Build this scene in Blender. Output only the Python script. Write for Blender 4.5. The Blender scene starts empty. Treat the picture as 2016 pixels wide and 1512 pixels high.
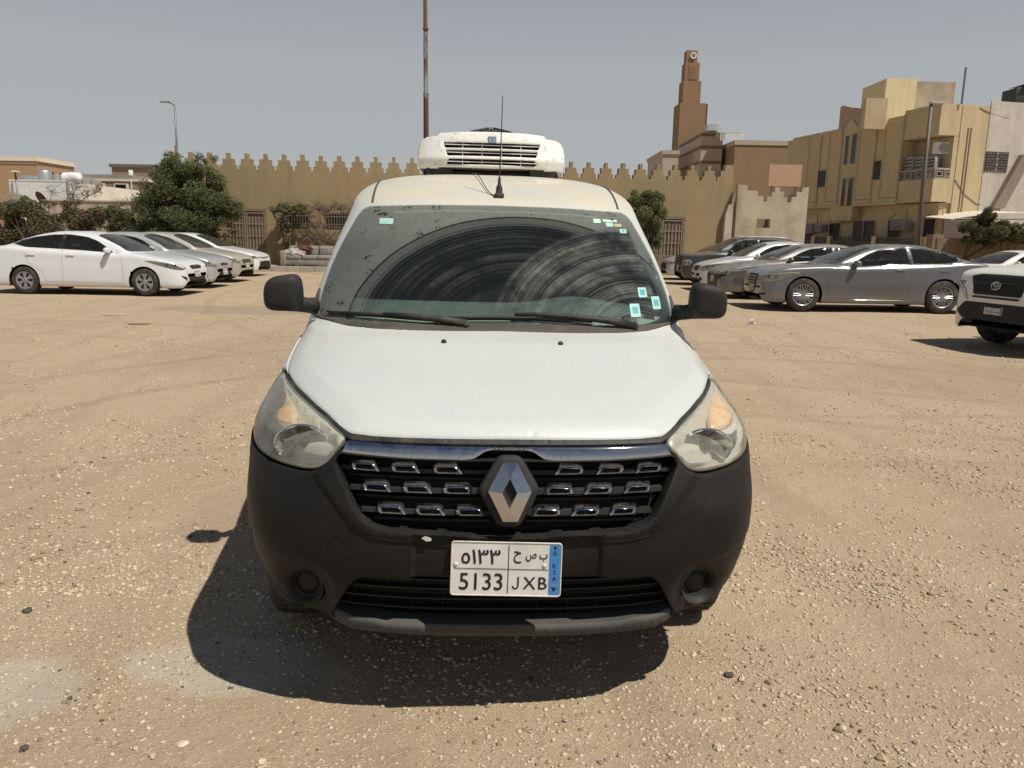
import bpy, bmesh, math, random
import numpy as np
from mathutils import Vector, Matrix
from mathutils.bvhtree import BVHTree
from mathutils.geometry import delaunay_2d_cdt

PI = math.pi
R = math.radians
C = bpy.context.scene.collection
scn = bpy.context.scene
random.seed(7)

# ------------------------------------------------------------------ camera
FPX = 1514.0
CAM_H = 1.5
PITCH = 10.84
ROLL = 1.03
cam_d = bpy.data.cameras.new("camera")
cam = bpy.data.objects.new("camera", cam_d)
C.objects.link(cam)
cam_d.sensor_fit = 'HORIZONTAL'
cam_d.sensor_width = 36.0
cam_d.lens = 36.0 * FPX / 2016.0
cam_d.clip_start = 0.05
cam_d.clip_end = 3000.0
CAM_M = Matrix.Translation((0, 0, CAM_H)) @ Matrix.Rotation(R(90 - PITCH), 4, 'X') @ Matrix.Rotation(R(ROLL), 4, 'Z')
cam.matrix_world = CAM_M
scn.camera = cam

# ------------------------------------------------------------------ world, sun, exposure
SUN_DIR = Vector((0.46, -0.355, 1.0)).normalized()          # towards the sun
SUN_EL = math.asin(SUN_DIR.z)
w = bpy.data.worlds.new("World")
scn.world = w
w.use_nodes = True
nt = w.node_tree
nt.nodes.clear()
sky = nt.nodes.new("ShaderNodeTexSky")
sky.sky_type = 'NISHITA'
sky.sun_disc = False
sky.sun_elevation = SUN_EL
sky.sun_rotation = math.atan2(SUN_DIR.x, SUN_DIR.y)
sky.altitude = 600
sky.air_density = 1.0
sky.dust_density = 0.8
sky.ozone_density = 1.0
hs = nt.nodes.new("ShaderNodeHueSaturation")
hs.inputs['Saturation'].default_value = 1.45
hs.inputs['Value'].default_value = 0.92
bg = nt.nodes.new("ShaderNodeBackground")
bg.inputs['Strength'].default_value = 0.045
wo = nt.nodes.new("ShaderNodeOutputWorld")
nt.links.new(sky.outputs[0], hs.inputs['Color'])
# desert dust veil: the clear-sky colour is blended towards a pale grey that thickens near the horizon
tcw = nt.nodes.new("ShaderNodeTexCoord"); spw = nt.nodes.new("ShaderNodeSeparateXYZ"); nt.links.new(tcw.outputs['Generated'], spw.inputs[0])
rpw = nt.nodes.new("ShaderNodeValToRGB")
rpw.color_ramp.elements[0].position = 0.0; rpw.color_ramp.elements[0].color = (.95, .95, .95, 1)
rpw.color_ramp.elements[1].position = .80; rpw.color_ramp.elements[1].color = (.03, .03, .03, 1)
for _p, _v in ((.20, .86), (.46, .36)):
    _e = rpw.color_ramp.elements.new(_p); _e.color = (_v, _v, _v, 1)
nt.links.new(spw.outputs['Z'], rpw.inputs[0])
mxw = nt.nodes.new("ShaderNodeMix"); mxw.data_type = 'RGBA'
nt.links.new(rpw.outputs[0], mxw.inputs[0]); nt.links.new(hs.outputs[0], mxw.inputs[6])
mxw.inputs[7].default_value = (9.9, 10.3, 10.45, 1)
nt.links.new(mxw.outputs[2], bg.inputs['Color'])
nt.links.new(bg.outputs[0], wo.inputs['Surface'])
sd = bpy.data.lights.new("sun", 'SUN')
sd.energy = 4.6
sd.angle = R(0.6)
sd.color = (1.0, 0.95, 0.86)
sun = bpy.data.objects.new("sun", sd)
C.objects.link(sun)
sun.rotation_euler = SUN_DIR.to_track_quat('Z', 'Y').to_euler()
scn.view_settings.view_transform = 'Standard'
scn.view_settings.look = 'None'
scn.view_settings.exposure = 0.0
scn.view_settings.gamma = 1.0
scn.view_settings.use_curve_mapping = False
scn.cycles.max_bounces = 8
scn.cycles.transparent_max_bounces = 12

# ------------------------------------------------------------------ tags
def tag(o, label=None, cat=None, group=None, kind=None):
    if label: o['label'] = label
    if cat: o['category'] = cat
    if group: o['group'] = group
    if kind: o['kind'] = kind
    return o

def empty(name, loc=(0, 0, 0), rz=0.0, label=None, cat=None, group=None):
    o = bpy.data.objects.new(name, None)
    o.empty_display_size = 0.2
    C.objects.link(o)
    o.location = loc
    o.rotation_euler = (0, 0, rz)
    return tag(o, label, cat, group)

def copy_tree(o, parent=None):
    c = o.copy()
    C.objects.link(c)
    if parent is not None: c.parent = parent
    for ch in list(o.children):
        copy_tree(ch, c)
    return c

# ------------------------------------------------------------------ mesh helpers
def mk(name, verts, faces, mat, parent=None, smooth=False, midx=None, auto=None):
    me = bpy.data.meshes.new(name)
    me.from_pydata([tuple(v) for v in verts], [], faces)
    mats = mat if isinstance(mat, (list, tuple)) else [mat]
    for m in mats: me.materials.append(m)
    if midx is not None:
        me.polygons.foreach_set('material_index', midx)
    if smooth or auto is not None:
        me.polygons.foreach_set('use_smooth', [True] * len(me.polygons))
    me.update()
    if auto is not None:
        me.set_sharp_from_angle(angle=R(auto))
    o = bpy.data.objects.new(name, me)
    C.objects.link(o)
    if parent is not None: o.parent = parent
    return o

class MB:
    """collects simple shapes and links them as one mesh object"""
    def __init__(s):
        s.v = []; s.f = []; s.m = []
    def add(s, vs, fs, mi=0, M=None):
        n = len(s.v)
        for p in vs:
            s.v.append(tuple(M @ Vector(p)) if M is not None else tuple(p))
        for f in fs:
            s.f.append([i + n for i in f]); s.m.append(mi)
        return s
    def box(s, a, b, mi=0, M=None):
        x0, y0, z0 = a; x1, y1, z1 = b
        if x0 > x1: x0, x1 = x1, x0
        if y0 > y1: y0, y1 = y1, y0
        if z0 > z1: z0, z1 = z1, z0
        vs = [(x0, y0, z0), (x1, y0, z0), (x1, y1, z0), (x0, y1, z0), (x0, y0, z1), (x1, y0, z1), (x1, y1, z1), (x0, y1, z1)]
        fs = [(0, 3, 2, 1), (4, 5, 6, 7), (0, 1, 5, 4), (1, 2, 6, 5), (2, 3, 7, 6), (3, 0, 4, 7)]
        return s.add(vs, fs, mi, M)
    def bbox(s, a, b, r=0.01, mi=0, M=None, seg=2):
        """bevelled box"""
        bm = bmesh.new()
        sx, sy, sz = (abs(b[i] - a[i]) for i in range(3))
        cx, cy, cz = ((b[i] + a[i]) / 2 for i in range(3))
        bmesh.ops.create_cube(bm, size=1.0)
        for v in bm.verts: v.co = Vector((v.co.x * sx + cx, v.co.y * sy + cy, v.co.z * sz + cz))
        bmesh.ops.bevel(bm, geom=bm.edges[:], offset=r, segments=seg, affect='EDGES', profile=0.5)
        s.addbm(bm, mi, M)
        return s
    def addbm(s, bm, mi=0, M=None):
        bm.verts.ensure_lookup_table(); bm.verts.index_update()
        s.add([v.co[:] for v in bm.verts], [[v.index for v in f.verts] for f in bm.faces], mi, M)
        bm.free()
        return s
    def tube(s, pts, r, n=8, mi=0, caps=True, M=None):
        """tube along points; r number or list"""
        pts = [Vector(p) for p in pts]
        rs = r if isinstance(r, (list, tuple)) else [r] * len(pts)
        rings = []
        up = Vector((0, 0, 1))
        prev = None
        for i, p in enumerate(pts):
            t = (pts[min(i + 1, len(pts) - 1)] - pts[max(i - 1, 0)])
            if t.length < 1e-9: t = Vector((0, 0, 1))
            t.normalize()
            if prev is None:
                a = up.cross(t)
                if a.length < 1e-3: a = Vector((1, 0, 0)).cross(t)
            else:
                a = prev - t * prev.dot(t)
            a.normalize(); prev = a
            b = t.cross(a)
            rings.append([p + (a * math.cos(2 * PI * k / n) + b * math.sin(2 * PI * k / n)) * rs[i] for k in range(n)])
        vs = [v for rg in rings for v in rg]
        fs = []
        for i in range(len(pts) - 1):
            for k in range(n):
                k2 = (k + 1) % n
                fs.append((i * n + k, i * n + k2, (i + 1) * n + k2, (i + 1) * n + k))
        if caps:
            fs.append(tuple(range(n - 1, -1, -1)))
            fs.append(tuple((len(pts) - 1) * n + k for k in range(n)))
        return s.add(vs, fs, mi, M)
    def lathe(s, prof, n=32, mi=0, M=None, close=False):
        """prof: (r, h) revolved about the local Z"""
        vs = []; fs = []
        for (r, h) in prof:
            for k in range(n):
                a = 2 * PI * k / n
                vs.append((r * math.cos(a), r * math.sin(a), h))
        m = len(prof)
        for i in range(m if close else m - 1):
            j = (i + 1) % m
            for k in range(n):
                k2 = (k + 1) % n
                fs.append((i * n + k, i * n + k2, j * n + k2, j * n + k))
        return s.add(vs, fs, mi, M)
    def prism(s, poly, a, b, axis='y', mi=0, M=None):
        """poly (2D, CCW) extruded from a to b along axis. 'y': poly is (x,z); 'z': (x,y); 'x': (y,z)"""
        n = len(poly)
        def P(p, t):
            return {'y': (p[0], t, p[1]), 'z': (p[0], p[1], t), 'x': (t, p[0], p[1])}[axis]
        vs = [P(p, a) for p in poly] + [P(p, b) for p in poly]
        fs = [tuple(range(n)), tuple(range(2 * n - 1, n - 1, -1))]
        for i in range(n):
            j = (i + 1) % n
            fs.append((i, i + n, j + n, j))
        bm = bmesh.new()
        bv = [bm.verts.new(v) for v in vs]
        for f in fs: bm.faces.new([bv[i] for i in f])
        bmesh.ops.recalc_face_normals(bm, faces=bm.faces[:])
        return s.addbm(bm, mi, M)
    def build(s, name, mat, parent=None, smooth=False, auto=None):
        return mk(name, s.v, s.f, mat, parent, smooth, s.m, auto)

def catmull(xs, ys, q):
    """smooth (monotone-ish) interpolation of columns; xs increasing"""
    xs = np.asarray(xs, float); ys = np.asarray(ys, float); q = np.asarray(q, float)
    if ys.ndim == 1: ys = ys[:, None]
    d = np.diff(ys, axis=0) / np.diff(xs)[:, None]
    m = np.zeros_like(ys)
    m[0] = d[0]; m[-1] = d[-1]
    h = np.diff(xs)
    for i in range(1, len(xs) - 1):
        a, b = d[i - 1], d[i]
        w1 = 2 * h[i] + h[i - 1]; w2 = h[i] + 2 * h[i - 1]
        same = a * b > 0
        with np.errstate(divide='ignore', invalid='ignore'):
            hm = (w1 + w2) / (w1 / a + w2 / b)
        m[i] = np.where(same, hm, 0)
    idx = np.clip(np.searchsorted(xs, q) - 1, 0, len(xs) - 2)
    t = ((q - xs[idx]) / h[idx])[:, None]
    hh = h[idx][:, None]
    t2, t3 = t * t, t * t * t
    out = (2 * t3 - 3 * t2 + 1) * ys[idx] + (t3 - 2 * t2 + t) * hh * m[idx] + (-2 * t3 + 3 * t2) * ys[idx + 1] + (t3 - t2) * hh * m[idx + 1]
    return out[:, 0] if out.shape[1] == 1 else out

def resample(poly, res, closed=True):
    out = []
    n = len(poly)
    for i in range(n if closed else n - 1):
        a = np.array(poly[i], float); b = np.array(poly[(i + 1) % n], float)
        k = max(1, int(math.ceil(np.linalg.norm(b - a) / res)))
        for j in range(k): out.append(a + (b - a) * j / k)
    if not closed: out.append(np.array(poly[-1], float))
    return np.array(out)

def smooth_poly(poly, r=0.02, seg=4):
    """round the corners of a closed 2D polygon"""
    n = len(poly); out = []
    for i in range(n):
        p0, p1, p2 = (np.array(poly[(i + k) % n], float) for k in (-1, 0, 1))
        a = p0 - p1; b = p2 - p1
        la, lb = np.linalg.norm(a), np.linalg.norm(b)
        rr = min(r, la * 0.45, lb * 0.45)
        q0 = p1 + a / la * rr; q1 = p1 + b / lb * rr
        for k in range(seg + 1):
            t = k / seg
            out.append((1 - t) ** 2 * q0 + 2 * t * (1 - t) * p1 + t * t * q1)
    return out

def inside(pts, poly):
    x, y = pts[:, 0], pts[:, 1]
    res = np.zeros(len(pts), bool)
    n = len(poly)
    for i in range(n):
        x0, y0 = poly[i]; x1, y1 = poly[(i + 1) % n]
        if y0 == y1: continue
        c = ((y0 > y) != (y1 > y)) & (x < (x1 - x0) * (y - y0) / (y1 - y0) + x0)
        res ^= c
    return res

def dist_poly(pts, polys):
    d = np.full(len(pts), 1e9)
    for poly in polys:
        n = len(poly)
        for i in range(n):
            a = poly[i]; b = poly[(i + 1) % n]
            ab = b - a
            L = ab @ ab
            if L < 1e-14: continue
            t = np.clip(((pts - a) @ ab) / L, 0, 1)
            q = a + t[:, None] * ab
            d = np.minimum(d, np.linalg.norm(pts - q, axis=1))
    return d

def panel(name, outline, proj, mat, parent=None, holes=(), res=0.02, grid=(0.03, 0.02), rnd=0.004, off=0.0, lip=0.012,
          hole_lip=None, bump=None, sx=1, back=None):
    """a skin piece: 2D outline (u,v) meshed, laid on a surface by proj(u,v)->(point, normal), edges rolled over and given a lip"""
    polys = [resample(outline, res)] + [resample(h, res) for h in holes]
    allb = np.concatenate(polys)
    pts = [allb]
    # offset loops
    for poly in polys:
        n = len(poly)
        nxt = np.roll(poly, -1, 0) - np.roll(poly, 1, 0)
        nrm = np.stack([-nxt[:, 1], nxt[:, 0]], 1)
        nrm /= np.maximum(np.linalg.norm(nrm, axis=1), 1e-9)[:, None]
        for k in (0.3, 1.0):
            for sgn in (1, -1):
                pts.append(poly + nrm * rnd * k * sgn)
    lo, hi = allb.min(0), allb.max(0)
    gx = np.arange(lo[0] + grid[0] * .5, hi[0], grid[0]); gz = np.arange(lo[1] + grid[1] * .5, hi[1], grid[1])
    if len(gx) and len(gz):
        G = np.stack(np.meshgrid(gx, gz), -1).reshape(-1, 2)
        dg = dist_poly(G, polys)
        pts.append(G[dg > rnd * 1.6])
    P = np.concatenate(pts)
    nb = len(allb)
    ok = inside(P, polys[0])
    for h in polys[1:]: ok &= ~inside(P, h)
    D = dist_poly(P, polys)
    keep = ok & (D > rnd * 0.2)
    keep[:nb] = True
    # drop wrongly-sided offset points
    P = P[keep]; 
    edges = []; s0 = 0
    for poly in polys:
        n = len(poly)
        edges += [(s0 + i, s0 + (i + 1) % n) for i in range(n)]
        s0 += n
    vo, eo, fo, ov, oe, of = delaunay_2d_cdt([Vector(p) for p in P], edges, [], 0, 1e-6)
    V2 = np.array([(v.x, v.y) for v in vo])
    F = np.array([f for f in fo if len(f) == 3])
    cen = V2[F].mean(1)
    ok = inside(cen, polys[0])
    for h in polys[1:]: ok &= ~inside(cen, h)
    F = F[ok]
    used = np.unique(F)
    remap = -np.ones(len(V2), int); remap[used] = np.arange(len(used))
    V2 = V2[used]; F = remap[F]
    D = dist_poly(V2, polys)
    q = np.clip(1 - D / max(rnd, 1e-6), 0, 1)
    dz = rnd * (1 - np.sqrt(np.maximum(0, 1 - q * q)))
    V3 = []; N3 = []
    for i, (u, v) in enumerate(V2):
        p, n = proj(u, v)
        o_ = off - dz[i]
        if bump: o_ += bump(u, v)
        V3.append(p + n * o_); N3.append(n)
    faces = [list(map(int, f)) for f in F]
    # orientation to match the normals
    a, b, c = (V3[faces[0][k]] for k in range(3))
    flips = 0
    for f in faces[:50]:
        a, b, c = (V3[k] for k in f)
        if (b - a).cross(c - a).dot(N3[f[0]]) < 0: flips += 1
    if flips * 2 > min(50, len(faces)): faces = [f[::-1] for f in faces]
    if lip:
        from collections import Counter
        cnt = {}
        for f in faces:
            for k in range(3):
                e = (f[k], f[(k + 1) % 3]); cnt[e] = 1
        bnd = [e for e in cnt if (e[1], e[0]) not in cnt]
        vm = {}
        for e in bnd:
            for i in e:
                if i not in vm:
                    L = lip
                    if hole_lip is not None:
                        # on a hole?
                        for h in polys[1:]:
                            if np.min(np.linalg.norm(h - V2[i], axis=1)) < 1e-4: L = hole_lip
                    vm[i] = len(V3); V3.append(V3[i] + (back * L if back is not None else -N3[i] * L)); N3.append(N3[i])
        for (i, j) in bnd: faces.append([j, i, vm[i], vm[j]])
    if sx == -1:
        V3 = [Vector((-p.x, p.y, p.z)) for p in V3]
        faces = [f[::-1] for f in faces]
    return mk(name, V3, faces, mat, parent, auto=38)

def ray_proj(bvh, origin_fn, d):
    d = Vector(d)
    def f(u, v):
        o = Vector(origin_fn(u, v))
        h = bvh.ray_cast(o, d)
        if h[0] is None:
            h = bvh.find_nearest(o + d * 1.0)
        n = h[1]
        if n.dot(d) > 0: n = -n
        return h[0], n
    return f
# ================================================================== VAN BODY SURFACE
# local frame: x lateral, y from the nose backwards, z up
VT = [ # C, zc, W, zs, A, widen at rear, R (rear y), drop exponent
 (.10, .26, .735, .26, .42, .05, 4.30),
 (.06, .315, .775, .315, .45, .04, 4.33),
 (.02, .42, .822, .42, .47, .033, 4.34),
 (.00, .54, .846, .54, .48, .022, 4.35),
 (.012, .66, .849, .66, .48, .02, 4.35),
 (.035, .76, .851, .76, .50, .02, 4.345),
 (.060, .83, .855, .825, .53, .018, 4.34),
 (.080, .885, .855, .87, .56, .017, 4.34),
 (.12, .915, .856, .895, .59, .016, 4.335),
 (.22, .95, .858, .92, .61, .014, 4.33),
 (.38, .993, .860, .957, .62, .012, 4.33),
 (.60, 1.042, .864, .996, .60, .008, 4.325),
 (.80, 1.088, .866, 1.03, .54, .004, 4.32),
 (.96, 1.124, .862, 1.055, .46, .003, 4.315),
 (1.00, 1.140, .853, 1.075, .44, .006, 4.31),
 (1.20, 1.305, .818, 1.24, .36, .018, 4.30),
 (1.41, 1.480, .768, 1.42, .33, .033, 4.28),
 (1.60, 1.635, .708, 1.575, .31, .045, 4.25),
 (1.655, 1.668, .695, 1.615, .30, .045, 4.24),
 (1.76, 1.708, .685, 1.67, .32, .045, 4.23),
 (2.00, 1.778, .672, 1.735, .36, .04, 4.20),
 (2.30, 1.828, .65, 1.79, .40, .03, 4.12),
 (2.60, 1.855, .60, 1.825, .40, .02, 4.00),
 (2.90, 1.868, .46, 1.85, .30, .01, 3.85),
 (3.10, 1.872, .22, 1.865, .15, .0, 3.7),
 (3.20, 1.873, .01, 1.873, .01, .0, 3.6),
]
def van_surface():
    T = np.array(VT)
    # arc-length-ish parameter
    s = [0.0]
    for i in range(1, len(T)):
        d = T[i] - T[i - 1]
        s.append(s[-1] + math.sqrt(d[0] ** 2 * .6 + d[1] ** 2 + d[2] ** 2) + 1e-3)
    s = np.array(s)
    q = np.linspace(0, s[-1], 190)
    q = np.unique(np.concatenate([q, s]))
    P = catmull(s, T, q)
    NF, NS, NR = 44, 130, 14
    grid = []
    for (Cc, zc, W, zs, A, wd, Rr) in P:
        row = []
        W = max(W, .005); A = max(A, .005)
        hi = min(1, max(0, (zc - 1.0) / .15))
        e = 2.7 + .5 * hi
        for k in range(NF):
            th = (k / NF) * PI / 2
            sx_ = math.sin(th) ** (2 / e); cy = 1 - math.cos(th) ** (2 / e)
            x = W * sx_; y = Cc + A * cy
            z = zc + (zs - zc) * sx_ ** 3.2
            row.append([x, y, z])
        y0 = Cc + A; y1 = Rr - .12
        for k in range(NS):
            row.append([W, y0 + (y1 - y0) * k / NS, zs])
        for k in range(NR + 1):
            th = (k / NR) * PI / 2
            row.append([W * (math.cos(th) ** .35), y1 + (Rr - y1) * math.sin(th) ** .6, zs])
        row = np.array(row)
        t = np.clip((row[:, 1] - 1.25) / 1.0, 0, 1)
        t = t * t * (3 - 2 * t)
        row[:, 0] += wd * t * (row[:, 0] / W)
        # rear side stays tall: roof edge
        grid.append(row)
    return np.array(grid)
VG = van_surface()
def grid_faces(ns, nu, flip=False):
    fs = []
    for i in range(ns - 1):
        for j in range(nu - 1):
            a, b, c, d = i * nu + j, i * nu + j + 1, (i + 1) * nu + j + 1, (i + 1) * nu + j
            fs.append((a, b, c, d) if not flip else (d, c, b, a))
    return fs
def mirror_mesh(V, F):
    n = len(V)
    V2 = V + [(-x, y, z) for x, y, z in V]
    F2 = list(F) + [tuple(i + n for i in f[::-1]) for f in F]
    return V2, F2
def weld(o, d=1e-4):
    bm = bmesh.new(); bm.from_mesh(o.data)
    bmesh.ops.remove_doubles(bm, verts=bm.verts[:], dist=d)
    bm.to_mesh(o.data); bm.free()
_v = [tuple(p) for row in VG for p in row]
_f = grid_faces(VG.shape[0], VG.shape[1])
VV, VF = mirror_mesh(_v, _f)
VBVH = BVHTree.FromPolygons([Vector(p) for p in VV], VF)
VAN_X, VAN_Y, VAN_YAW = -0.006, 2.12, R(3.2)
VAN_M = Matrix.Translation((VAN_X, VAN_Y, 0)) @ Matrix.Rotation(VAN_YAW, 4, 'Z') @ Matrix.Rotation(R(0.35), 4, 'Y')
_vf = ray_proj(VBVH, lambda u, v: (u, -1.0, v), (0, 1, 0))
def vfront(u, v, h=.007):
    p, n = _vf(u, v)
    s = n.copy()
    for du, dv in ((h, 0), (-h, 0), (0, h), (0, -h)):
        q = VBVH.ray_cast(Vector((u + du, -1.0, v + dv)), Vector((0, 1, 0)))
        if q[0] is not None:
            m = q[1]; s += m if m.y < 0 else -m
    return p, s.normalized()
# ================================================================== MATERIALS
class NT:
    def __init__(s, name):
        s.m = bpy.data.materials.new(name); s.m.use_nodes = True
        s.t = s.m.node_tree; s.t.nodes.clear()
        s.out = s.n("ShaderNodeOutputMaterial")
    def n(s, typ, **kw):
        nd = s.t.nodes.new(typ)
        for k, v in kw.items(): setattr(nd, k, v)
        return nd
    def L(s, a, b): s.t.links.new(a, b)
    def val(s, sock, v):
        if hasattr(v, 'is_linked') or isinstance(v, bpy.types.NodeSocket): s.L(v, sock)
        else: sock.default_value = v
    def coord(s, kind='Object'):
        return s.n("ShaderNodeTexCoord").outputs[kind]
    def math(s, op, a, b=0.0, c=None, clamp=False):
        nd = s.n("ShaderNodeMath", operation=op); nd.use_clamp = clamp
        s.val(nd.inputs[0], a); s.val(nd.inputs[1], b)
        if c is not None: s.val(nd.inputs[2], c)
        return nd.outputs[0]
    def noise(s, vec, scale, detail=4, rough=.55, dim='3D', out='Fac', dist=0.0):
        nd = s.n("ShaderNodeTexNoise", noise_dimensions=dim)
        nd.inputs['Scale'].default_value = scale; nd.inputs['Detail'].default_value = detail
        nd.inputs['Roughness'].default_value = rough; nd.inputs['Distortion'].default_value = dist
        if vec is not None: s.L(vec, nd.inputs['W' if dim == '1D' else 'Vector'])
        return nd.outputs[out]
    def ramp(s, fac, stops):
        nd = s.n("ShaderNodeValToRGB")
        cr = nd.color_ramp
        while len(cr.elements) < len(stops): cr.elements.new(0.5)
        for e, (p, c) in zip(cr.elements, stops):
            e.position = p
            e.color = (c, c, c, 1) if not hasattr(c, '__len__') else (*c[:3], 1)
        s.L(fac, nd.inputs[0])
        return nd.outputs[0]
    def mix(s, fac, a, b):
        nd = s.n("ShaderNodeMix", data_type='RGBA')
        s.val(nd.inputs[0], fac)
        for sock, v in ((nd.inputs[6], a), (nd.inputs[7], b)):
            if isinstance(v, bpy.types.NodeSocket): s.L(v, sock)
            else: sock.default_value = (*v[:3], 1)
        return nd.outputs[2]
    def bump(s, h, strength=.3, dist=.01):
        nd = s.n("ShaderNodeBump"); nd.inputs['Strength'].default_value = strength; nd.inputs['Distance'].default_value = dist
        s.L(h, nd.inputs['Height']); return nd.outputs[0]
    def bsdf(s, color, rough=.5, metal=0.0, normal=None, coat=0.0, spec=.5, **kw):
        nd = s.n("ShaderNodeBsdfPrincipled")
        if isinstance(color, bpy.types.NodeSocket): s.L(color, nd.inputs['Base Color'])
        else: nd.inputs['Base Color'].default_value = (*color[:3], 1)
        s.val(nd.inputs['Roughness'], rough); s.val(nd.inputs['Metallic'], metal)
        nd.inputs['Coat Weight'].default_value = coat; nd.inputs['Coat Roughness'].default_value = .06
        nd.inputs['Specular IOR Level'].default_value = spec
        if normal is not None: s.L(normal, nd.inputs['Normal'])
        for k, v in kw.items(): s.val(nd.inputs[k], v)
        return nd.outputs[0]
    def done(s, sh):
        s.L(sh, s.out.inputs['Surface']); return s.m

def mat(name, color, rough=.5, metal=0.0, var=.12, scale=8.0, bump=0.0, bscale=60.0, dirt=None, dirt_amt=.0, dscale=3.0, coat=0.0, spec=.5, bdist=.01, streak=0.0):
    """a real surface: base colour with irregular variation, optional dirt colour and fine relief"""
    g = NT(name)
    co = g.coord()
    f = g.noise(co, scale, 5, .6)
    lo = tuple(c * (1 - var) for c in color); hi = tuple(min(1, c * (1 + var)) for c in color)
    col = g.ramp(f, [(.3, lo), (.7, hi)])
    r = rough
    if dirt is not None:
        d = g.noise(co, dscale, 7, .65, dist=.6)
        dm = g.ramp(d, [(.42, 0.0), (.68, 1.0)])
        dm = g.math('MULTIPLY', dm, dirt_amt)
        col = g.mix(dm, col, dirt)
        r = g.math('MULTIPLY_ADD', dm, .4, rough, clamp=True)
    if streak > 0:
        mp = g.n("ShaderNodeMapping"); mp.inputs['Scale'].default_value = (2.6, 2.6, .22); g.L(co, mp.inputs[0])
        s1 = g.ramp(g.noise(mp.outputs[0], 1.0, 6, .65), [(.45, 0.0), (.75, 1.0)])
        col = g.mix(g.math('MULTIPLY', s1, streak), col, tuple(c * .55 for c in color))
        s2 = g.ramp(g.noise(co, .9, 7, .7, dist=.8), [(.55, 0.0), (.60, 1.0)])
        col = g.mix(g.math('MULTIPLY', s2, streak * .5), col, tuple(min(1, c * 1.18) for c in color))
    nrm = None
    if bump > 0:
        nrm = g.bump(g.noise(co, bscale, 4, .6), bump, bdist)
    return g.done(g.bsdf(col, r, metal, nrm, coat, spec))

M = {}
DUST = (.50, .41, .29)
M['white_paint'] = None
def white_paint():
    g = NT('van_white_paint'); co = g.coord()
    sep = g.n("ShaderNodeSeparateXYZ"); g.L(co, sep.inputs[0])
    geo = g.n("ShaderNodeNewGeometry")
    sn = g.n("ShaderNodeSeparateXYZ"); g.L(geo.outputs['Normal'], sn.inputs[0])
    n1 = g.noise(co, 2.2, 8, .68, dist=1.2)
    n2 = g.noise(co, 14, 6, .7, dist=.8)
    n3 = g.noise(co, 90, 3, .6)
    # dried dust film lying on the roof, thinner on the bonnet
    roofm = g.ramp(g.math('MULTIPLY', sep.outputs['Z'], .5), [(.44, .20), (.56, .34), (.80, .38), (.835, 1.0)])
    film = g.ramp(n1, [(.34, .1), (.46, .8), (.56, 1.0)])
    film = g.math('MULTIPLY', film, g.ramp(n2, [(.25, .45), (.7, 1.0)]))
    film = g.math('MULTIPLY', film, roofm)
    film = g.math('MULTIPLY', film, g.ramp(sn.outputs['Z'], [(.1, .12), (.8, 1.0)]), clamp=True)
    col = g.mix(g.math('MULTIPLY', film, .85), (.58, .61, .595), (.63, .53, .345))
    sp = g.ramp(n2, [(.66, 0.0), (.74, 1.0)])
    col = g.mix(g.math('MULTIPLY', sp, .16), col, (.45, .38, .26))
    fine = g.ramp(n3, [(.3, .93), (.7, 1.0)])
    mm = g.n("ShaderNodeMix", data_type='RGBA', blend_type='MULTIPLY'); mm.inputs[0].default_value = 1
    g.L(col, mm.inputs[6]); g.L(fine, mm.inputs[7])
    r = g.math('MULTIPLY_ADD', film, .35, g.ramp(n1, [(.3, .32), (.7, .46)]), clamp=True)
    return g.done(g.bsdf(mm.outputs[2], r, 0, None, .25))
M['white_paint'] = white_paint()

def black_plastic(name, base, dustamt, rough=.55):
    g = NT(name); co = g.coord()
    geo = g.n("ShaderNodeNewGeometry"); sn = g.n("ShaderNodeSeparateXYZ"); g.L(geo.outputs['Normal'], sn.inputs[0])
    n1 = g.noise(co, 3.5, 7, .65, dist=.7); n2 = g.noise(co, 400, 2, .5)
    mp = g.n("ShaderNodeMapping"); mp.inputs['Scale'].default_value = (26, 26, 2.5); g.L(co, mp.inputs[0])
    drip = g.noise(mp.outputs[0], 1.0, 3, .5)
    up = g.ramp(sn.outputs['Z'], [(.0, .25), (.5, .9)])
    f = g.math('MULTIPLY', g.ramp(n1, [(.3, .25), (.7, 1.0)]), up)
    f = g.math('ADD', f, g.math('MULTIPLY', g.ramp(drip, [(.58, 0.0), (.75, .5)]), g.ramp(n1, [(.45, 0.0), (.7, .7)])), clamp=True)
    col = g.mix(g.math('MULTIPLY', f, dustamt), base, (.30, .26, .20))
    scr = g.n("ShaderNodeTexVoronoi"); scr.inputs['Scale'].default_value = 55; g.L(co, scr.inputs['Vector'])
    chip = g.ramp(scr.outputs['Distance'], [(.03, 1.0), (.06, 0.0)])
    col = g.mix(g.math('MULTIPLY', chip, .35), col, (.25, .23, .2))
    return g.done(g.bsdf(col, g.math('MULTIPLY_ADD', f, .3, rough, clamp=True), 0, g.bump(n2, .25, .0006), 0, .18))
M['bumper'] = black_plastic('bumper_black_plastic', (.0055, .006, .007), .09, .42)
M['plastic_grey'] = black_plastic('lip_grey_plastic', (.045, .048, .05), .35, .5)
M['plastic_black'] = black_plastic('trim_black_plastic', (.018, .018, .019), .12, .4)
M['cowl'] = black_plastic('cowl_plastic', (.03, .032, .032), .4, .5)
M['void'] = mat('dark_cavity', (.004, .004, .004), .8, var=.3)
M['rubber'] = mat('black_rubber', (.012, .012, .012), .6, var=.3, dirt=(.18, .15, .11), dirt_amt=.25, dscale=9)
M['tyre'] = mat('tyre_rubber', (.020, .019, .018), .75, var=.3, dirt=(.20, .16, .11), dirt_amt=.45, dscale=6, bump=.3, bscale=90)
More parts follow.
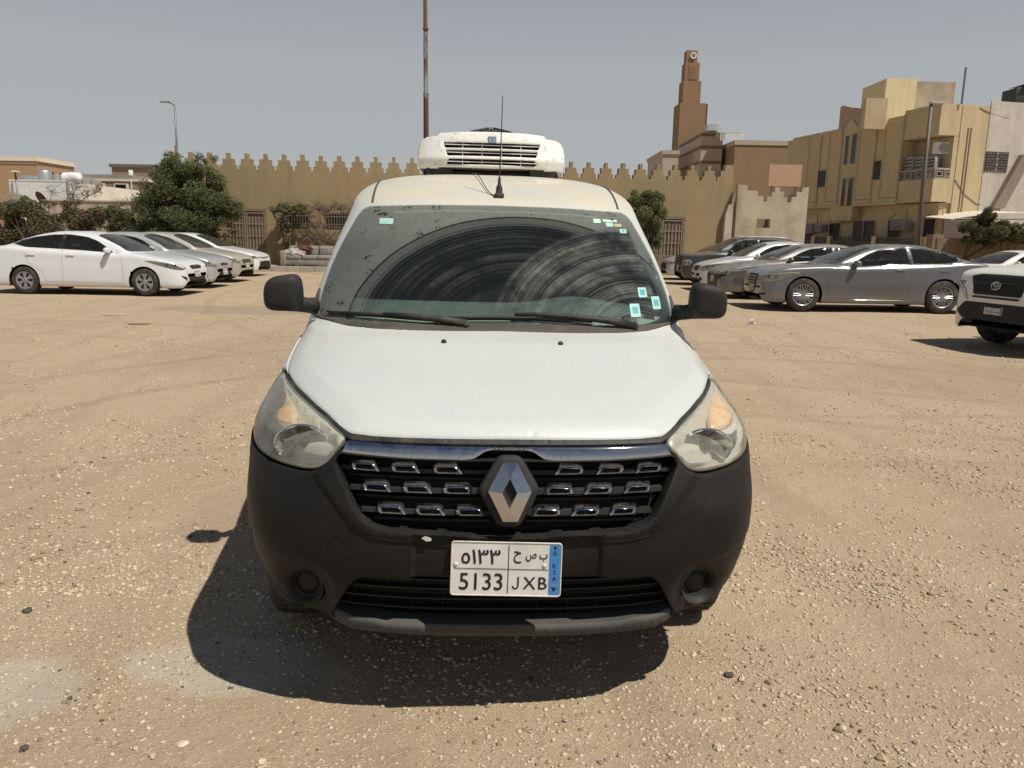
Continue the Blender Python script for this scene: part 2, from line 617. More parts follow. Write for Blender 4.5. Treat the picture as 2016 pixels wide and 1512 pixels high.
def chrome():
    g = NT('dusty_chrome'); co = g.coord()
    n = g.noise(co, 30, 6, .7, dist=.6)
    f = g.ramp(n, [(.35, .0), (.75, .13)])
    a = g.bsdf((.50, .51, .53), .05, 1.0)
    b = g.bsdf((.40, .36, .30), .7, 0.0)
    mx = g.n("ShaderNodeMixShader"); g.L(f, mx.inputs[0]); g.L(a, mx.inputs[1]); g.L(b, mx.inputs[2])
    return g.done(mx.outputs[0])
M['chrome'] = chrome()
M['alloy'] = mat('alloy_silver', (.34, .34, .35), .34, .6, var=.08, dirt=(.22, .18, .14), dirt_amt=.35, dscale=10)
M['steel_dark'] = mat('brake_steel', (.10, .10, .10), .5, .7, var=.3)
M['plate_white'] = mat('plate_white', (.62, .60, .57), .42, var=.06, scale=12, dirt=(.40, .34, .27), dirt_amt=.35, dscale=14)
M['plate_blue'] = mat('plate_blue', (.04, .20, .48), .35, var=.08)
M['ink'] = mat('plate_ink', (.008, .008, .008), .45, var=.2)
M['sticker_teal'] = mat('sticker_teal', (.36, .60, .55), .5, var=.1, scale=60)
M['sticker_pale'] = mat('sticker_pale_green', (.50, .68, .50), .5, var=.12, scale=60)
M['sticker_ink'] = mat('sticker_print', (.10, .36, .42), .5, var=.3, scale=200)
M['seat'] = mat('seat_fabric', (.035, .037, .04), .9, var=.3, scale=30)
M['dash'] = mat('dashboard_top', (.19, .21, .20), .75, var=.15, scale=20)

def windshield():
    g = NT('dusty_windscreen_glass'); co = g.coord()
    sep = g.n("ShaderNodeSeparateXYZ"); g.L(co, sep.inputs[0])
    X, Z = sep.outputs['X'], sep.outputs['Z']
    wob = g.math('MULTIPLY_ADD', g.noise(co, 3, 2, .5), .02, -.01)
    def rad(cx, cz, k):
        dx = g.math('SUBTRACT', X, cx); dz = g.math('MULTIPLY', g.math('SUBTRACT', Z, cz), k)
        r = g.math('SQRT', g.math('ADD', g.math('MULTIPLY', dx, dx), g.math('MULTIPLY', dz, dz)))
        return g.math('ADD', r, wob)
    rA = rad(.60, 1.10, 1.42); rB = rad(.105, 1.10, 1.5)
    def band(v, lo, hi, soft=.004):
        a = g.math('MULTIPLY_ADD', v, 1 / soft, -lo / soft, clamp=True)
        b = g.math('MULTIPLY_ADD', v, -1 / soft, hi / soft, clamp=True)
        return g.math('MULTIPLY', a, b)
    inA = band(rA, .05, .650, .04); inB = band(rB, .05, .745, .005)
    # the right-hand blade's sweep ends at the pillar side
    limA = g.math('MULTIPLY_ADD', g.math('ADD', X, g.math('MULTIPLY', g.math('SUBTRACT', Z, 1.12), .22)), -60, .73 * 60, clamp=True)
    inA = g.math('MULTIPLY', inA, limA)
    patch = g.noise(co, 5, 4, .6)
    grain = g.noise(co, 260, 3, .8)
    grain2 = g.noise(co, 45, 5, .7)
    s1 = g.noise(rA, 17, 3, .6, '1D'); s2 = g.noise(rA, 110, 3, .7, '1D'); s3 = g.noise(rB, 16, 2, .5, '1D'); s4 = g.noise(rB, 60, 2, .5, '1D')
    stA = g.math('ADD', g.math('MULTIPLY', g.ramp(s1, [(.40, .0), (.66, 1.0)]), .55), g.math('MULTIPLY', g.ramp(s2, [(.42, 0.0), (.70, 1.0)]), .45))
    stA = g.math('MULTIPLY', stA, g.ramp(patch, [(.36, .15), (.60, 1.0)]))
    brk = g.ramp(g.noise(co, 11, 6, .7, dist=1.0), [(.32, .45), (.58, 1.0)])
    stA = g.math('MULTIPLY', stA, brk)
    dA = g.math('MULTIPLY_ADD', stA, .85, .035)
    stB = g.math('ADD', g.math('MULTIPLY', g.ramp(s3, [(.46, .0), (.7, 1.0)]), .6), g.math('MULTIPLY', g.ramp(s4, [(.5, 0.0), (.72, 1.0)]), .3))
    stB = g.math('MULTIPLY', stB, g.ramp(patch, [(.35, .2), (.62, .9)]))
    stB = g.math('MULTIPLY', stB, brk)
    dB = g.math('MULTIPLY_ADD', stB, .22, .035)
    dB = g.math('ADD', dB, g.math('MULTIPLY', band(rB, .690, .735, .004), .20))
    dB = g.math('ADD', dB, g.math('MULTIPLY', band(rB, .679, .690, .005), .26))
    dO = g.math('MULTIPLY_ADD', g.ramp(grain, [(.3, .25), (.7, 1.0)]), .22, .22)
    dO = g.math('ADD', dO, g.math('MULTIPLY', g.ramp(patch, [(.3, 0.0), (.7, 1.0)]), .10))
    dO = g.math('ADD', dO, g.ramp(g.math('MULTIPLY', Z, .5), [(.72, 0.0), (.815, .20)]))
    # finger and paw marks rubbed out of the dust
    vo = g.n("ShaderNodeTexVoronoi"); vo.inputs['Scale'].default_value = 12
    mp = g.n("ShaderNodeMapping"); mp.inputs['Scale'].default_value = (1.0, .6, 1.25); g.L(co, mp.inputs[0]); g.L(mp.outputs[0], vo.inputs['Vector'])
    near = g.ramp(vo.outputs['Distance'], [(.20, 1.0), (.34, 0.0)])
    marks = g.math('MULTIPLY', near, g.ramp(g.noise(co, 60, 2, .6), [(.52, 0.0), (.57, 1.0)]))
    dO = g.math('MULTIPLY', dO, g.math('MULTIPLY_ADD', marks, -.85, 1.0))
    d = g.n("ShaderNodeMix", data_type='FLOAT'); g.L(inB, d.inputs[0]); g.L(dO, d.inputs[2]); g.L(dB, d.inputs[3])
    d2 = g.n("ShaderNodeMix", data_type='FLOAT'); g.L(inA, d2.inputs[0]); g.L(d.outputs[0], d2.inputs[2]); g.L(dA, d2.inputs[3])
    dust = g.math('MULTIPLY', d2.outputs[0], g.ramp(grain2, [(.2, .8), (.8, 1.1)]), clamp=True)
    tr = g.n("ShaderNodeBsdfTransparent"); tr.inputs[0].default_value = (.60, .70, .66, 1)
    gl = g.n("ShaderNodeBsdfGlossy"); gl.inputs['Roughness'].default_value = .03; gl.inputs['Color'].default_value = (.9, .95, .95, 1)
    fr = g.n("ShaderNodeFresnel"); fr.inputs['IOR'].default_value = 1.5
    m1 = g.n("ShaderNodeMixShader"); g.L(fr.outputs[0], m1.inputs[0]); g.L(tr.outputs[0], m1.inputs[1]); g.L(gl.outputs[0], m1.inputs[2])
    df = g.n("ShaderNodeBsdfDiffuse"); df.inputs['Color'].default_value = (.26, .275, .24, 1)
    m2 = g.n("ShaderNodeMixShader"); g.L(dust, m2.inputs[0]); g.L(m1.outputs[0], m2.inputs[1]); g.L(df.outputs[0], m2.inputs[2])
    return g.done(m2.outputs[0])
M['windscreen'] = windshield()

def lens(name='hazy_lamp_lens', haze=.20, tint=(.96, .96, .93), hazecol=(.52, .51, .43)):
    g = NT(name); co = g.coord()
    tr = g.n("ShaderNodeBsdfTransparent"); tr.inputs[0].default_value = (*tint, 1)
    gl = g.n("ShaderNodeBsdfGlossy"); gl.inputs['Roughness'].default_value = .06
    fr = g.n("ShaderNodeFresnel"); fr.inputs['IOR'].default_value = 1.5
    m1 = g.n("ShaderNodeMixShader"); g.L(fr.outputs[0], m1.inputs[0]); g.L(tr.outputs[0], m1.inputs[1]); g.L(gl.outputs[0], m1.inputs[2])
    df = g.n("ShaderNodeBsdfDiffuse"); df.inputs['Color'].default_value = (*hazecol, 1)
    n = g.ramp(g.noise(co, 12, 5, .7), [(.3, haze * .6), (.7, haze * 1.5)])
    m2 = g.n("ShaderNodeMixShader"); g.L(n, m2.inputs[0]); g.L(m1.outputs[0], m2.inputs[1]); g.L(df.outputs[0], m2.inputs[2])
    return g.done(m2.outputs[0])
M['lens'] = lens()
M['lens_clear'] = lens('clear_lamp_lens', .06, (.95, .95, .93), (.5, .5, .45))
def dark_glass(name, tint=(.18, .20, .20), dust=.10):
    g = NT(name); co = g.coord()
    tr = g.n("ShaderNodeBsdfTransparent"); tr.inputs[0].default_value = (*tint, 1)
    gl = g.n("ShaderNodeBsdfGlossy"); gl.inputs['Roughness'].default_value = .02
    fr = g.n("ShaderNodeFresnel"); fr.inputs['IOR'].default_value = 1.52
    m1 = g.n("ShaderNodeMixShader"); g.L(fr.outputs[0], m1.inputs[0]); g.L(tr.outputs[0], m1.inputs[1]); g.L(gl.outputs[0], m1.inputs[2])
    df = g.n("ShaderNodeBsdfDiffuse"); df.inputs['Color'].default_value = (.42, .38, .30, 1)
    n = g.ramp(g.noise(co, 6, 5, .7), [(.3, dust * .4), (.7, dust * 1.5)])
    m2 = g.n("ShaderNodeMixShader"); g.L(n, m2.inputs[0]); g.L(m1.outputs[0], m2.inputs[1]); g.L(df.outputs[0], m2.inputs[2])
    return g.done(m2.outputs[0])
M['car_glass'] = dark_glass('car_window_glass', (.24, .27, .275), .035)
M['car_glass_front'] = dark_glass('car_windscreen_glass', (.40, .47, .45), .09)
M['reflector'] = mat('lamp_reflector', (.75, .75, .74), .15, .9, var=.1, scale=30)
M['lamp_white'] = mat('lamp_housing', (.60, .58, .50), .35, .15, var=.1, scale=20)
M['lamp_dark'] = mat('lamp_dark_insert', (.05, .05, .048), .3, .2, var=.3, scale=20)
def amber():
    g = NT('amber_indicator'); co = g.coord()
    vo = g.n("ShaderNodeTexVoronoi"); vo.inputs['Scale'].default_value = 140; g.L(co, vo.inputs['Vector'])
    n = g.noise(co, 18, 3, .6)
    col = g.mix(g.ramp(n, [(.4, 0.0), (.6, 1.0)]), (1.0, .80, .58), (1.0, .60, .24))
    return g.done(g.bsdf(col, .25, .2, g.bump(vo.outputs['Distance'], .8, .004)))
M['amber'] = amber()
M['red_lamp'] = mat('red_lamp', (.30, .02, .03), .2, var=.15, coat=.5)
def ac_white():
    g = NT('stained_white_housing'); co = g.coord()
    n1 = g.noise(co, 10, 8, .72, dist=.9); n2 = g.noise(co, 28, 6, .75, dist=.5); n3 = g.noise(co, 2.5, 4, .6)
    sp = g.math('MULTIPLY', g.ramp(n2, [(.585, 0.0), (.64, 1.0)]), g.ramp(n3, [(.4, .35), (.6, 1.0)]))
    col = g.mix(g.ramp(n1, [(.35, 0.0), (.7, .7)]), (.78, .79, .77), (.66, .60, .48))
    col = g.mix(g.math('MULTIPLY', sp, .85), col, (.20, .155, .10))
    return g.done(g.bsdf(col, .5, 0, None, .1))
M['ac_white'] = ac_white()
M['badge_blue'] = mat('badge_blue', (.20, .42, .58), .3, var=.1)

def text_mb(txt, h, font_off=0.0):
    """flat glyph outlines as (verts, faces), height h, centred"""
    cu = bpy.data.curves.new('t', 'FONT'); cu.body = txt; cu.size = 1.0; cu.align_x = 'CENTER'; cu.resolution_u = 5; cu.offset = font_off
    ob = bpy.data.objects.new('t', cu); C.objects.link(ob)
    dg = bpy.context.evaluated_depsgraph_get()
    me = bpy.data.meshes.new_from_object(ob.evaluated_get(dg))
    vs = [v.co.copy() for v in me.vertices]; fs = [list(p.vertices) for p in me.polygons]
    bpy.data.objects.remove(ob); bpy.data.curves.remove(cu); bpy.data.meshes.remove(me)
    if not vs: return [], []
    x0 = min(v.x for v in vs); x1 = max(v.x for v in vs); y0 = min(v.y for v in vs); y1 = max(v.y for v in vs)
    s = h / max(1e-6, (y1 - y0))
    vs = [((v.x - (x0 + x1) / 2) * s, (v.y - (y0 + y1) / 2) * s) for v in vs]
    return vs, fs
# ================================================================== THE VAN
van = empty('delivery_van', (0, 0, 0), 0, 'white refrigerated delivery van with black bumper and dusty wiped windscreen, facing the camera', 'van')
van.matrix_world = VAN_M
def mir(poly):                                   # half outline (x>=0, from top centre clockwise...) -> full outline
    return [(x, z) for x, z in poly] + [(-x, z) for x, z in reversed(poly) if abs(x) > 1e-6]
HOODP = smooth_poly(mir([(0, .904), (.25, .903), (.40, .902), (.478, .904), (.505, .914), (.567, .936), (.667, .960), (.75, .975), (.800, .984), (.832, 1.005),
              (.842, 1.035), (.838, 1.07), (.815, 1.115), (.795, 1.140), (.77, 1.146), (.70, 1.143), (.62, 1.131), (.50, 1.126), (.25, 1.132), (0, 1.134)]), .012, 3)
LAMPP = smooth_poly([(.489, .899), (.520, .848), (.545, .818), (.575, .803), (.62, .799), (.70, .802), (.765, .811), (.806, .822), (.832, .840), (.8495, .875), (.8535, .915),
              (.8530, .945), (.845, .968), (.822, .979), (.792, .976), (.74, .9685), (.66, .953), (.56, .929), (.508, .909)], .014, 3)
GLASSP = smooth_poly(mir([(0, 1.142), (.30, 1.139), (.55, 1.133), (.70, 1.140), (.752, 1.150), (.772, 1.180), (.768, 1.262), (.752, 1.345), (.726, 1.430),
               (.692, 1.512), (.660, 1.585), (.640, 1.612), (.61, 1.627), (.30, 1.637), (0, 1.641)]), .012, 3)
HO = [resample(HOODP, .03), resample(LAMPP, .03), resample([(-x, z) for x, z in LAMPP], .03)]
# -- body shell without the nose and the windscreen opening
V = np.array(VV); F = VF
cen = np.array([(V[list(f)]).mean(0) for f in F])
nx_front = cen[:, 1] < 0.0
gl_in = resample(GLASSP, .03)
d = dist_poly(cen[:, [0, 2]], [gl_in])
frontish = cen[:, 1] < 2.0
kill = inside(cen[:, [0, 2]], gl_in) & (d > .03) & frontish
# nose: everything the bumper and grille panels replace
kill |= (cen[:, 2] < .86) & (cen[:, 1] < .47)
Wv = np.interp(cen[:, 2], [r[1] for r in VT], [r[2] for r in VT])
kill |= (np.abs(cen[:, 0]) < Wv - .0025) & (cen[:, 2] < 1.045) & (cen[:, 1] < 1.3)
kill |= (cen[:, 1] < .56) & (cen[:, 2] < .37)
kill |= inside(cen[:, [0, 2]], HO[0]) & (dist_poly(cen[:, [0, 2]], [HO[0]]) > .012) & (cen[:, 1] < 1.4)
WZ, WR = .315, .355
AX = (.86, 3.62)
for ax in AX:
    rr = np.hypot(cen[:, 1] - ax, cen[:, 2] - WZ)
    kill |= (rr < WR) & (np.abs(cen[:, 0]) > .5)
keepf = [F[i] for i in range(len(F)) if not kill[i]]
# snap to the wheel arch circle
for ax in AX:
    rr = np.hypot(V[:, 1] - ax, V[:, 2] - WZ)
    near = (np.abs(rr - WR) < .026) & (np.abs(V[:, 0]) > .5)
    sc_ = WR / np.maximum(rr, 1e-6)
    V[near, 1] = ax + (V[near, 1] - ax) * sc_[near]; V[near, 2] = WZ + (V[near, 2] - WZ) * sc_[near]
body = mk('body', V, keepf, [M['white_paint'], M['bumper']], van, smooth=True)
weld(body, 2e-4)
for p in body.data.polygons: p.material_index = 1 if (p.center.y < 1.2 and p.center.y < .56 and p.center.z < .80) or (p.center.z < .34) else 0
body['label'] = 'white body shell with dust film on the roof'
# -- inner shell so nothing shows through
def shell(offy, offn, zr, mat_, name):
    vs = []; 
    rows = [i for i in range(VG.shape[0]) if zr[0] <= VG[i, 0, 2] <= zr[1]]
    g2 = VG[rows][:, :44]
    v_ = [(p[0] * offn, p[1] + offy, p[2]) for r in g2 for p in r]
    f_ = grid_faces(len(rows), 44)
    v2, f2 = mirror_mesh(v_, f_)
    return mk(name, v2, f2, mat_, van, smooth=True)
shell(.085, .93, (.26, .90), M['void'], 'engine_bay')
# under-floor pan, wheel housings
mb = MB()
mb.box((-.55, .62, .24), (.55, 4.2, .27))
for ax in AX:
    for s_ in (-1, 1):
        prof = []
        for k in range(17):
            a = PI * k / 16 - .12 * (1 - 2 * k / 16)
            prof.append((ax + (WR + .004) * math.cos(a), WZ + (WR + .004) * math.sin(a)))
        vs = []; x0, x1 = (.56, .79) if s_ > 0 else (-.56, -.79)
        for (yy, zz) in prof: vs += [(x0, yy, zz), (x1, yy, zz)]
        fs = [(2 * k, 2 * k + 1, 2 * k + 3, 2 * k + 2) for k in range(16)]
        mb.add(vs, fs)
        mb.add([(x0, yy, zz) for yy, zz in prof], [tuple(range(17))])
mb.build('underbody', M['void'], van)

# -- bonnet
_hx = [(0, .902), (.40, .902), (.478, .904), (.567, .936), (.667, .960), (.75, .975), (.80, .984), (.836, 1.02), (.842, 1.08)]
def hoodf(u, v):
    a = abs(u); dm = 9
    for (x0, z0), (x1, z1) in zip(_hx, _hx[1:]):
        dx, dz = x1 - x0, (z1 - z0) * 2.4; px, pz = a - x0, (v - z0) * 2.4
        t = max(0, min(1, (px * dx + pz * dz) / (dx * dx + dz * dz))); dm = min(dm, math.hypot(px - t * dx, pz - t * dz))
    w0 = .065 + .015 * min(1, a / .7)
    s = min(1, dm / w0); r = .92
    if s > r: s = r + (1 - r) * (1 - math.exp(-(s - r) / (1 - r))) * .8
    return .016 * s * min(1, max(0, (1.136 - v) / .05)) - .002
hood = panel('bonnet', HOODP, vfront, M['white_paint'], van, res=.014, grid=(.022, .005), rnd=.006, off=.004, lip=.02, bump=hoodf)
def Wz(z): return float(np.interp(z, [r[1] for r in VT], [r[2] for r in VT]))
FEND = [(.793, .982), (.822, .987), (.846, .975)] + [(Wz(z) - .0012, z) for z in (.955, .975, 1.0, 1.02, 1.04, 1.055)] + [(.845, 1.060), (.8455, 1.035), (.836, 1.004), (.806, .987)]
for s_ in (-1, 1):
    fd = panel('front_fender', FEND, vfront, M['white_paint'], van, res=.008, grid=(.01, .006), rnd=.003, off=.004, lip=.012, sx=s_)
# shut line shadow under the bonnet's edge, put in as a dark seal
shade_strip = panel('bonnet_shadow_line', smooth_poly(mir([(0, .893), (.30, .893), (.47, .892), (.498, .903), (.56, .927), (.66, .951), (.75, .967), (.80, .975), (.81, .982), (.75, .974), (.66, .959), (.56, .935), (.49, .912), (.30, .911), (0, .911)]), .004, 2),
             vfront, M['rubber'], van, res=.014, grid=(.05, .01), rnd=.002, off=.001, lip=.01)
# -- chrome strip
CHR = smooth_poly(mir([(0, .877), (.055, .877), (.072, .873), (.104, .853), (.135, .846), (.30, .848), (.42, .852), (.498, .856), (.482, .890), (.40, .8885), (.25, .8875), (0, .888)]), .006, 3)
panel('chrome_strip', CHR, vfront, M['chrome'], van, res=.012, grid=(.02, .008), rnd=.006, off=.006, lip=.02)
# -- bumper skin
GRL = smooth_poly(mir([(0, .846), (.14, .846), (.30, .847), (.500, .852), (.512, .828), (.450, .706), (.418, .668), (.36, .648), (0, .630)]), .02, 4)
INT = smooth_poly(mir([(0, .503), (.40, .505), (.44, .498), (.468, .470), (.535, .345), (.530, .328), (.36, .322), (0, .322)]), .012, 3)
def circ(cx, cz, rx, rz, n=28): return [(cx + rx * math.cos(2 * PI * k / n), cz + rz * math.sin(2 * PI * k / n)) for k in range(n)]
FOG = [circ(s_ * .618, .417, .058, .060) for s_ in (-1, 1)]
WZt = [(r[1], r[2]) for r in VT]
def Wat(z):
    for (z0, w0), (z1, w1) in zip(WZt, WZt[1:]):
        if z0 <= z <= z1: return w0 + (w1 - w0) * (z - z0) / (z1 - z0)
    return .85
side = [(Wat(z) - .0012, z) for z in (.845, .80, .74, .68, .62, .56, .50, .45, .40, .36, .33, .30)]
BMP = mir([(0, .850), (.30, .851), (.500, .856), (.512, .843), (.541, .811), (.573, .796), (.62, .791), (.70, .794), (.765, .803), (.808, .814), (.835, .832), (.8520, .862)] + side +
          [(.78, .295), (.72, .302), (.66, .298), (.60, .300), (.40, .300), (0, .300)])
def bumpf(u, v):
    a = abs(u); o = 0.0
    if v < .326: o -= .02
    # V crease running in from the lamp corner
    xs = [(.585, .80), (.527, .733), (.462, .66), (.41, .630), (.33, .618)]
    # distance above the crease -> raised centre section
    def line(z):
        if z > .80: return .585
        if z < .618: return .25
        for (x0, z0), (x1, z1) in zip(xs, xs[1:]):
            if z1 <= z <= z0: return x1 + (x0 - x1) * (z - z1) / (z0 - z1)
        return .25
    dx = line(v) - a
    if v > .60: o += .010 * (1 / (1 + math.exp(-dx / .004))) * (1 / (1 + math.exp(-(v - .62) / .004)))
    # swelling cheeks and fog-lamp recess field
    o += .012 * math.exp(-((a - .74) / .10) ** 2 - ((v - .66) / .10) ** 2)
    r = math.hypot((a - .618) / .062, (v - .417) / .064)
    o -= .020 * math.exp(-((r - 1) / .55) ** 2)
    # corner blade panel step
    zz = .525 - (a - .60) * -.10
    if a > .59: o -= .006 * (1 / (1 + math.exp((v - (.505 + (a - .60) * .26)) / .003))) * (1 / (1 + math.exp(-(v - .345 - max(0, .66 - a) * .5) / .003)))
    # plate recess
    if a < .30 and .50 < v < .655:
        m = min(1, max(0, (.283 - a) / .006)) * min(1, max(0, (.640 - v) / .006))
        o -= .014 * m
    # round tow cover
    r2 = abs(math.hypot(u + .505, v - .573) - .032)
    if u < 0 and r2 < .003: o -= .004 * (1 - r2 / .003)
    return o
bumper = panel('bumper', BMP, vfront, M['bumper'], van, holes=[GRL, INT] + FOG, res=.011, grid=(.0095, .0085), rnd=.005, off=.004, lip=.03, hole_lip=.055, bump=bumpf, back=Vector((0, 1, 0)))
# grey lip
LIP = smooth_poly(mir([(0, .338), (.36, .340), (.40, .346), (.545, .346), (.568, .332), (.536, .308), (.50, .298), (0, .290)]), .006, 2)
panel('bumper_lip', LIP, vfront, M['plastic_grey'], van, res=.014, grid=(.03, .008), rnd=.010, off=.009, lip=.07, back=Vector((0, 1, 0)),
      bump=lambda u, v: (.012 * max(0, 1 - abs(v - .318) / .03) - (0.03 * max(0, (abs(u) - .47) / .1))))
def seam(pts, off=-.0005, r=.0018, par=None, sx=1):
    P2 = []
    for a, b in zip(pts, pts[1:]):
        k = max(1, int(math.hypot(b[0] - a[0], b[1] - a[1]) / .01))
        for j in range(k): P2.append((a[0] + (b[0] - a[0]) * j / k, a[1] + (b[1] - a[1]) * j / k))
    P2.append(pts[-1]); P3 = []
    for u, v in P2:
        p, n = vfront(u * sx, v); P3.append(p + n * (.004 + bumpf(u * sx, v) + off))
    return P3
mb = MB()
for s_ in (-1, 1):
    for ln in ([(.585, .793), (.555, .765), (.525, .727), (.492, .690), (.460, .657), (.435, .640), (.405, .630), (.34, .622), (.285, .621)],
               [(.79, .555), (.74, .545), (.68, .530), (.60, .508), (.565, .490), (.552, .455), (.556, .40), (.575, .360), (.60, .345)],
               [(.825, .50), (.80, .44), (.76, .385), (.70, .345), (.64, .330)],
               [(.285, .515), (.284, .60), (.280, .634), (.268, .642), (.13, .643), (0, .642)]):
        mb.tube(seam(ln, sx=s_), .0019, 5)
mb.tube(seam([(-.505 + .032 * math.cos(k * PI / 12), .573 + .032 * math.sin(k * PI / 12)) for k in range(25)]), .0012, 5)
mb.build('bumper_seams', M['void'], bumper)
# tow-eye cover ring, white chip
mk_dot = MB(); p_, n_ = vfront(-.238, .632)
mk_dot.add([(p_.x + dx, p_.y - .012, p_.z + dz) for dx, dz in ((-.015, .002), (-.004, .009), (.013, .003), (.014, -.006), (.0, -.008))], [(0, 4, 3, 2, 1)])
mk_dot.build('paint_chip', M['plate_white'], van)
# intake grille
mb = MB()
def along(z, x0, x1, off, n=24):
    pts = []
    for k in range(n + 1):
        x = x0 + (x1 - x0) * k / n
        p, nn = vfront(x, z); pts.append((p.x, p.y + off, p.z))
    return pts
for z, xe in ((.478, .468), (.446, .49), (.410, .508), (.372, .528)):
    pts = along(z, -xe, xe, .045)
    for a, b in zip(pts, pts[1:]):
        mb.add([(a[0], a[1], a[2] - .0025), (b[0], b[1], b[2] - .0025), (b[0], b[1] + .03, b[2] - .0015), (a[0], a[1] + .03, a[2] - .0015),
                (a[0], a[1], a[2] + .0025), (b[0], b[1], b[2] + .0025), (b[0], b[1] + .03, b[2] + .0015), (a[0], a[1] + .03, a[2] + .0015)],
               [(0, 3, 2, 1), (4, 5, 6, 7), (0, 1, 5, 4), (3, 7, 6, 2)])
for xt in (-.445, -.355, -.265, -.09, 0.0, .09, .18, -.18, .265, .355, .445):
    a, _ = vfront(xt * .98, .50); b, _ = vfront(xt * 1.12, .33)
    mb.tube([(a.x, a.y + .052, .50), (b.x, b.y + .052, .33)], .0018, 5)
mb.build('intake_grille', M['plastic_black'], van)
# upper grille: bars, backing ribs, chrome links
LINKS = []
for z, xs in ((.821, (.178, .303, .424)), (.766, (.146, .266, .387)), (.705, (.108, .227, .342))):
    for x in xs: LINKS += [(x, z, 1), (-x, z, -1)]
mb = MB()
for z, xe in ((.812, .500), (.757, .470), (.697, .435), (.838, .49), (.785, .48), (.728, .455), (.665, .40)):
    main = z in (.812, .757, .697)
    for s_ in (-1, 1):
        pts = along(z, s_ * .055, s_ * xe, .020 if main else .05, 18)
        h = .006 if main else .003
        for a, b in zip(pts, pts[1:]):
            mb.add([(a[0], a[1], a[2] - h), (b[0], b[1], b[2] - h), (b[0], b[1] + .035, b[2] + h * .6), (a[0], a[1] + .035, a[2] + h * .6),
                    (a[0], a[1] + .003, a[2] + h), (b[0], b[1] + .003, b[2] + h)],
                   [(0, 1, 5, 4), (4, 5, 2, 3), (0, 3, 2, 1)], 0)
grille = mb.build('grille', M['plastic_black'], van)
for (x, z, sg) in LINKS:
    mb = MB()
    # trapezium link with a slot: outer loop, inner loop, sloping top
    def q(u, w, dep):
        xx = x + u * sg; p, nn = vfront(xx, z); return (xx, p.y + .004 + dep, z + w)
    O = [(-.041, -.012), (.038, -.012), (.044, -.007), (.044, .005), (.038, .011), (-.022, .013), (-.032, .007)]
    I = [(-.026, -.006), (.027, -.006), (.031, -.003), (.031, .002), (.027, .005), (-.015, .006), (-.021, .002)]
    n = len(O)
    f0 = [q(u, w, .0) for u, w in O]; f1 = [q(u, w, 0.002) for u, w in I]
    e0 = [q(u * 1.03, w + (.006 if w > 0 else -.001), .022) for u, w in O]
    i1 = [q(u, w, .02) for u, w in I]
    mid = [q((a + c) / 2, (b_ + d_) / 2, -.004) for (a, b_), (c, d_) in zip(O, I)]
    base = len(mb.v)
    mb.v += e0 + f0 + mid + f1 + i1
    for r_ in range(4):
        for k in range(n):
            k2 = (k + 1) % n
            fc = [base + r_ * n + k, base + r_ * n + k2, base + (r_ + 1) * n + k2, base + (r_ + 1) * n + k]
            mb.f.append(fc if sg > 0 else fc[::-1]); mb.m.append(0)
    mb.build('grille_link', M['chrome'], grille, auto=50)
# bezel and diamond badge
def hexa(sx, sz, top):
    return [(-top * sx, sz), (top * sx, sz), (sx, .004), (top * sx, -sz), (-top * sx, -sz), (-sx, .004)]
BC = .776
def plane_at(y0, slope=.12):
    def f(u, v): return Vector((u, y0 + (v - BC) * slope, v)), Vector((0, -1, slope)).normalized()
    return f
bez = panel('badge_bezel', smooth_poly([(x, z + BC) for x, z in hexa(.092, .100, .36)], .02, 4), plane_at(.012, .30), M['plastic_black'], grille, res=.01, grid=(.03, .03), rnd=.016, off=0, lip=.06)
def diamond():
    O = [(-.020, .078), (.022, .078), (.064, .001), (.024, -.082), (-.018, -.082), (-.062, .001)]
    I = [(0.001, .036), (.0215, -.004), (0.0, -.046), (-.0215, -.004)]
    def P(u, w, d_): p, n_ = plane_at(.004, .30)(u, w + BC); return p + n_ * d_
    vs = []; fs = []
    # ridge: outer low, inner high
    o = [P(u, w, .004) for u, w in O]; ob = [P(u * 1.04, w * 1.03, -.012) for u, w in O]
    i = [P(u, w, .014) for u, w in I]; ib = [P(u * .75, w * .75, -.008) for u, w in I]
    vs = o + ob + i + ib
    O0, B0, I0, J0 = 0, 6, 10 + 2, 16
    I0 = 12
    fs = [(0, 12, 1), (0, 5, 15, 12), (1, 12, 13, 2), (2, 13, 14, 3), (3, 14, 4), (5, 4, 14, 15)]
    fs = [(1, 12, 0), (12, 15, 5, 0), (2, 13, 12, 1), (3, 14, 13, 2), (4, 14, 3), (15, 14, 4, 5)]
    for k in range(6):
        k2 = (k + 1) % 6; fs.append((k, k2, 6 + k2, 6 + k)[::-1])
    for k in range(4):
        k2 = (k + 1) % 4; fs.append((12 + k, 12 + k2, 16 + k2, 16 + k))
    bm = bmesh.new(); bv = [bm.verts.new(v) for v in vs]
    for f in fs: bm.faces.new([bv[j] for j in f])
    bmesh.ops.recalc_face_normals(bm, faces=bm.faces[:])
    if sum(f.normal.y for f in bm.faces if len(f.verts) >= 3 and f.index < 6) > 0: bmesh.ops.reverse_faces(bm, faces=bm.faces[:])
    bm.normal_update()
    m = MB(); m.addbm(bm); return m.build('diamond_badge', M['chrome'], grille)
diamond()

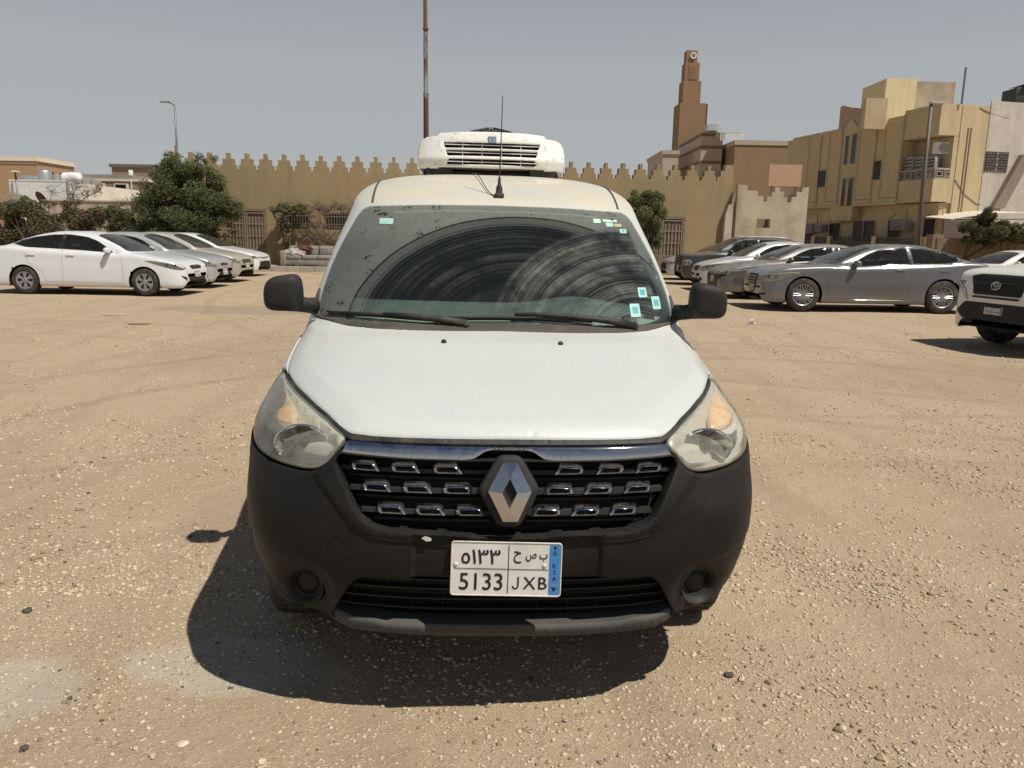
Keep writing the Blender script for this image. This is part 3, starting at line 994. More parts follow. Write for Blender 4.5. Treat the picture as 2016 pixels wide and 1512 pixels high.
# -- fog lamp pockets
for k, s_ in enumerate((-1, 1)):
    cx, cz = s_ * .618, .417
    p, n = vfront(cx, cz)
    mb = MB()
    Mx = Matrix.Translation((cx, p.y + .062, cz)) @ Matrix.Rotation(s_ * .22, 4, 'Z') @ Matrix.Rotation(R(90), 4, 'X')
    mb.lathe([(.0, .0), (.038, .0), (.040, .008), (.047, .010), (.056, .030), (.064, .034)], 32, M=Mx)
    fp = mb.build('fog_lamp', M['plastic_black'], van, auto=40)
    mb = MB(); mb.lathe([(0, .012), (.02, .011), (.036, .006), (.038, .002)], 28, M=Mx)
    mb.build('fog_lens', M['plastic_black'], fp, smooth=True)

# -- headlamps
def lampside(sx):
    def dv(u, v): return vfront(u, v)
    root = panel('headlight', LAMPP, vfront, M['lens'], van, res=.012, grid=(.012, .008), rnd=.008, off=.004, lip=.012, sx=sx)
    def deep(u, v): return -.050 + .02 * math.exp(-((u - .50) / .04) ** 2)
    # housing following the outline, set back
    panel('lamp_housing', LAMPP, vfront, M['lamp_white'], root, res=.014, grid=(.014, .009), rnd=.010, off=-.006, lip=.0, sx=sx,
          bump=lambda u, v: -.030 * min(1, max(0, dist_poly(np.array([[u, v]]), [np.array(LAMPP)])[0] - .016) / .012))
    # main reflector
    mc = Vector((.640, .0, .868)); p, n = vfront(.640, .868)
    Mx = Matrix.Translation((sx * .632, p.y + .036, .861)) @ Matrix.Rotation(R(90), 4, 'X') @ Matrix.Scale(1.14, 4, (1, 0, 0)) @ Matrix.Scale(.84, 4, (0, 1, 0))
    mb = MB()
    pr = []
    for k in range(9):
        r = .012 + (.066 - .012) * k / 8; pr.append((r, -.03 + .055 * (r / .066) ** 2))
    nseg = 40
    vs = []; fs = []
    for i, (r, h) in enumerate(pr):
        for k in range(nseg):
            a = 2 * PI * k / nseg
            fl = .004 * (1 if (k // 4) % 2 else -1) * (r / .066)
            vs.append((r * math.cos(a), r * math.sin(a), h + fl))
    for i in range(len(pr) - 1):
        for k in range(nseg):
            k2 = (k + 1) % nseg; fs.append((i * nseg + k, i * nseg + k2, (i + 1) * nseg + k2, (i + 1) * nseg + k))
    mb.add(vs, fs, M=Mx)
    mb.lathe([(.066, .022), (.070, .030), (.074, .022)], 40, M=Mx)
    mb.build('main_reflector', M['reflector'], root, auto=20)
    mb = MB()
    mb.lathe([(.0, .020), (.010, .020), (.016, .014), (.017, -.02)], 24, M=Mx)
    mb.add([(-.004, -.016, .0), (.004, -.016, .0), (.002, -.060, .018), (-.002, -.060, .018)], [(0, 1, 2, 3)], M=Mx)
    mb.add([(-.024, -.010, .0), (-.016, -.014, .0), (-.030, -.056, .022), (-.036, -.045, .022)], [(0, 1, 2, 3)], M=Mx)
    mb.lathe([(0, .016), (.007, .016), (.009, .004)], 16, M=Mx @ Matrix.Translation((-sx * .022, -.028, 0)))
    mb.build('bulb_shield', M['lamp_dark'], root, auto=40)
    # indicator bowl above
    # indicator field: a pocket lying on the housing
    ind = smooth_poly([(.668, .912), (.70, .908), (.745, .906), (.795, .908), (.828, .918), (.832, .938), (.815, .960), (.780, .962), (.735, .954), (.695, .938)], .012, 3)
    bow = smooth_poly([(.672, .908), (.705, .893), (.752, .884), (.80, .887), (.832, .902), (.832, .913), (.795, .905), (.745, .903), (.70, .905)], .006, 3)
    panel('indicator_bowl', bow, vfront, M['plate_white'], root, res=.008, grid=(.010, .006), rnd=.008, off=-.008, lip=.01, sx=sx)
    panel('indicator', ind, vfront, M['amber'], root, res=.008, grid=(.010, .006), rnd=.012, off=-.007, lip=.01, sx=sx)
    darkp = smooth_poly([(.745, .828), (.790, .833), (.820, .850), (.830, .880), (.785, .884), (.750, .880), (.735, .850)], .012, 3)
    panel('lamp_side_insert', darkp, vfront, M['lamp_dark'], root, res=.008, grid=(.012, .008), rnd=.006, off=-.024, lip=.01, sx=sx)
    rim = smooth_poly([(.725, .892), (.715, .830), (.70, .812), (.706, .810), (.726, .828), (.735, .892)], .004, 2)
    panel('lamp_divider', rim, vfront, M['reflector'], root, res=.008, grid=(.012, .008), rnd=.003, off=-.012, lip=.02, sx=sx)
    return root
lampside(1); lampside(-1)

# -- windscreen, frit, cowl
ws = panel('windscreen', GLASSP, vfront, M['windscreen'], van, res=.02, grid=(.035, .02), rnd=.004, off=.006, lip=.0)
INNER = smooth_poly(mir([(0, 1.150), (.62, 1.148), (.700, 1.165), (.722, 1.20), (.712, 1.29), (.690, 1.38), (.660, 1.465), (.628, 1.54), (.600, 1.588), (.57, 1.602), (.30, 1.614), (0, 1.618)]), .02, 4)
M['frit'] = mat('black_frit', (.02, .022, .022), .25, var=.2, dirt=(.20, .20, .18), dirt_amt=.5, dscale=5)
panel('windscreen_frit', GLASSP, vfront, M['frit'], ws, holes=[INNER], res=.02, grid=(.035, .02), rnd=.002, off=.001, lip=.0)
CW = smooth_poly(mir([(0, 1.120), (.50, 1.112), (.62, 1.118), (.72, 1.136), (.80, 1.142), (.812, 1.150), (.806, 1.200), (.796, 1.250), (.788, 1.252), (.778, 1.195), (.758, 1.148), (.70, 1.146), (.55, 1.141), (.30, 1.145), (0, 1.147)]), .006, 2)
cowl = panel('cowl_panel', CW, vfront, M['cowl'], van, res=.016, grid=(.03, .008), rnd=.004, off=.009, lip=.02)
for s_ in (-1, 1):
    mb = MB()
    p, n = vfront(s_ * .785, 1.163)
    mb.bbox((s_ * .785 - .010, p.y - .012, 1.150), (s_ * .785 + .010, p.y + .02, 1.172), .004)
    mb.build('cowl_cap', M['rubber'], cowl, auto=40)
# windscreen side/top mouldings
# -- wipers
def surf(x, z, off):
    p, n = vfront(x, z); return p + n * off
def wiper(blade, arm, pivot):
    mb = MB()
    pts = [surf(x, z, .022) for x, z in blade]
    mb.tube(pts, [.004] + [.007] * (len(pts) - 2) + [.004], 8)
    pts2 = [surf(x, z, .010) for x, z in blade]
    mb.tube(pts2, .003, 6)
    root = mb.build('wiper', M['rubber'], van, smooth=True)
    mb = MB()
    pa = [surf(x, z, o) for x, z, o in arm]
    mb.tube(pa, [.016, .013, .010, .008, .007, .006][:len(pa)], 8)
    mb.lathe([(0, .016), (.012, .016), (.015, .010), (.015, 0)], 16, M=Matrix.Translation(surf(*pivot, .012)) @ Matrix.Rotation(R(50), 4, 'X'))
    mb.build('wiper_arm', M['rubber'], root, smooth=True)
wiper([(-.715, 1.158), (-.60, 1.157), (-.48, 1.156), (-.36, 1.151), (-.25, 1.146)], [(-.135, 1.135, .02), (-.25, 1.142, .03), (-.38, 1.149, .034), (-.47, 1.153, .030)], (-.135, 1.134))
wiper([(-.26, 1.151), (-.12, 1.155), (.0, 1.157), (.15, 1.157), (.28, 1.150), (.38, 1.144)], [(.565, 1.132, .02), (.44, 1.141, .034), (.28, 1.153, .040), (.14, 1.162, .036), (.06, 1.163, .030)], (.565, 1.131))
# stickers inside the glass
def sticker(x, z, w_, h_, rot, m_, ink=True, name='windscreen_sticker'):
    def pr(u, v):
        c, s = math.cos(rot), math.sin(rot)
        return vfront(x + u * c - v * s, z + u * s + v * c)
    o = panel(name, smooth_poly([(-w_ / 2, -h_ / 2), (w_ / 2, -h_ / 2), (w_ / 2, h_ / 2), (-w_ / 2, h_ / 2)], .004, 2), pr, m_, ws, res=.02, grid=(.02, .02), rnd=.0005, off=.0085, lip=0)
    if ink:
        k = .55 * min(w_, h_)
        panel('sticker_print', [(-k / 2, -k / 2), (k / 2, -k / 2), (k / 2, k / 2), (-k / 2, k / 2)], pr, M['sticker_ink'], o, res=.02, grid=(.02, .02), rnd=.0005, off=.0095, lip=0)
    return o
sticker(-.512, 1.552, .066, .027, 0, M['sticker_teal'], False)
sticker(.469, 1.577, .038, .020, 0, M['sticker_pale'], False)
sticker(.535, 1.580, .075, .012, 0, M['sticker_pale'], False)
sticker(.530, 1.562, .038, .020, 0, M['sticker_teal'], False)
sticker(.572, 1.560, .040, .014, 0, mat('sticker_olive', (.42, .45, .22), .5, var=.3, scale=80), False)
sticker(.595, 1.533, .036, .020, 0, M['sticker_teal'])
sticker(.632, 1.268, .042, .040, 0, M['sticker_teal'])
sticker(.583, 1.198, .046, .052, .0, M['sticker_teal'])
sticker(.692, 1.225, .042, .052, 0, M['sticker_teal'])
v_ = [(p[0] * .97, p[1] + .005, p[2] - .014) for r in VG[[i for i in range(VG.shape[0]) if VG[i, 0, 2] > 1.60]] for p in r[:140]]
nr_ = len(v_) // 140; v2_, f2_ = mirror_mesh(v_, grid_faces(nr_, 140)); mk('headliner', v2_, f2_, M['seat'], van, smooth=True)
for s_ in (-1, 1):
    mb = MB(); mb.bbox((s_ * .32 - .24, 1.60, 1.575), (s_ * .32 + .24, 1.78, 1.597), .01); mb.build('sun_visor', M['seat'], van, auto=40)
# interior: dashboard, seats, bulkhead
mb = MB()
nn = 24; rows = []
for (yo, zz) in ((.02, 1.118), (.20, 1.165), (.36, 1.198), (.46, 1.195), (.50, 1.0), (.48, .7)):
    rows.append([((-.70 + 1.40 * k / nn), 1.06 + yo + .28 * (abs(-1 + 2 * k / nn)) ** 2.5 * (1 if yo < .2 else .35), zz + (.035 * math.exp(-(((-.70 + 1.40 * k / nn) - .36) / .16) ** 2) if .2 < yo < .47 else 0)) for k in range(nn + 1)])
vs = [p for r in rows for p in r]
mb.add(vs, [(i * (nn + 1) + j, i * (nn + 1) + j + 1, (i + 1) * (nn + 1) + j + 1, (i + 1) * (nn + 1) + j) for i in range(len(rows) - 1) for j in range(nn)])
mb.build('dashboard', M['dash'], van, smooth=True)
mb = MB()
for cx in (-.36, .36):
    mb.bbox((cx - .24, 1.95, .70), (cx + .24, 2.10, 1.27), .05, seg=3)
    mb.bbox((cx - .13, 2.0, 1.31), (cx + .13, 2.09, 1.50), .04, seg=3)
    mb.bbox((cx - .25, 1.55, .55), (cx + .25, 2.05, .75), .05, seg=3)
mb.build('front_seats', M['seat'], van, auto=50)
mb = MB(); mb.box((-.68, 2.22, .4), (.68, 2.25, 1.66)); mb.build('bulkhead', M['seat'], van)
mb = MB(); mb.lathe([(.0, 0), (.18, 0), (.192, .012), (.18, .024), (.168, .012), (.18, 0)], 32, M=Matrix.Translation((.36, 1.62, 1.02)) @ Matrix.Rotation(R(62), 4, 'X'))
mb.bbox((.33, 1.5, .98), (.39, 1.62, 1.04), .02); mb.build('steering_wheel', M['rubber'], van, smooth=True)
mb = MB(); mb.bbox((-.10, 1.60, 1.50), (.10, 1.63, 1.55), .012); mb.tube([(0, 1.62, 1.55), (0, 1.63, 1.62)], .006, 6); mb.build('rear_view_mirror', M['rubber'], van)

# -- bonnet washer nozzles
for x in (-.218, .226):
    p, n = vfront(x, 1.084)
    mb = MB(); mb.lathe([(0, .012), (.005, .0115), (.009, .008), (.011, 0)], 16, M=Matrix.Translation(p + n * .017) @ Vector((0, 0, 1)).rotation_difference(n).to_matrix().to_4x4())
    mb.build('washer_nozzle', M['rubber'], van, smooth=True)
# -- door mirrors
def superell(cx, cy, cz, a, b, c_, e=.55, taper=0.0, sgn=1, nu=28, nv=18):
    vs = []; fs = []
    def sp(v, p): return math.copysign(abs(v) ** p, v)
    for i in range(nv + 1):
        ph = -PI / 2 + PI * i / nv
        for k in range(nu):
            th = 2 * PI * k / nu
            x = sp(math.cos(ph), e) * sp(math.cos(th), e); y = sp(math.cos(ph), e) * sp(math.sin(th), .75); z = sp(math.sin(ph), e)
            xx = x * a * (1 - taper * max(0, z) ** 1.5) - sgn * .012 * max(0, z) * 0
            xx -= sgn * taper * .45 * a * max(0, z) ** 2 * 1.0
            zz = z * c_ - (.010 * (sgn * x) * (z > 0) * z)
            vs.append((cx + xx, cy + y * b, cz + zz))
    for i in range(nv):
        for k in range(nu):
            k2 = (k + 1) % nu; fs.append((i * nu + k, i * nu + k2, (i + 1) * nu + k2, (i + 1) * nu + k))
    return vs, fs
for s_ in (-1, 1):
    mb = MB(); vs, fs = superell(s_ * .893, 1.13, 1.250, .079, .062, .074, .50, .16, s_); mb.add(vs, fs)
    mr = mb.build('door_mirror', M['plastic_black'], van, smooth=True)
    mb = MB()
    mb.tube([(s_ * .783, 1.215, 1.190), (s_ * .810, 1.185, 1.195), (s_ * .842, 1.155, 1.203), (s_ * .875, 1.14, 1.210)], [.036, .032, .033, .038], 12)
    mb.build('mirror_arm', M['plastic_black'], mr, smooth=True)
    mb = MB(); mb.bbox((s_ * .89 - .055, 1.188, 1.20), (s_ * .89 + .055, 1.1945, 1.305), .003); mb.build('mirror_glass', M['chrome'], mr)
# -- side windows, door lines, handles
def vside(sx):
    return ray_proj(VBVH, lambda u, v: (sx * 3.0, u, v), (-sx, 0, 0))
for s_ in (-1, 1):
    pr = vside(s_)
    panel('side_window', smooth_poly([(1.66, 1.12), (2.42, 1.16), (2.38, 1.56), (2.02, 1.60), (1.88, 1.52)], .04, 4), pr, M['car_glass'], van, res=.03, grid=(.06, .05), rnd=.004, off=.004, lip=.006)
    panel('door_seam', smooth_poly([(1.30, .36), (2.50, .36), (2.52, 1.2), (2.46, 1.62), (1.98, 1.66), (1.55, 1.30), (1.30, .95)], .05, 4), pr, M['rubber'], van,
          holes=[smooth_poly([(1.308, .368), (2.492, .368), (2.512, 1.2), (2.452, 1.612), (1.984, 1.652), (1.558, 1.295), (1.308, .945)], .05, 4)], res=.03, grid=(.5, .5), rnd=.001, off=.0012, lip=0)
    panel('rubbing_strip', smooth_poly([(1.25, .50), (3.22, .50), (3.22, .60), (1.25, .60)], .02, 3), pr, M['plastic_black'], van, res=.05, grid=(.1, .05), rnd=.008, off=.012, lip=.012)
    panel('bumper_side', smooth_poly([(.35, .812), (.35, .31), (.50, .30), (.507, .36), (.522, .43), (.552, .50), (.600, .560), (.612, .60), (.585, .70), (.56, .79), (.53, .845), (.47, .85), (.41, .835)], .012, 3), pr, M['bumper'], van, res=.02, grid=(.03, .03), rnd=.005, off=.0065, lip=.02)
    q1, _ = pr(2.30, 1.02)
    mb = MB(); mb.bbox((q1.x - .02, 2.24, 1.005), (q1.x + .02, 2.40, 1.035), .009); mb.build('door_handle', M['plastic_black'], van, auto=40)
    panel('tail_lamp', smooth_poly([(4.18, .80), (4.28, .80), (4.26, 1.35), (4.17, 1.35)], .03, 3), pr, M['red_lamp'], van, res=.03, grid=(.05, .05), rnd=.006, off=.006, lip=.01)
vrear = ray_proj(VBVH, lambda u, v: (u, 9.0, v), (0, -1, 0))
panel('rear_bumper', smooth_poly([(-.80, .30), (.80, .30), (.82, .52), (-.82, .52)], .03, 3), vrear, M['bumper'], van, res=.04, grid=(.06, .05), rnd=.02, off=.04, lip=.05)
# -- roof side channels (grey line along the roof edge)
mb = MB()
for s_ in (-1, 1):
    pts = []
    for k in range(30):
        y = 1.74 + (4.05 - 1.74) * k / 29
        xx = .600 + .045 * min(1, max(0, (y - 1.74) / .8))
        h = VBVH.ray_cast(Vector((s_ * xx, y, 3)), Vector((0, 0, -1)))
        if h[0]: pts.append(h[0] + Vector((0, 0, .001)))
    mb.tube(pts, .006, 6)
mb.build('roof_seam', M['cowl'], van, smooth=True)

# -- wheels (shared builder)
def wheel(parent, x, y, z, r, wd, side, rim='steel', rr=None, turn=0.0):
    """side: +1 if the outer face looks to +x of the parent"""
    rr = rr or r * .66
    Mx = Matrix.Translation((x, y, z)) @ Matrix.Rotation(turn, 4, 'Z') @ Matrix.Rotation(side * PI / 2, 4, 'Y')
    h = wd / 2
    mb = MB()
    mb.lathe([(rr, -h * .9), (rr + .012, -h), (r * .90, -h), (r * .975, -h * .85), (r, -h * .6), (r * 1.004, 0), (r, h * .6), (r * .975, h * .85), (r * .90, h), (rr + .012, h), (rr, h * .9)], 44, M=Mx)
    # tread blocks
    for k in range(44):
        a = 2 * PI * k / 44
        for q in (-.55, -.18, .18, .55):
            mb.add([( (r + .0035) * math.cos(a + da), (r + .0035) * math.sin(a + da), h * (q + dz)) for da, dz in ((-.05, -.15), (.05, -.15), (.05, .15), (-.05, .15))], [(0, 1, 2, 3)], M=Mx)
    ty = mb.build('tyre', M['tyre'], parent, auto=35)
    mb = MB()
    mb.lathe([(rr, h * .9), (rr * .96, h * .86), (rr * .93, h * .5), (rr * .92, -h * .5), (rr, -h * .9)], 40, M=Mx)
    if rim == 'steel':
        mb.lathe([(rr * .93, h * .55), (rr * .82, h * .35), (rr * .6, h * .30), (rr * .45, h * .55), (rr * .2, h * .6), (0, h * .6)], 32, M=Mx)
    elif rim == 'cover':           # wheel cover with six wide petals
        mb.lathe([(rr * .97, h * .92), (rr * .90, h * .84), (rr * .84, h * .80)], 40, M=Mx)
        for k in range(6):
            a = 2 * PI * k / 6
            w0, w1 = .30, .36
            P = [(.25, -w0), (.55, -w0 * 1.0), (.84, -w1), (.88, 0), (.84, w1), (.55, w0 * 1.0), (.25, w0)]
            vs = [(rr * q * math.cos(a + t * (1 if q > .3 else 1.6)), rr * q * math.sin(a + t * (1 if q > .3 else 1.6)), h * (.95 - .25 * q + (.10 if t == 0 else 0))) for q, t in P]
            vs.append((rr * .5 * math.cos(a), rr * .5 * math.sin(a), h * .98))
            mb.add(vs, [(7, 0, 1), (7, 1, 2), (7, 2, 3), (7, 3, 4), (7, 4, 5), (7, 5, 6), (7, 6, 0)], M=Mx)
        mb.lathe([(rr * .30, h * .85), (rr * .26, h * .98), (rr * .12, h * 1.0), (0, h * .98)], 24, M=Mx)
    else:                          # multispoke: pairs
        n = {'spoke': 10, 'spoke5': 5}.get(rim, 10)
        mb.lathe([(rr * .99, h * .95), (rr * .93, h * .88), (rr * .90, h * .80)], 40, M=Mx)
        for k in range(n):
            a0 = 2 * PI * k / n
            for dq in ((-.5, .5) if n == 10 else (0,)):
                w_ = .045 if n == 10 else .16
                a1 = a0 + dq * .10; a2 = a0 + dq * .42
                pts = []
                for q, aa, ww, zz in ((.16, a1, w_ * 1.5, .70), (.5, (a1 + a2) / 2, w_, .80), (.92, a2, w_ * .85, .86)):
                    c_, s__ = math.cos(aa), math.sin(aa)
                    pts.append([(rr * q * c_ - rr * ww * -s__ * t, rr * q * s__ - rr * ww * c_ * t, h * (zz + (0.0 if t else .08))) for t in (-1, 0, 1)])
                vs = [p for r3 in pts for p in r3]
                mb.add(vs, [(0, 1, 4, 3), (1, 2, 5, 4), (3, 4, 7, 6), (4, 5, 8, 7)], M=Mx)
        mb.lathe([(rr * .24, h * .62), (rr * .20, h * .80), (rr * .08, h * .82), (0, h * .82)], 20, M=Mx)
    mb.build('rim', M['alloy'] if rim != 'steel' else M['alloy'], ty, auto=30)
    mb = MB(); mb.lathe([(rr * .90, h * .10), (rr * .5, h * .14), (0, h * .14)], 24, M=Mx); mb.lathe([(rr * .91, -h * .6), (0, -h * .6)], 24, M=Mx)
    mb.build('brake_disc', M['steel_dark'], ty)
    return ty
for ax in AX:
    for s_ in (-1, 1):
        wheel(van, s_ * .772, ax, .312, .312, .185, s_, 'steel')

# -- number plate
def plate(parent, cx, cy, cz, slope, rot, W_=.325, H_=.160, detail=True, face=None, txt4="5133", txt3="JXB", ar4="\u0665\u0661\u0663\u0663",
          ar3=(("\u0628", .108, .022, .72), ("\u0635", .072, .024, .66), ("\u062D", .032, .036, .85))):
    """plate lying in the x-z plane facing -y, leaned back by slope"""
    Mx = (face if face is not None else Matrix.Identity(4)) @ Matrix.Translation((cx, cy, cz)) @ Matrix.Rotation(slope, 4, 'X') @ Matrix.Rotation(rot, 4, 'Y')
    mb = MB()
    out = smooth_poly([(-W_ / 2, -H_ / 2), (W_ / 2, -H_ / 2), (W_ / 2, H_ / 2), (-W_ / 2, H_ / 2)], .010, 4)
    mb.prism([tuple(p) for p in out], 0, .004, 'y', M=Mx)
    root = mb.build('number_plate', M['plate_white'], parent)
    k = W_ / .325
    if not detail:
        q = MB()
        for (a, b, c_, d_) in ((-.14, .018, -.02, .055), (.02, .02, .12, .05), (-.14, -.058, -.02, -.018), (.02, -.056, .12, -.02)):
            n_ = 4
            for i in range(n_):
                x0 = a + (c_ - a) * i / n_; q.add([(k * xx, -.002, k * zz) for xx, zz in ((x0, b), (x0 + .013, b), (x0 + .013, d_), (x0, d_))], [(0, 1, 2, 3)], 0, Mx)
        q.build('plate_characters', M['ink'], root)
        return root
    ink = MB()
    def T(txt, x, z, h, mi=0, off=.0, sx_=1.0):
        vs, fs = text_mb(txt, h * k, off)
        ink.add([(vx * sx_ + x * k, -.0018, vz + z * k) for vx, vz in vs], fs, 0, Mx)
    blue = MB()
    blue.prism([tuple(p) for p in smooth_poly([(.126 * k, -.074 * k), (.157 * k, -.074 * k), (.157 * k, .074 * k), (.126 * k, .074 * k)], .004, 2)], -.0012, 0, 'y', M=Mx)
    blue.build('plate_strip', M['plate_blue'], root)
    T(ar4, -.075, .037, .040 if False else .046, 0, .012, 1.0)
    T(txt4, -.073, -.038, .050, 0, .004, .95)
    for i, ch in enumerate(txt3):
        if ch == 'J':
            cx_ = .030 * k; pts_ = [((.030 + .006) * k, -.0018, (-.022) * k), ((.030 + .006) * k, -.0018, -.048 * k)] + [((.030 - .002 + .008 * math.cos(t_)) * k, -.0018, (-.048 - .009 * math.sin(t_)) * k) for t_ in np.linspace(.2, PI - .15, 9)]
            for (xa, _, za), (xb, _, zb) in zip(pts_, pts_[1:]):
                dx, dz = xb - xa, zb - za; L_ = math.hypot(dx, dz) or 1; nx_, nz_ = -dz / L_ * .0022 * k, dx / L_ * .0022 * k
                ink.add([(a_, -.0018, b_) for a_, b_ in ((xa - nx_, za - nz_), (xb - nx_, zb - nz_), (xb + nx_, zb + nz_), (xa + nx_, za + nz_))], [(0, 1, 2, 3)], 0, Mx)
        else: T(ch, .030 + .039 * i, -.040, .036, 0, .004, 1.0)
    # Arabic letters, right to left: beh, sad, hah
    for (ch, x_, h_, w_) in ar3: T(ch, x_, .036, h_, 0, .012, w_)
    for i, ch in enumerate("KSA"): T(ch, .1415, .012 - .019 * i, .013, 0, .012, 1.0)
    # palm and crossed swords
    def bar(x0, z0, x1, z1, w_):
        dx, dz = x1 - x0, z1 - z0; L_ = math.hypot(dx, dz); nx_, nz_ = -dz / L_ * w_, dx / L_ * w_
        ink.add([(k * a, -.0018, k * b) for a, b in ((x0 - nx_, z0 - nz_), (x1 - nx_, z1 - nz_), (x1 + nx_, z1 + nz_), (x0 + nx_, z0 + nz_))], [(0, 1, 2, 3)], 0, Mx)
    bar(.1415, .050, .1415, .066, .0011)
    c8 = [(.1415 + .0048 * math.cos(t * PI / 4), .0655 + .0042 * math.sin(t * PI / 4)) for t in range(8)]
    ink.add([(k * a, -.0018, k * b) for a, b in c8], [tuple(range(8))], 0, Mx)
    bar(.1345, .043, .1485, .0535, .0008); bar(.1485, .043, .1345, .0535, .0008)
    ink.add([(k * a, -.0018, k * b) for a, b in ((.134, -.052), (.149, -.052), (.1415, -.066))], [(0, 2, 1)], 0, Mx)
    # dividing lines and rim
    bar(-.152, .0, .124, .0, .0010); bar(.006, -.072, .006, .072, .0010)
    ink.build('plate_characters', M['ink'], root)
    rim = MB()
    O = [tuple(p) for p in smooth_poly([(-W_ / 2, -H_ / 2), (W_ / 2, -H_ / 2), (W_ / 2, H_ / 2), (-W_ / 2, H_ / 2)], .010, 4)]
    loop = [(x * .99, -.001, z * .98) for x, z in O]; loop.append(loop[0])
    rim.tube(loop, .0022 * k, 6, caps=False, M=Mx); rim.build('plate_rim', M['plate_white'], root, smooth=True)
    for sx_, zz in ((-.148, .012), (.112, .012)):
        sc = MB(); sc.lathe([(0, .004), (.004, .0035), (.0065, .001), (.007, 0)], 16, M=Mx @ Matrix.Translation((sx_ * k, -.001, zz * k)) @ Matrix.Rotation(R(90), 4, 'X'))
        sc.build('plate_screw', M['plate_white'], root, smooth=True)
    gs = MB(); gs.add([(k * a, -.0018, k * b) for a, b in ((.133, -.043), (.150, -.043), (.150, -.048), (.133, -.048))], [(3, 2, 1, 0)], 0, Mx); gs.build('plate_tab', M['alloy'], root)
    return root
plate(van, -.005, -.012, .545, R(-8), R(1.2))

# -- roof refrigeration unit
ACO = [(-.445, 1.900), (-.33, 1.900), (-.32, 1.908), (-.22, 1.908), (0, 1.905), (.22, 1.908), (.32, 1.908), (.33, 1.900), (.445, 1.900), (.456, 1.93), (.456, 2.00), (.446, 2.055), (.430, 2.080), (.400, 2.094), (.335, 2.101),
       (.322, 2.118), (.20, 2.127), (0, 2.130), (-.20, 2.127), (-.322, 2.118), (-.335, 2.101), (-.400, 2.094), (-.430, 2.080), (-.446, 2.055), (-.456, 2.00), (-.456, 1.93)]
def ac_front(u, v):
    y = 2.72 + (v - 1.96) * .42 if v > 1.962 else 2.72 + (1.962 - v) * .25
    y += .10 * (abs(u) / .45) ** 3
    return Vector((u, y, v)), Vector((0, -1, .35 if v > 1.962 else -.2)).normalized()
def slot(z0, z1, xa, xb): return smooth_poly([(-xa, z0), (xa, z0), (xb, z1), (-xb, z1)], .006, 2)
SL = [slot(2.028, 2.062, .285, .296), slot(1.980, 2.014, .270, .281), slot(1.926, 1.957, .274, .262)]
ac = panel('refrigeration_unit', ACO, ac_front, M['ac_white'], van, holes=SL, res=.010, grid=(.03, .012), rnd=.008, off=0, lip=.04, hole_lip=.02, back=Vector((0, 1, 0)))
mb = MB()
ring = []
ys = (2.78, 3.30, 3.42, 3.47)
for i, yy in enumerate(ys):
    sc_ = (1, 1, .96, .86)[i]
    ring.append([(x * sc_ * (1.0 if i else .998), yy + ((.10 * (abs(x) / .45) ** 3 + .02) if i == 0 else 0), 1.9 + (z - 1.9) * sc_) for x, z in ACO])
n = len(ACO); vs = [p for r in ring for p in r]
mb.add(vs, [(i * n + k, i * n + (k + 1) % n, (i + 1) * n + (k + 1) % n, (i + 1) * n + k) for i in range(3) for k in range(n)] + [tuple(range(3 * n, 4 * n))])
mb.build('unit_shell', M['ac_white'], ac, auto=35)
mb = MB(); mb.box((-.33, 2.84, 1.915), (.33, 2.87, 2.08)); mb.build('unit_cavity', M['void'], ac)
mb = MB()
for z, xa in ((2.045, .288), (1.997, .274), (1.941, .268)):
    mb.add([(-xa, 2.728 + (z - 1.96) * .42 + .012, z - .002), (xa, 2.728 + (z - 1.96) * .42 + .012, z - .002), (xa, 2.76 + (z - 1.96) * .42, z + .004), (-xa, 2.76 + (z - 1.96) * .42, z + .004),
            (-xa, 2.728 + (z - 1.96) * .42 + .012, z + .003), (xa, 2.728 + (z - 1.96) * .42 + .012, z + .003)], [(0, 1, 5, 4), (4, 5, 2, 3), (0, 3, 2, 1)])
for x in (-.178, -.060, .059, .177):
    for z0, z1 in ((2.027, 2.063), (1.979, 2.015), (1.925, 1.958)):
        mb.tube([(x, 2.745 + (z0 - 1.96) * .42, z0), (x, 2.745 + (z1 - 1.96) * .42, z1)], .0016, 5)
mb.build('unit_slats', M['ac_white'], ac)
mb = MB(); yb = 2.72 + (2.078 - 1.96) * .42
mb.bbox((-.024, yb - .006, 2.058), (.026, yb + .006, 2.098), .002); bd = mb.build('unit_badge', M['alloy'], ac)
mb = MB()
mb.box((-.018, yb - .008, 2.064), (-.003, yb - .0055, 2.090)); mb.box((.006, yb - .008, 2.064), (.020, yb - .0055, 2.090)); mb.build('badge_print', M['badge_blue'], bd)
mb = MB()
mb.lathe([(0, .045), (.05, .045), (.11, .035), (.16, .01), (.165, -.02)], 28, M=Matrix.Translation((0, 3.08, 2.13)))
for k in range(12):
    a = 2 * PI * k / 12; mb.tube([(.03 * math.cos(a), 3.08 + .03 * math.sin(a), 2.185), (.15 * math.cos(a), 3.08 + .15 * math.sin(a), 2.155)], .005, 5)
mb.build('unit_fan', M['rubber'], ac, auto=40)
mb = MB()
mb.box((-.40, 2.80, 1.78), (-.24, 3.40, 1.905)); mb.box((.24, 2.80, 1.78), (.40, 3.40, 1.905)); mb.box((-.42, 2.86, 1.83), (.42, 3.35, 1.895))
mb.build('unit_mount', M['rubber'], ac)
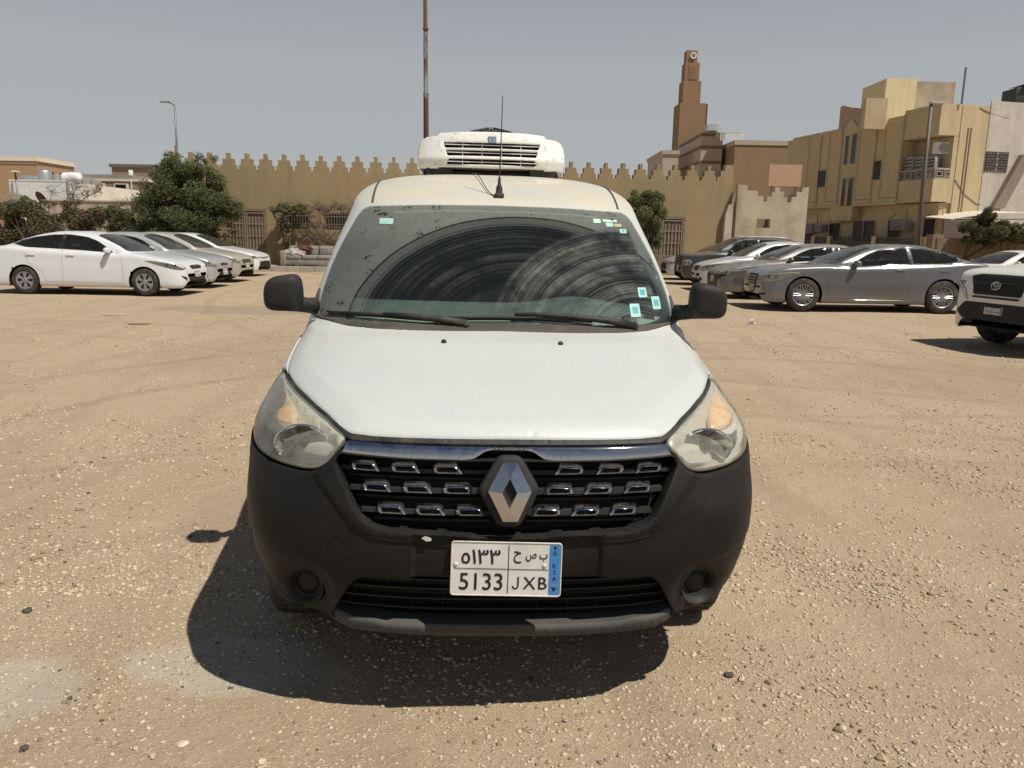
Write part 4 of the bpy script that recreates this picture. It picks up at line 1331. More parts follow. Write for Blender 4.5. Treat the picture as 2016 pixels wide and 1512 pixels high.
# -- aerial and its cable
h = VBVH.ray_cast(Vector((.012, 1.70, 3)), Vector((0, 0, -1)))[0]
mb = MB()
mb.bbox((h.x - .024, h.y - .02, h.z - .004), (h.x + .024, h.y + .02, h.z + .018), .006)
mb.lathe([(.017, 0), (.015, .03), (.008, .045), (.006, .075), (.003, .08)], 14, M=Matrix.Translation((h.x, h.y, h.z + .015)))
mb.tube([(h.x, h.y, h.z + .09), (h.x + .004, h.y + .005, h.z + .25), (h.x + .008, h.y + .01, 2.155)], [.0032, .0028, .002], 6)
an = mb.build('aerial', M['rubber'], van, auto=40)
pts = []
for k in range(14):
    t = k / 13
    x = h.x - .02 - .115 * t ** .7; y = h.y + .01 + 1.0 * t ** 1.6
    q = VBVH.ray_cast(Vector((x, y, 3)), Vector((0, 0, -1)))[0]
    pts.append(q + Vector((0, 0, .003 + .012 * math.sin(t * PI))))
mb = MB(); mb.tube(pts, .0022, 5); mb.build('aerial_cable', M['rubber'], an, smooth=True)
# ================================================================== PARKED CARS
def paint(name, col, rough=.28, metal=.0, dust=.35, coat=.6):
    g = NT(name); co = g.coord()
    geo = g.n("ShaderNodeNewGeometry"); sn = g.n("ShaderNodeSeparateXYZ"); g.L(geo.outputs['Normal'], sn.inputs[0])
    n1 = g.noise(co, 2.5, 6, .65, dist=.6); n2 = g.noise(co, 60, 3, .6)
    sp = g.n("ShaderNodeSeparateXYZ"); g.L(co, sp.inputs[0])
    low = g.ramp(sp.outputs['Z'], [(.15, .8), (.55, .0)])
    f = g.math('MULTIPLY', g.ramp(n1, [(.25, .3), (.75, 1.0)]), g.ramp(sn.outputs['Z'], [(.0, .15), (.7, 1.0)]))
    f = g.math('MAXIMUM', f, g.math('MULTIPLY', low, g.ramp(n1, [(.3, .4), (.7, 1.0)])))
    f = g.math('MULTIPLY', f, dust, clamp=True)
    c = g.mix(f, col, (.46, .40, .31))
    return g.done(g.bsdf(c, g.math('MULTIPLY_ADD', f, .6, rough, clamp=True), g.math('MULTIPLY_ADD', f, -metal, metal), None, coat))
P_WHITE = paint('pearl_white_paint', (.70, .71, .72), .25, 0, .22)
P_SILVER = paint('silver_paint', (.50, .51, .51), .30, .5, .30)
P_CHAMP = paint('champagne_silver_paint', (.46, .44, .38), .34, .4, .5)
P_GREY = paint('warm_grey_metallic', (.165, .168, .175), .26, .55, .30)
P_DARK = paint('dark_grey_paint', (.10, .10, .105), .28, .4, .55)
P_BLACK = paint('black_car_paint', (.012, .012, .014), .22, 0, .30)
P_LIGHT = paint('light_silver_paint', (.62, .63, .63), .28, .3, .35)
P_BEIGE = paint('off_white_paint', (.74, .72, .65), .3, 0, .15)

SED_ZD = [(0, .50), (.02, .60), (.07, .68), (.16, .735), (.40, .81), (.80, .885), (1.15, .935), (1.6, .935), (2.2, .955), (3.0, .99), (3.6, 1.03), (4.0, 1.06), (4.32, 1.05), (4.44, 1.0), (4.52, .86), (4.55, .72)]
SED_ZT = [(0, .52), (.02, .62), (.07, .695), (.16, .755), (.40, .835), (.80, .915), (1.12, .975), (1.5, 1.165), (1.85, 1.315), (2.1, 1.39), (2.45, 1.435), (2.85, 1.435), (3.3, 1.375), (3.7, 1.255), (4.0, 1.145), (4.15, 1.095), (4.36, 1.065), (4.45, 1.01), (4.52, .88), (4.55, .74)]
SUV_ZD = [(0, .62), (.02, .80), (.06, .93), (.16, .985), (.40, 1.02), (.80, 1.05), (1.15, 1.075), (1.6, 1.06), (2.2, 1.075), (3.0, 1.10), (3.6, 1.12), (4.0, 1.14), (4.32, 1.13), (4.44, 1.05), (4.52, .86), (4.55, .72)]
SUV_ZT = [(0, .64), (.02, .82), (.06, .95), (.16, 1.01), (.40, 1.05), (.80, 1.085), (1.10, 1.12), (1.45, 1.33), (1.75, 1.50), (2.0, 1.585), (2.35, 1.62), (3.2, 1.62), (3.8, 1.585), (4.1, 1.50), (4.3, 1.30), (4.42, 1.12), (4.50, .92), (4.55, .74)]

def car(name, label, kind='sedan', L=4.55, W=.89, H=1.435, wb=2.70, fo=.87, wr=.315, paint_=None, rim='cover', loc=(0, 0), rz=0.0, group=None,
        cab=0.0, nose=1.0, front=(), lamp=None, win=None, nz=0.0, cat='car', lampmat=None, side=True, rails=False, frontlow=.20):
    root = empty(name, (loc[0], loc[1], 0), rz, label, cat, group)
    zd = SED_ZD if kind == 'sedan' else SUV_ZD; zt = SED_ZT if kind == 'sedan' else SUV_ZT
    href = 1.435 if kind == 'sedan' else 1.62
    kx, kz = L / 4.55, H / href
    def shift(x):
        # move the cabin backwards by cab without moving the ends
        return x * kx + cab * (max(0, min(1, x / 1.1)) * max(0, min(1, (4.5 - x) / 1.5)))
    def up(x): return nz * max(0, min(1, (1.3 - x) / .9))
    zdx = [shift(x) for x, z in zd]; zdz = [z * kz + up(x) for x, z in zd]
    ztx = [shift(x) for x, z in zt]; ztz = [z * kz + up(x) for x, z in zt]
    xs = np.concatenate([[0, .004, .012, .025, .045, .07, .10, .14, .19], np.arange(.24, L - .22, .038), L - np.array([.19, .14, .10, .07, .045, .025, .012, .004, 0])])
    D = catmull(zdx, zdz, xs); T = catmull(ztx, ztz, xs)
    low = (.175 if kind == 'sedan' else .235) * kz
    rows = []
    for x, zd_, zt_ in zip(xs, D, T):
        zt_ = max(zt_, zd_ + .012)
        fr = .55; q = min(1, x / fr); fw = (1 - (1 - q) ** 2.6) ** (1 / 2.6)
        rr_ = .50; q = min(1, (L - x) / rr_); fw2 = (1 - (1 - q) ** 2.8) ** (1 / 2.8)
        w_ = W * (.62 + .38 * fw) * (.70 + .30 * fw2)
        t = (x / L); w_ *= 1 - .02 * (2 * t - 1) ** 2
        zl = low + .16 * max(0, 1 - x / .09) ** 2 + .22 * max(0, 1 - (L - x) / .10) ** 2
        hg = zt_ - zd_ - .03
        s_ = max(0, min(1, hg / .16)); s_ = s_ * s_ * (3 - 2 * s_)
        wb_ = w_ * .915; wr_ = w_ * (.915 - .26 * max(0, min(1, hg / .42)))
        zb = zd_
        lowpts = [(w_ - .07, zl), (w_ - .015, zl + .05), (w_, zl + .17 * kz), (w_ * .998, zl + (zb - zl) * .50), (w_ * .985, zl + (zb - zl) * .72), (w_ * .975, zb - .075 * kz), (w_ * .945, zb - .012)]
        hood = [(w_ * .88, zd_ + .004), (w_ * .74, zd_ + (zt_ - zd_) * .55), (w_ * .52, zd_ + (zt_ - zd_) * .85), (w_ * .26, zd_ + (zt_ - zd_) * .97), (0, zt_)]
        cabn = [(wb_, zd_ + .01), ((wb_ + wr_) / 2 + .012, (zd_ + zt_) / 2), (wr_, zt_ - .055), (wr_ * .62, zt_ - .010), (0, zt_)]
        top = [((1 - s_) * a[0] + s_ * b[0], (1 - s_) * a[1] + s_ * b[1]) for a, b in zip(hood, cabn)]
        pts = lowpts + top
        tt = np.array([0, 1, 2, 3, 4, 5, 6, 7, 8.5, 10, 11, 12.0])
        q = np.concatenate([np.linspace(0, 7, 27), np.linspace(7, 12, 21)[1:]])
        # smooth but not overshooting
        cc = catmull(tt, np.array(pts), q)
        rows.append([(x, a, b) for a, b in cc])
    G = np.array(rows)
    # front and rear caps: pull the first and last ring together into a face
    nu = G.shape[1]
    V1 = [tuple(p) for r in G for p in r]
    F1 = grid_faces(G.shape[0], nu)
    V2 = V1 + [(x, -y, z) for x, y, z in V1]
    n1 = len(V1)
    F2 = F1 + [tuple(i + n1 for i in f[::-1]) for f in F1]
    cap0 = list(range(0, nu)) + [n1 + i for i in range(nu - 1, -1, -1)]
    l0 = (G.shape[0] - 1) * nu
    cap1 = list(range(l0, l0 + nu)) + [n1 + l0 + i for i in range(nu - 1, -1, -1)]
    F2 += [tuple(cap0), tuple(cap1[::-1])]
    # orientation check (outward)
    bv = BVHTree.FromPolygons([Vector(p) for p in V2], F2)
    def ps(sy): return ray_proj(bv, lambda u, v: (u, sy * 3.0, v), (0, -sy, 0))
    ptop = ray_proj(bv, lambda u, v: (u, v, 4.0), (0, 0, -1))
    pfr = ray_proj(bv, lambda u, v: (-2.0, u, v), (1, 0, 0))
    def pdiag(sy):
        d = Vector((.80, -sy * .60, 0)); e = Vector((.60, sy * .80, 0)); c0 = Vector((.22, sy * W * .80, 0))
        return ray_proj(bv, lambda u, v: tuple(c0 - d * 3 + e * u + Vector((0, 0, v))), d)
    # windows
    def S(pl): return [(shift(x), z * kz) for x, z in pl]
    if kind == 'sedan':
        WN = win or [(3.86, 1.135), (3.55, 1.055), (3.0, 1.035), (2.3, 1.005), (1.55, .955), (1.70, 1.07), (1.95, 1.215), (2.2, 1.305), (2.6, 1.355), (3.0, 1.345), (3.4, 1.285), (3.7, 1.20)]
        BP = [(2.68, 1.36), (2.76, 1.36), (2.80, 1.03), (2.70, 1.03)]
        WS = [(1.15, 0), (1.17, .35), (1.24, .62), (1.32, .70), (1.60, .645), (1.85, .585), (1.99, .545), (2.02, .50), (2.05, .25), (2.06, 0)]
        RW = [(3.22, 0), (3.24, .30), (3.28, .50), (3.55, .58), (3.95, .64), (4.07, .60), (4.10, .3), (4.11, 0)]
    else:
        WN = win or [(4.05, 1.40), (4.0, 1.16), (3.0, 1.13), (2.3, 1.11), (1.52, 1.10), (1.70, 1.26), (1.95, 1.44), (2.15, 1.515), (2.6, 1.54), (3.2, 1.54), (3.8, 1.49)]
        BP = [(2.60, 1.55), (2.69, 1.55), (2.72, 1.10), (2.62, 1.10)]
        WS = [(1.14, 0), (1.16, .35), (1.22, .62), (1.28, .70), (1.55, .645), (1.78, .60), (1.90, .56), (1.94, .50), (1.96, .25), (1.97, 0)]
        RW = [(4.10, 0), (4.10, .40), (4.12, .52), (4.30, .58), (4.36, .5), (4.38, 0)]
    WN = smooth_poly(S(WN), .05, 4); BP = S(BP)
    def full(pl): return smooth_poly([(shift(x), y) for x, y in pl] + [(shift(x), -y) for x, y in reversed(pl) if y > 0], .05, 4)
    WS = full([(x, y * W / .89) for x, y in WS]); RW = full([(x, y * W / .89) for x, y in RW])
    Vn = np.array(V2)
    axs = (fo, fo + wb); ar = wr + .045
    cen = np.array([Vn[list(f)].mean(0) for f in F2])
    kill = np.zeros(len(F2), bool)
    for poly, ax_, cond in ((WN, (0, 2), np.abs(cen[:, 1]) > .3), (WS, (0, 1), cen[:, 2] > .93 * kz), (RW, (0, 1), cen[:, 2] > .93 * kz)):
        pr_ = resample(poly, .05)
        kill |= inside(cen[:, ax_], pr_) & (dist_poly(cen[:, ax_], [pr_]) > .018) & cond & (cen[:, 2] > .93 * kz)
    for ax_ in axs:
        rr_ = np.hypot(cen[:, 0] - ax_, cen[:, 2] - wr)
        kill |= (rr_ < ar) & (np.abs(cen[:, 1]) > .45)
    kill[-2:] = False
    for ax_ in axs:
        rr_ = np.hypot(Vn[:, 0] - ax_, Vn[:, 2] - wr)
        near = (np.abs(rr_ - ar) < .032) & (np.abs(Vn[:, 1]) > .45)
        sc_ = ar / np.maximum(rr_, 1e-6)
        Vn[near, 0] = ax_ + (Vn[near, 0] - ax_) * sc_[near]; Vn[near, 2] = wr + (Vn[near, 2] - wr) * sc_[near]
    bodyo = mk('body', Vn, [F2[i] for i in range(len(F2)) if not kill[i]], paint_, root, smooth=True)
    bm = bmesh.new(); bm.from_mesh(bodyo.data)
    bmesh.ops.remove_doubles(bm, verts=bm.verts[:], dist=3e-4)
    bmesh.ops.recalc_face_normals(bm, faces=bm.faces[:])
    bm.to_mesh(bodyo.data); bm.free()
    bodyo.data.set_sharp_from_angle(angle=R(42))
    # underside and wheel housings
    mb = MB(); mb.box((.15, -W + .14, low + .03), (L - .15, W - .14, low + .06))
    for ax_ in axs:
        for sy in (-1, 1):
            prof = [(ax_ + (ar + .003) * math.cos(PI * k / 14), wr + (ar + .003) * math.sin(PI * k / 14)) for k in range(15)]
            prof = [(ax_ + ar, low)] + prof + [(ax_ - ar, low)]
            y0, y1 = sy * (W - .30), sy * (W - .02)
            vs = []
            for (xx, zz) in prof: vs += [(xx, y0, zz), (xx, y1, zz)]
            mb.add(vs, [(2 * k, 2 * k + 1, 2 * k + 3, 2 * k + 2) for k in range(len(prof) - 1)]); mb.add([(xx, y0, zz) for xx, zz in prof], [tuple(range(len(prof)))])
    mb.build('underbody', M['void'], root)
    # glass with black edging
    def shrink(poly, d_):
        P = resample(poly, .05); n = len(P); nx = np.roll(P, -1, 0) - np.roll(P, 1, 0); nn_ = np.stack([-nx[:, 1], nx[:, 0]], 1); nn_ /= np.linalg.norm(nn_, axis=1)[:, None]
        A = P + nn_ * d_
        if not inside(A[:1], P)[0]: A = P - nn_ * d_
        return [tuple(p) for p in A]
    def glass(nm, poly, pr, m_, edge=.035, g=(.09, .07), bp=None):
        o = panel(nm, poly, pr, m_, root, res=.05, grid=g, rnd=.004, off=.004, lip=0)
        hs_ = [shrink(poly, edge)]
        panel('window_edge', poly, pr, M['frit'], o, holes=hs_, res=.05, grid=g, rnd=.002, off=.001, lip=0)
        if bp: panel('door_pillar', bp, pr, M['frit'], o, res=.05, grid=(.2, .06), rnd=.002, off=.006, lip=.01)
        return o
    glass('windscreen', WS, ptop, M['car_glass_front'], .04, (.06, .09))
    glass('rear_window', RW, ptop, M['car_glass'], .04, (.06, .09))
    sides = (-1, 1)
    for sy in sides: glass('side_window', WN, ps(sy), M['car_glass'], .026, (.09, .05), BP)
    # interior
    mb = MB(); z0 = .52 * kz
    for yy in (-.36, .36):
        xf = shift(2.15)
        mb.bbox((xf, yy - .22, z0), (xf + .14, yy + .22, z0 + .55 * kz), .05, seg=2); mb.bbox((xf + .03, yy - .12, z0 + .60 * kz), (xf + .11, yy + .12, z0 + .76 * kz), .03)
        mb.bbox((xf - .42, yy - .23, z0 - .12), (xf + .02, yy + .23, z0 + .06), .04)
    xr = shift(3.15)
    mb.bbox((xr, -.62, z0), (xr + .16, .62, z0 + .50 * kz), .05)
    for yy in (-.38, .38): mb.bbox((xr + .06, yy - .11, z0 + .52 * kz), (xr + .14, yy + .11, z0 + .64 * kz), .03)
    mb.bbox((shift(1.30), -.66, z0 + .05), (shift(1.62), .66, z0 + .40 * kz), .05)
    mb.build('interior', M['seat'], root, auto=40)
    # wheels
    for ax_ in axs:
        for sy in (-1, 1):
            Mw = Matrix.Translation((ax_, 0, 0)) @ Matrix.Rotation(PI / 2, 4, 'Z')
            tmp = bpy.data.objects.new('w', None)
            ty = wheel(root, 0, 0, 0, wr, .205, 1, rim)
            Tm = Matrix.Translation((ax_, sy * (W - .115), wr)) @ Matrix.Rotation(sy * PI / 2, 4, 'Z')
            for o in [ty] + list(ty.children): o.data.transform(Tm)
            bpy.data.objects.remove(tmp)
    # door seams and handles
    def groove(pts, sy, nm='door_seam', r=.004):
        P3 = []
        pr = ps(sy)
        for a, b in zip(pts, pts[1:]):
            k = max(1, int(math.hypot(b[0] - a[0], b[1] - a[1]) / .06))
            for j in range(k):
                p, n = pr(a[0] + (b[0] - a[0]) * j / k, a[1] + (b[1] - a[1]) * j / k); P3.append(p - n * r * .5)
        p, n = pr(*pts[-1]); P3.append(p - n * r * .5)
        return P3
    zbel = 1.02 if kind == 'sedan' else 1.12
    for sy in sides:
        mb = MB()
        xb = shift(2.72)
        for ln in ([(fo + wr + .16, low + .10), (fo + wr + .18, .8 * kz), (shift(1.50), zbel * kz - .05)], [(xb, low + .10), (xb, zbel * kz)],
                   [(fo + wb - wr - .20, low + .12), (fo + wb - wr - .10, low + .35), (fo + wb - .10, wr * 2 + .10), (fo + wb - .02, zbel * kz)],
                   [(fo + wr + .16, low + .10), (fo + wb - wr - .20, low + .12)]):
            mb.tube(groove(ln, sy), .004, 4)
        mb.build('door_seam', M['void'], root)
        for xh in (shift(2.52), shift(3.42)):
            p, n = ps(sy)(xh, (zbel - .13) * kz)
            mb = MB(); mb.bbox((p.x - .10, p.y - .018, p.z - .016), (p.x + .10, p.y + .022, p.z + .016), .012); mb.build('door_handle', paint_, root, auto=40)
        p, n = ps(sy)(shift(1.62), zbel * kz - .04)
        mb = MB()
        vs, fs = superell(p.x + .02, p.y + sy * .125, p.z + .035, .055, .11, .07, .7, 0, 1, 18, 12)
        mb.add(vs, fs); mr = mb.build('door_mirror', paint_ if rim != 'none' else M['plastic_black'], root, smooth=True)
        mb = MB(); mb.tube([(p.x, p.y - sy * .02, p.z + .0), (p.x + .02, p.y + sy * .07, p.z + .02)], [.03, .02], 8); mb.build('mirror_arm', M['plastic_black'], mr, smooth=True)
        mb = MB(); mb.bbox((p.x + .065, p.y + sy * .125 - .08, p.z - .015), (p.x + .078, p.y + sy * .125 + .08, p.z + .085), .005); mb.build('mirror_glass', M['chrome'], mr)
    # front and rear lamps
    LP = lamp or [(-.30, .66), (-.22, .60), (.02, .62), (.22, .70), (.40, .775), (.34, .80), (.10, .765), (-.18, .72)]
    for sy in sides:
        o = panel('headlight', smooth_poly([(u, v * kz) for u, v in LP], .03, 3), pdiag(sy), lampmat or M['lens_clear'], root, res=.03, grid=(.04, .03), rnd=.008, off=.008, lip=.012)
        panel('lamp_bowl', smooth_poly([(u, v * kz) for u, v in LP], .03, 3), pdiag(sy), M['lamp_white'], o, res=.03, grid=(.04, .03), rnd=.004, off=.002, lip=0)
        cu = sum(u for u, v in LP) / len(LP); cv = sum(v for u, v in LP) / len(LP) * kz
        for du in (-.08, .06):
            p, n = pdiag(sy)(cu + du, cv - .004); mb = MB()
            mb.lathe([(.0, -.002), (.018, .0), (.034, .004), (.036, .001)], 18, M=Matrix.Translation(p + n * .002) @ Vector((0, 0, 1)).rotation_difference(n).to_matrix().to_4x4())
            mb.build('lamp_projector', M['lamp_dark'], o, smooth=True)
        pr = ray_proj(bv, lambda u, v: (L + 3 - 0 * u, 0, 0), (-1, 0, 0))
        d = Vector((-.75, -sy * .66, 0)); e = Vector((-.66, sy * .75, 0)); c0 = Vector((L - .16, sy * W * .86, 0))
        prr = ray_proj(bv, lambda u, v: tuple(c0 - d * 3 + e * u + Vector((0, 0, v))), d)
        zt0 = .92 if kind == 'sedan' else 1.0
        panel('tail_lamp', smooth_poly([(-.18, zt0 * kz - .06), (.16, zt0 * kz - .04), (.22, zt0 * kz + .02), (-.16, zt0 * kz + .06)], .02, 3), prr, M['red_lamp'], root, res=.03, grid=(.05, .03), rnd=.006, off=.006, lip=.01)
    for (nm, poly, m_, off) in front:
        pl = [(y * W / .89, z * kz) for y, z in poly]
        if min(y for y, z in pl) >= 0 and nm not in ('fog_lamp',): pl = pl + [(-y, z) for y, z in reversed(pl) if y > 0]
        if nm == 'fog_lamp':
            for sy in sides: panel(nm, smooth_poly([(y * sy, z) for y, z in pl], .02, 2), pfr, m_, root, res=.03, grid=(.05, .03), rnd=.005, off=off, lip=.01)
        else: panel(nm, smooth_poly(pl, .02, 2), pfr, m_, root, res=.03, grid=(.05, .03), rnd=.005, off=off, lip=.01)
    if rails:
        for sy in sides:
            mb = MB(); pts = []
            for k in range(12):
                x = shift(2.0) + (shift(3.9) - shift(2.0)) * k / 11
                p, n = ptop(x, sy * W * .60); pts.append(p + Vector((0, 0, .045 if 0 < k < 11 else .0)))
            mb.tube(pts, .014, 8); mb.build('roof_rail', M['alloy'], root, smooth=True)
    return root, dict(pfr=pfr, ps=ps, ptop=ptop, kz=kz, shift=shift, pdiag=pdiag)

def car_plate(cr, z, detail=False, **kw):
    root, I = cr
    p, n = I['pfr'](0, z)
    Fm = Matrix.Translation((p.x - .014, 0, z)) @ Matrix.Rotation(-PI / 2, 4, 'Z')
    return plate(root, 0, 0, 0, R(-6), 0, .32, .155, detail, Fm, **kw)
def bars(cr, nm, zs, ye, m_, dx=-.012, h=.010):
    root, I = cr; mb = MB()
    for z in zs:
        pts = []
        for k in range(13):
            y = -ye(z) + 2 * ye(z) * k / 12
            p, n = I['pfr'](y, z); pts.append((p.x + dx, y, z))
        mb.tube(pts, h, 5)
    return mb.build(nm, m_, root)

BLK = M['plastic_black']
GR_L = 'cars parked nose out on the left side of the lot'
GR_R = 'cars parked nose out on the right side of the lot'
# ---- left row: facing +X
LROW = (
 dict(name='parked_car', label='white sedan nearest the camera on the left with six petal silver wheel covers', paint_=P_WHITE, H=1.455, L=4.62, wb=2.78, fo=.88,
      rim='cover', loc=(-7.68, 18.80), front=(('grille', [(0, .60), (.26, .60), (.34, .665), (.20, .69), (0, .69)], BLK, .006), ('lower_intake', [(0, .25), (.42, .25), (.50, .40), (.36, .43), (0, .43)], BLK, .006),
      ('fog_lamp', [(.56, .33), (.70, .40), (.76, .47), (.60, .42)], BLK, .006)), lamp=[(-.26, .63), (-.10, .585), (.10, .61), (.32, .70), (.52, .80), (.42, .80), (.16, .755), (-.14, .70)]),
 dict(name='parked_car', label='silver sedan second from the camera in the left row with small oval nose badge', paint_=P_SILVER, H=1.45, L=4.37, wb=2.57, fo=.83,
      rim='cover', loc=(-7.97, 21.4), front=(('grille', [(0, .585), (.22, .585), (.26, .64), (0, .655)], BLK, .006), ('lower_intake', [(0, .24), (.34, .24), (.46, .36), (.34, .44), (0, .44)], BLK, .006)),
      lampmat=M['lens'], lamp=[(-.28, .60), (-.16, .555), (.10, .60), (.34, .715), (.46, .80), (.30, .785), (0, .72), (-.22, .66)]),
 dict(name='parked_car', label='dusty champagne silver sedan third in the left row, amber tint in its headlamp', paint_=P_CHAMP, H=1.46, L=4.53, wb=2.60, fo=.90,
      rim='cover', loc=(-8.24, 24.0), front=(('grille', [(0, .55), (.34, .55), (.38, .66), (0, .67)], BLK, .006), ('lower_intake', [(0, .27), (.50, .27), (.50, .35), (0, .35)], BLK, .006)),
      lampmat=M['lens'], lamp=[(-.28, .60), (-.14, .56), (.12, .61), (.34, .70), (.44, .79), (.24, .78), (-.04, .72), (-.24, .66)]),
 dict(name='parked_car', label='bright white sedan farthest in the left row beside the kerb, wide black lower grille', paint_=P_WHITE, H=1.445, L=4.88, wb=2.82, fo=.97,
      rim='spoke5', loc=(-8.78, 27.4), front=(('grille', [(0, .60), (.20, .60), (.46, .64), (.46, .665), (.2, .64), (0, .64)], BLK, .006), ('lower_intake', [(0, .22), (.62, .22), (.66, .30), (.46, .50), (0, .52)], BLK, .006)),
      lamp=[(-.30, .62), (-.10, .60), (.14, .63), (.36, .70), (.48, .76), (.26, .745), (-.02, .70), (-.26, .66)]),
)
for k, sp in enumerate(LROW):
    cr = car(rz=PI, group=GR_L, **sp)
    root = cr[0]
    if k < 3: car_plate(cr, (.50, .42, .48)[k] if k != 1 else .42)
    if k == 0:
        mb = MB(); p, n = cr[1]['pfr'](0, .68); mb.lathe([(0, .006), (.03, .005), (.05, 0)], 16, M=Matrix.Translation((p.x - .008, 0, .665)) @ Matrix.Rotation(-PI / 2, 4, 'Y') @ Matrix.Scale(.6, 4, (1, 0, 0)))
        mb.build('nose_badge', M['chrome'], root, smooth=True)
    if k == 1:
        mb = MB(); p, n = cr[1]['pfr'](0, .63)
        mb.lathe([(.036, 0), (.046, .006), (.052, 0)], 20, M=Matrix.Translation((p.x - .012, 0, .63)) @ Matrix.Rotation(-PI / 2, 4, 'Y') @ Matrix.Scale(.6, 4, (1, 0, 0)))
        mb.build('nose_badge', M['chrome'], root, smooth=True)
    if k == 2: bars(cr, 'grille_bars', (.58, .61, .64), lambda z: .34, M['chrome'])
# ---- right row: facing -X
gen = car('parked_car', 'large warm grey sedan nearest in the right row with twin spoke alloy wheels', 'sedan', 5.05, .945, 1.49, 3.06, .86, .36, P_GREY, 'spoke',
          (5.50, 16.95 + .945), 0, GR_R, cab=.14, nz=.09,
          front=(('grille', [(0, .335), (.13, .34), (.25, .47), (.31, .72), (.29, .745), (0, .75)], BLK, .008), ('lower_intake', [(0, .20), (.60, .20), (.56, .26), (0, .25)], BLK, .006),
                 ('fog_lamp', [(.50, .30), (.74, .33), (.76, .37), (.52, .36)], BLK, .006)),
          lamp=[(-.32, .68), (-.24, .60), (.04, .605), (.28, .67), (.46, .80), (.40, .815), (.10, .79), (-.22, .745)])
bars(gen, 'grille_bars', (.40, .47, .54, .60, .66, .72), lambda z: (.10 + .20 * (z / 1.03 - .335) / .35) * 1.03, M['alloy'], -.018, .009)
p_, n_ = gen[1]['pfr'](0, .5)
car_plate(gen, .475)
for sy in (-1, 1):
    mb = MB()
    mb.tube([Vector((q[0].x, q[0].y, q[0].z)) + q[1] * .006 for q in (gen[1]['ps'](sy)(gen[1]['shift'](x), z * gen[1]['kz']) for x, z in
            ((1.52, .95), (1.70, 1.08), (1.95, 1.225), (2.2, 1.315), (2.6, 1.365), (3.0, 1.355), (3.4, 1.295), (3.7, 1.21), (3.88, 1.14), (3.6, 1.05), (3.0, 1.025), (2.3, .995), (1.52, .945)))], .009, 6)
    mb.build('window_trim', M['chrome'], gen[0], smooth=True)
for sy in (-1, 1):
    mb = MB()
    mb.tube([q[0] + q[1] * .004 for q in (gen[1]['ps'](sy)(x, .27) for x in (1.5, 2.0, 2.5, 3.0, 3.35))], .010, 6)
    mb.build('sill_trim', M['chrome'], gen[0], smooth=True)
dk = car('parked_car', 'dark brown grey sedan parked just behind the warm grey sedan, black wide grille', 'sedan', 4.88, .92, 1.46, 2.83, .95, .34, P_DARK, 'spoke5', (5.40, 21.1), 0, GR_R,
         front=(('grille', [(0, .30), (.45, .32), (.58, .50), (.80, .60), (.78, .64), (.5, .62), (0, .60)], BLK, .006),), lamp=[(-.24, .62), (-.1, .60), (.2, .66), (.44, .74), (.4, .76), (.1, .72), (-.2, .68)])
car_plate(dk, .50)
ns = car('parked_car', 'pearl silver sedan between the black SUV and dark sedan with V shaped chrome grille', 'sedan', 4.46, .85, 1.50, 2.60, .86, .305, P_LIGHT, 'cover', (5.58, 23.9), 0, GR_R,
         front=(('grille', [(0, .56), (.22, .56), (.38, .70), (0, .715)], BLK, .006), ('lower_intake', [(0, .22), (.30, .22), (.40, .36), (0, .38)], BLK, .006), ('fog_lamp', [(.44, .28), (.74, .30), (.68, .40), (.46, .40)], BLK, .006)),
         lamp=[(-.30, .60), (-.08, .57), (.16, .62), (.40, .74), (.52, .82), (.30, .80), (.0, .74), (-.2, .70)])
car_plate(ns, .44)
ct = car('parked_suv', 'black compact SUV with silver roof rails behind the pearl silver sedan', 'suv', 4.30, .89, 1.63, 2.61, .84, .33, P_BLACK, 'spoke5', (5.66, 26.9), 0, GR_R, rails=True, cat='suv',
         front=(('grille', [(0, .70), (.42, .70), (.50, .95), (0, .97)], BLK, .010), ('lower_intake', [(0, .28), (.6, .28), (.58, .45), (0, .45)], BLK, .008)),
         lamp=[(-.16, .66), (.08, .64), (.16, .74), (.10, .84), (-.14, .84)])
bars(ct, 'grille_bars', (.75, .81, .87, .93), lambda z: .40, M['lamp_dark'], -.02, .012)
car_plate(ct, .56)
fs_ = car('parked_car', 'silver grey sedan farthest in the right row close to the castle wall gate', 'sedan', 4.65, .90, 1.44, 2.72, .93, .33, P_SILVER, 'spoke5', (5.80, 30.2), 0, GR_R,
          front=(('grille', [(0, .36), (.42, .38), (.52, .52), (.3, .62), (0, .63)], BLK, .006),), lamp=[(-.26, .60), (.0, .58), (.3, .66), (.44, .74), (.1, .70), (-.2, .66)])
# ---- white SUV at the right edge, only its nose in view
GRL_F = [(0, .74), (.40, .74), (.43, .86), (.50, 1.0), (.36, 1.03), (0, 1.035)]
F_ANG = R(12)
ft = car('parked_suv', 'white SUV at the right edge, black grille with round emblem, half out of frame', 'suv', 4.80, .93, 1.835, 2.75, .93, .39, P_BEIGE, 'spoke5', (6.89, 11.05), F_ANG, None, rails=False, cat='suv',
         front=(('grille', [(y, z * .885 + .045) for y, z in GRL_F], BLK, .012), ('lower_intake', [(0, .36), (.52, .36), (.68, .47), (.52, .60), (0, .60)], BLK, .012)),
         lamp=[(-.16, .76), (.10, .74), (.34, .78), (.40, .86), (.10, .875), (-.24, .86)])
bars(ft, 'grille_bars', (.76, .83, .90, .97), lambda z: .40, M['plastic_black'], -.025, .014)
root = ft[0]; pf = ft[1]['pfr']
def on(y, z, o=.0): p, n = pf(y, z); return Vector((p.x - o, y, z))
mb = MB()
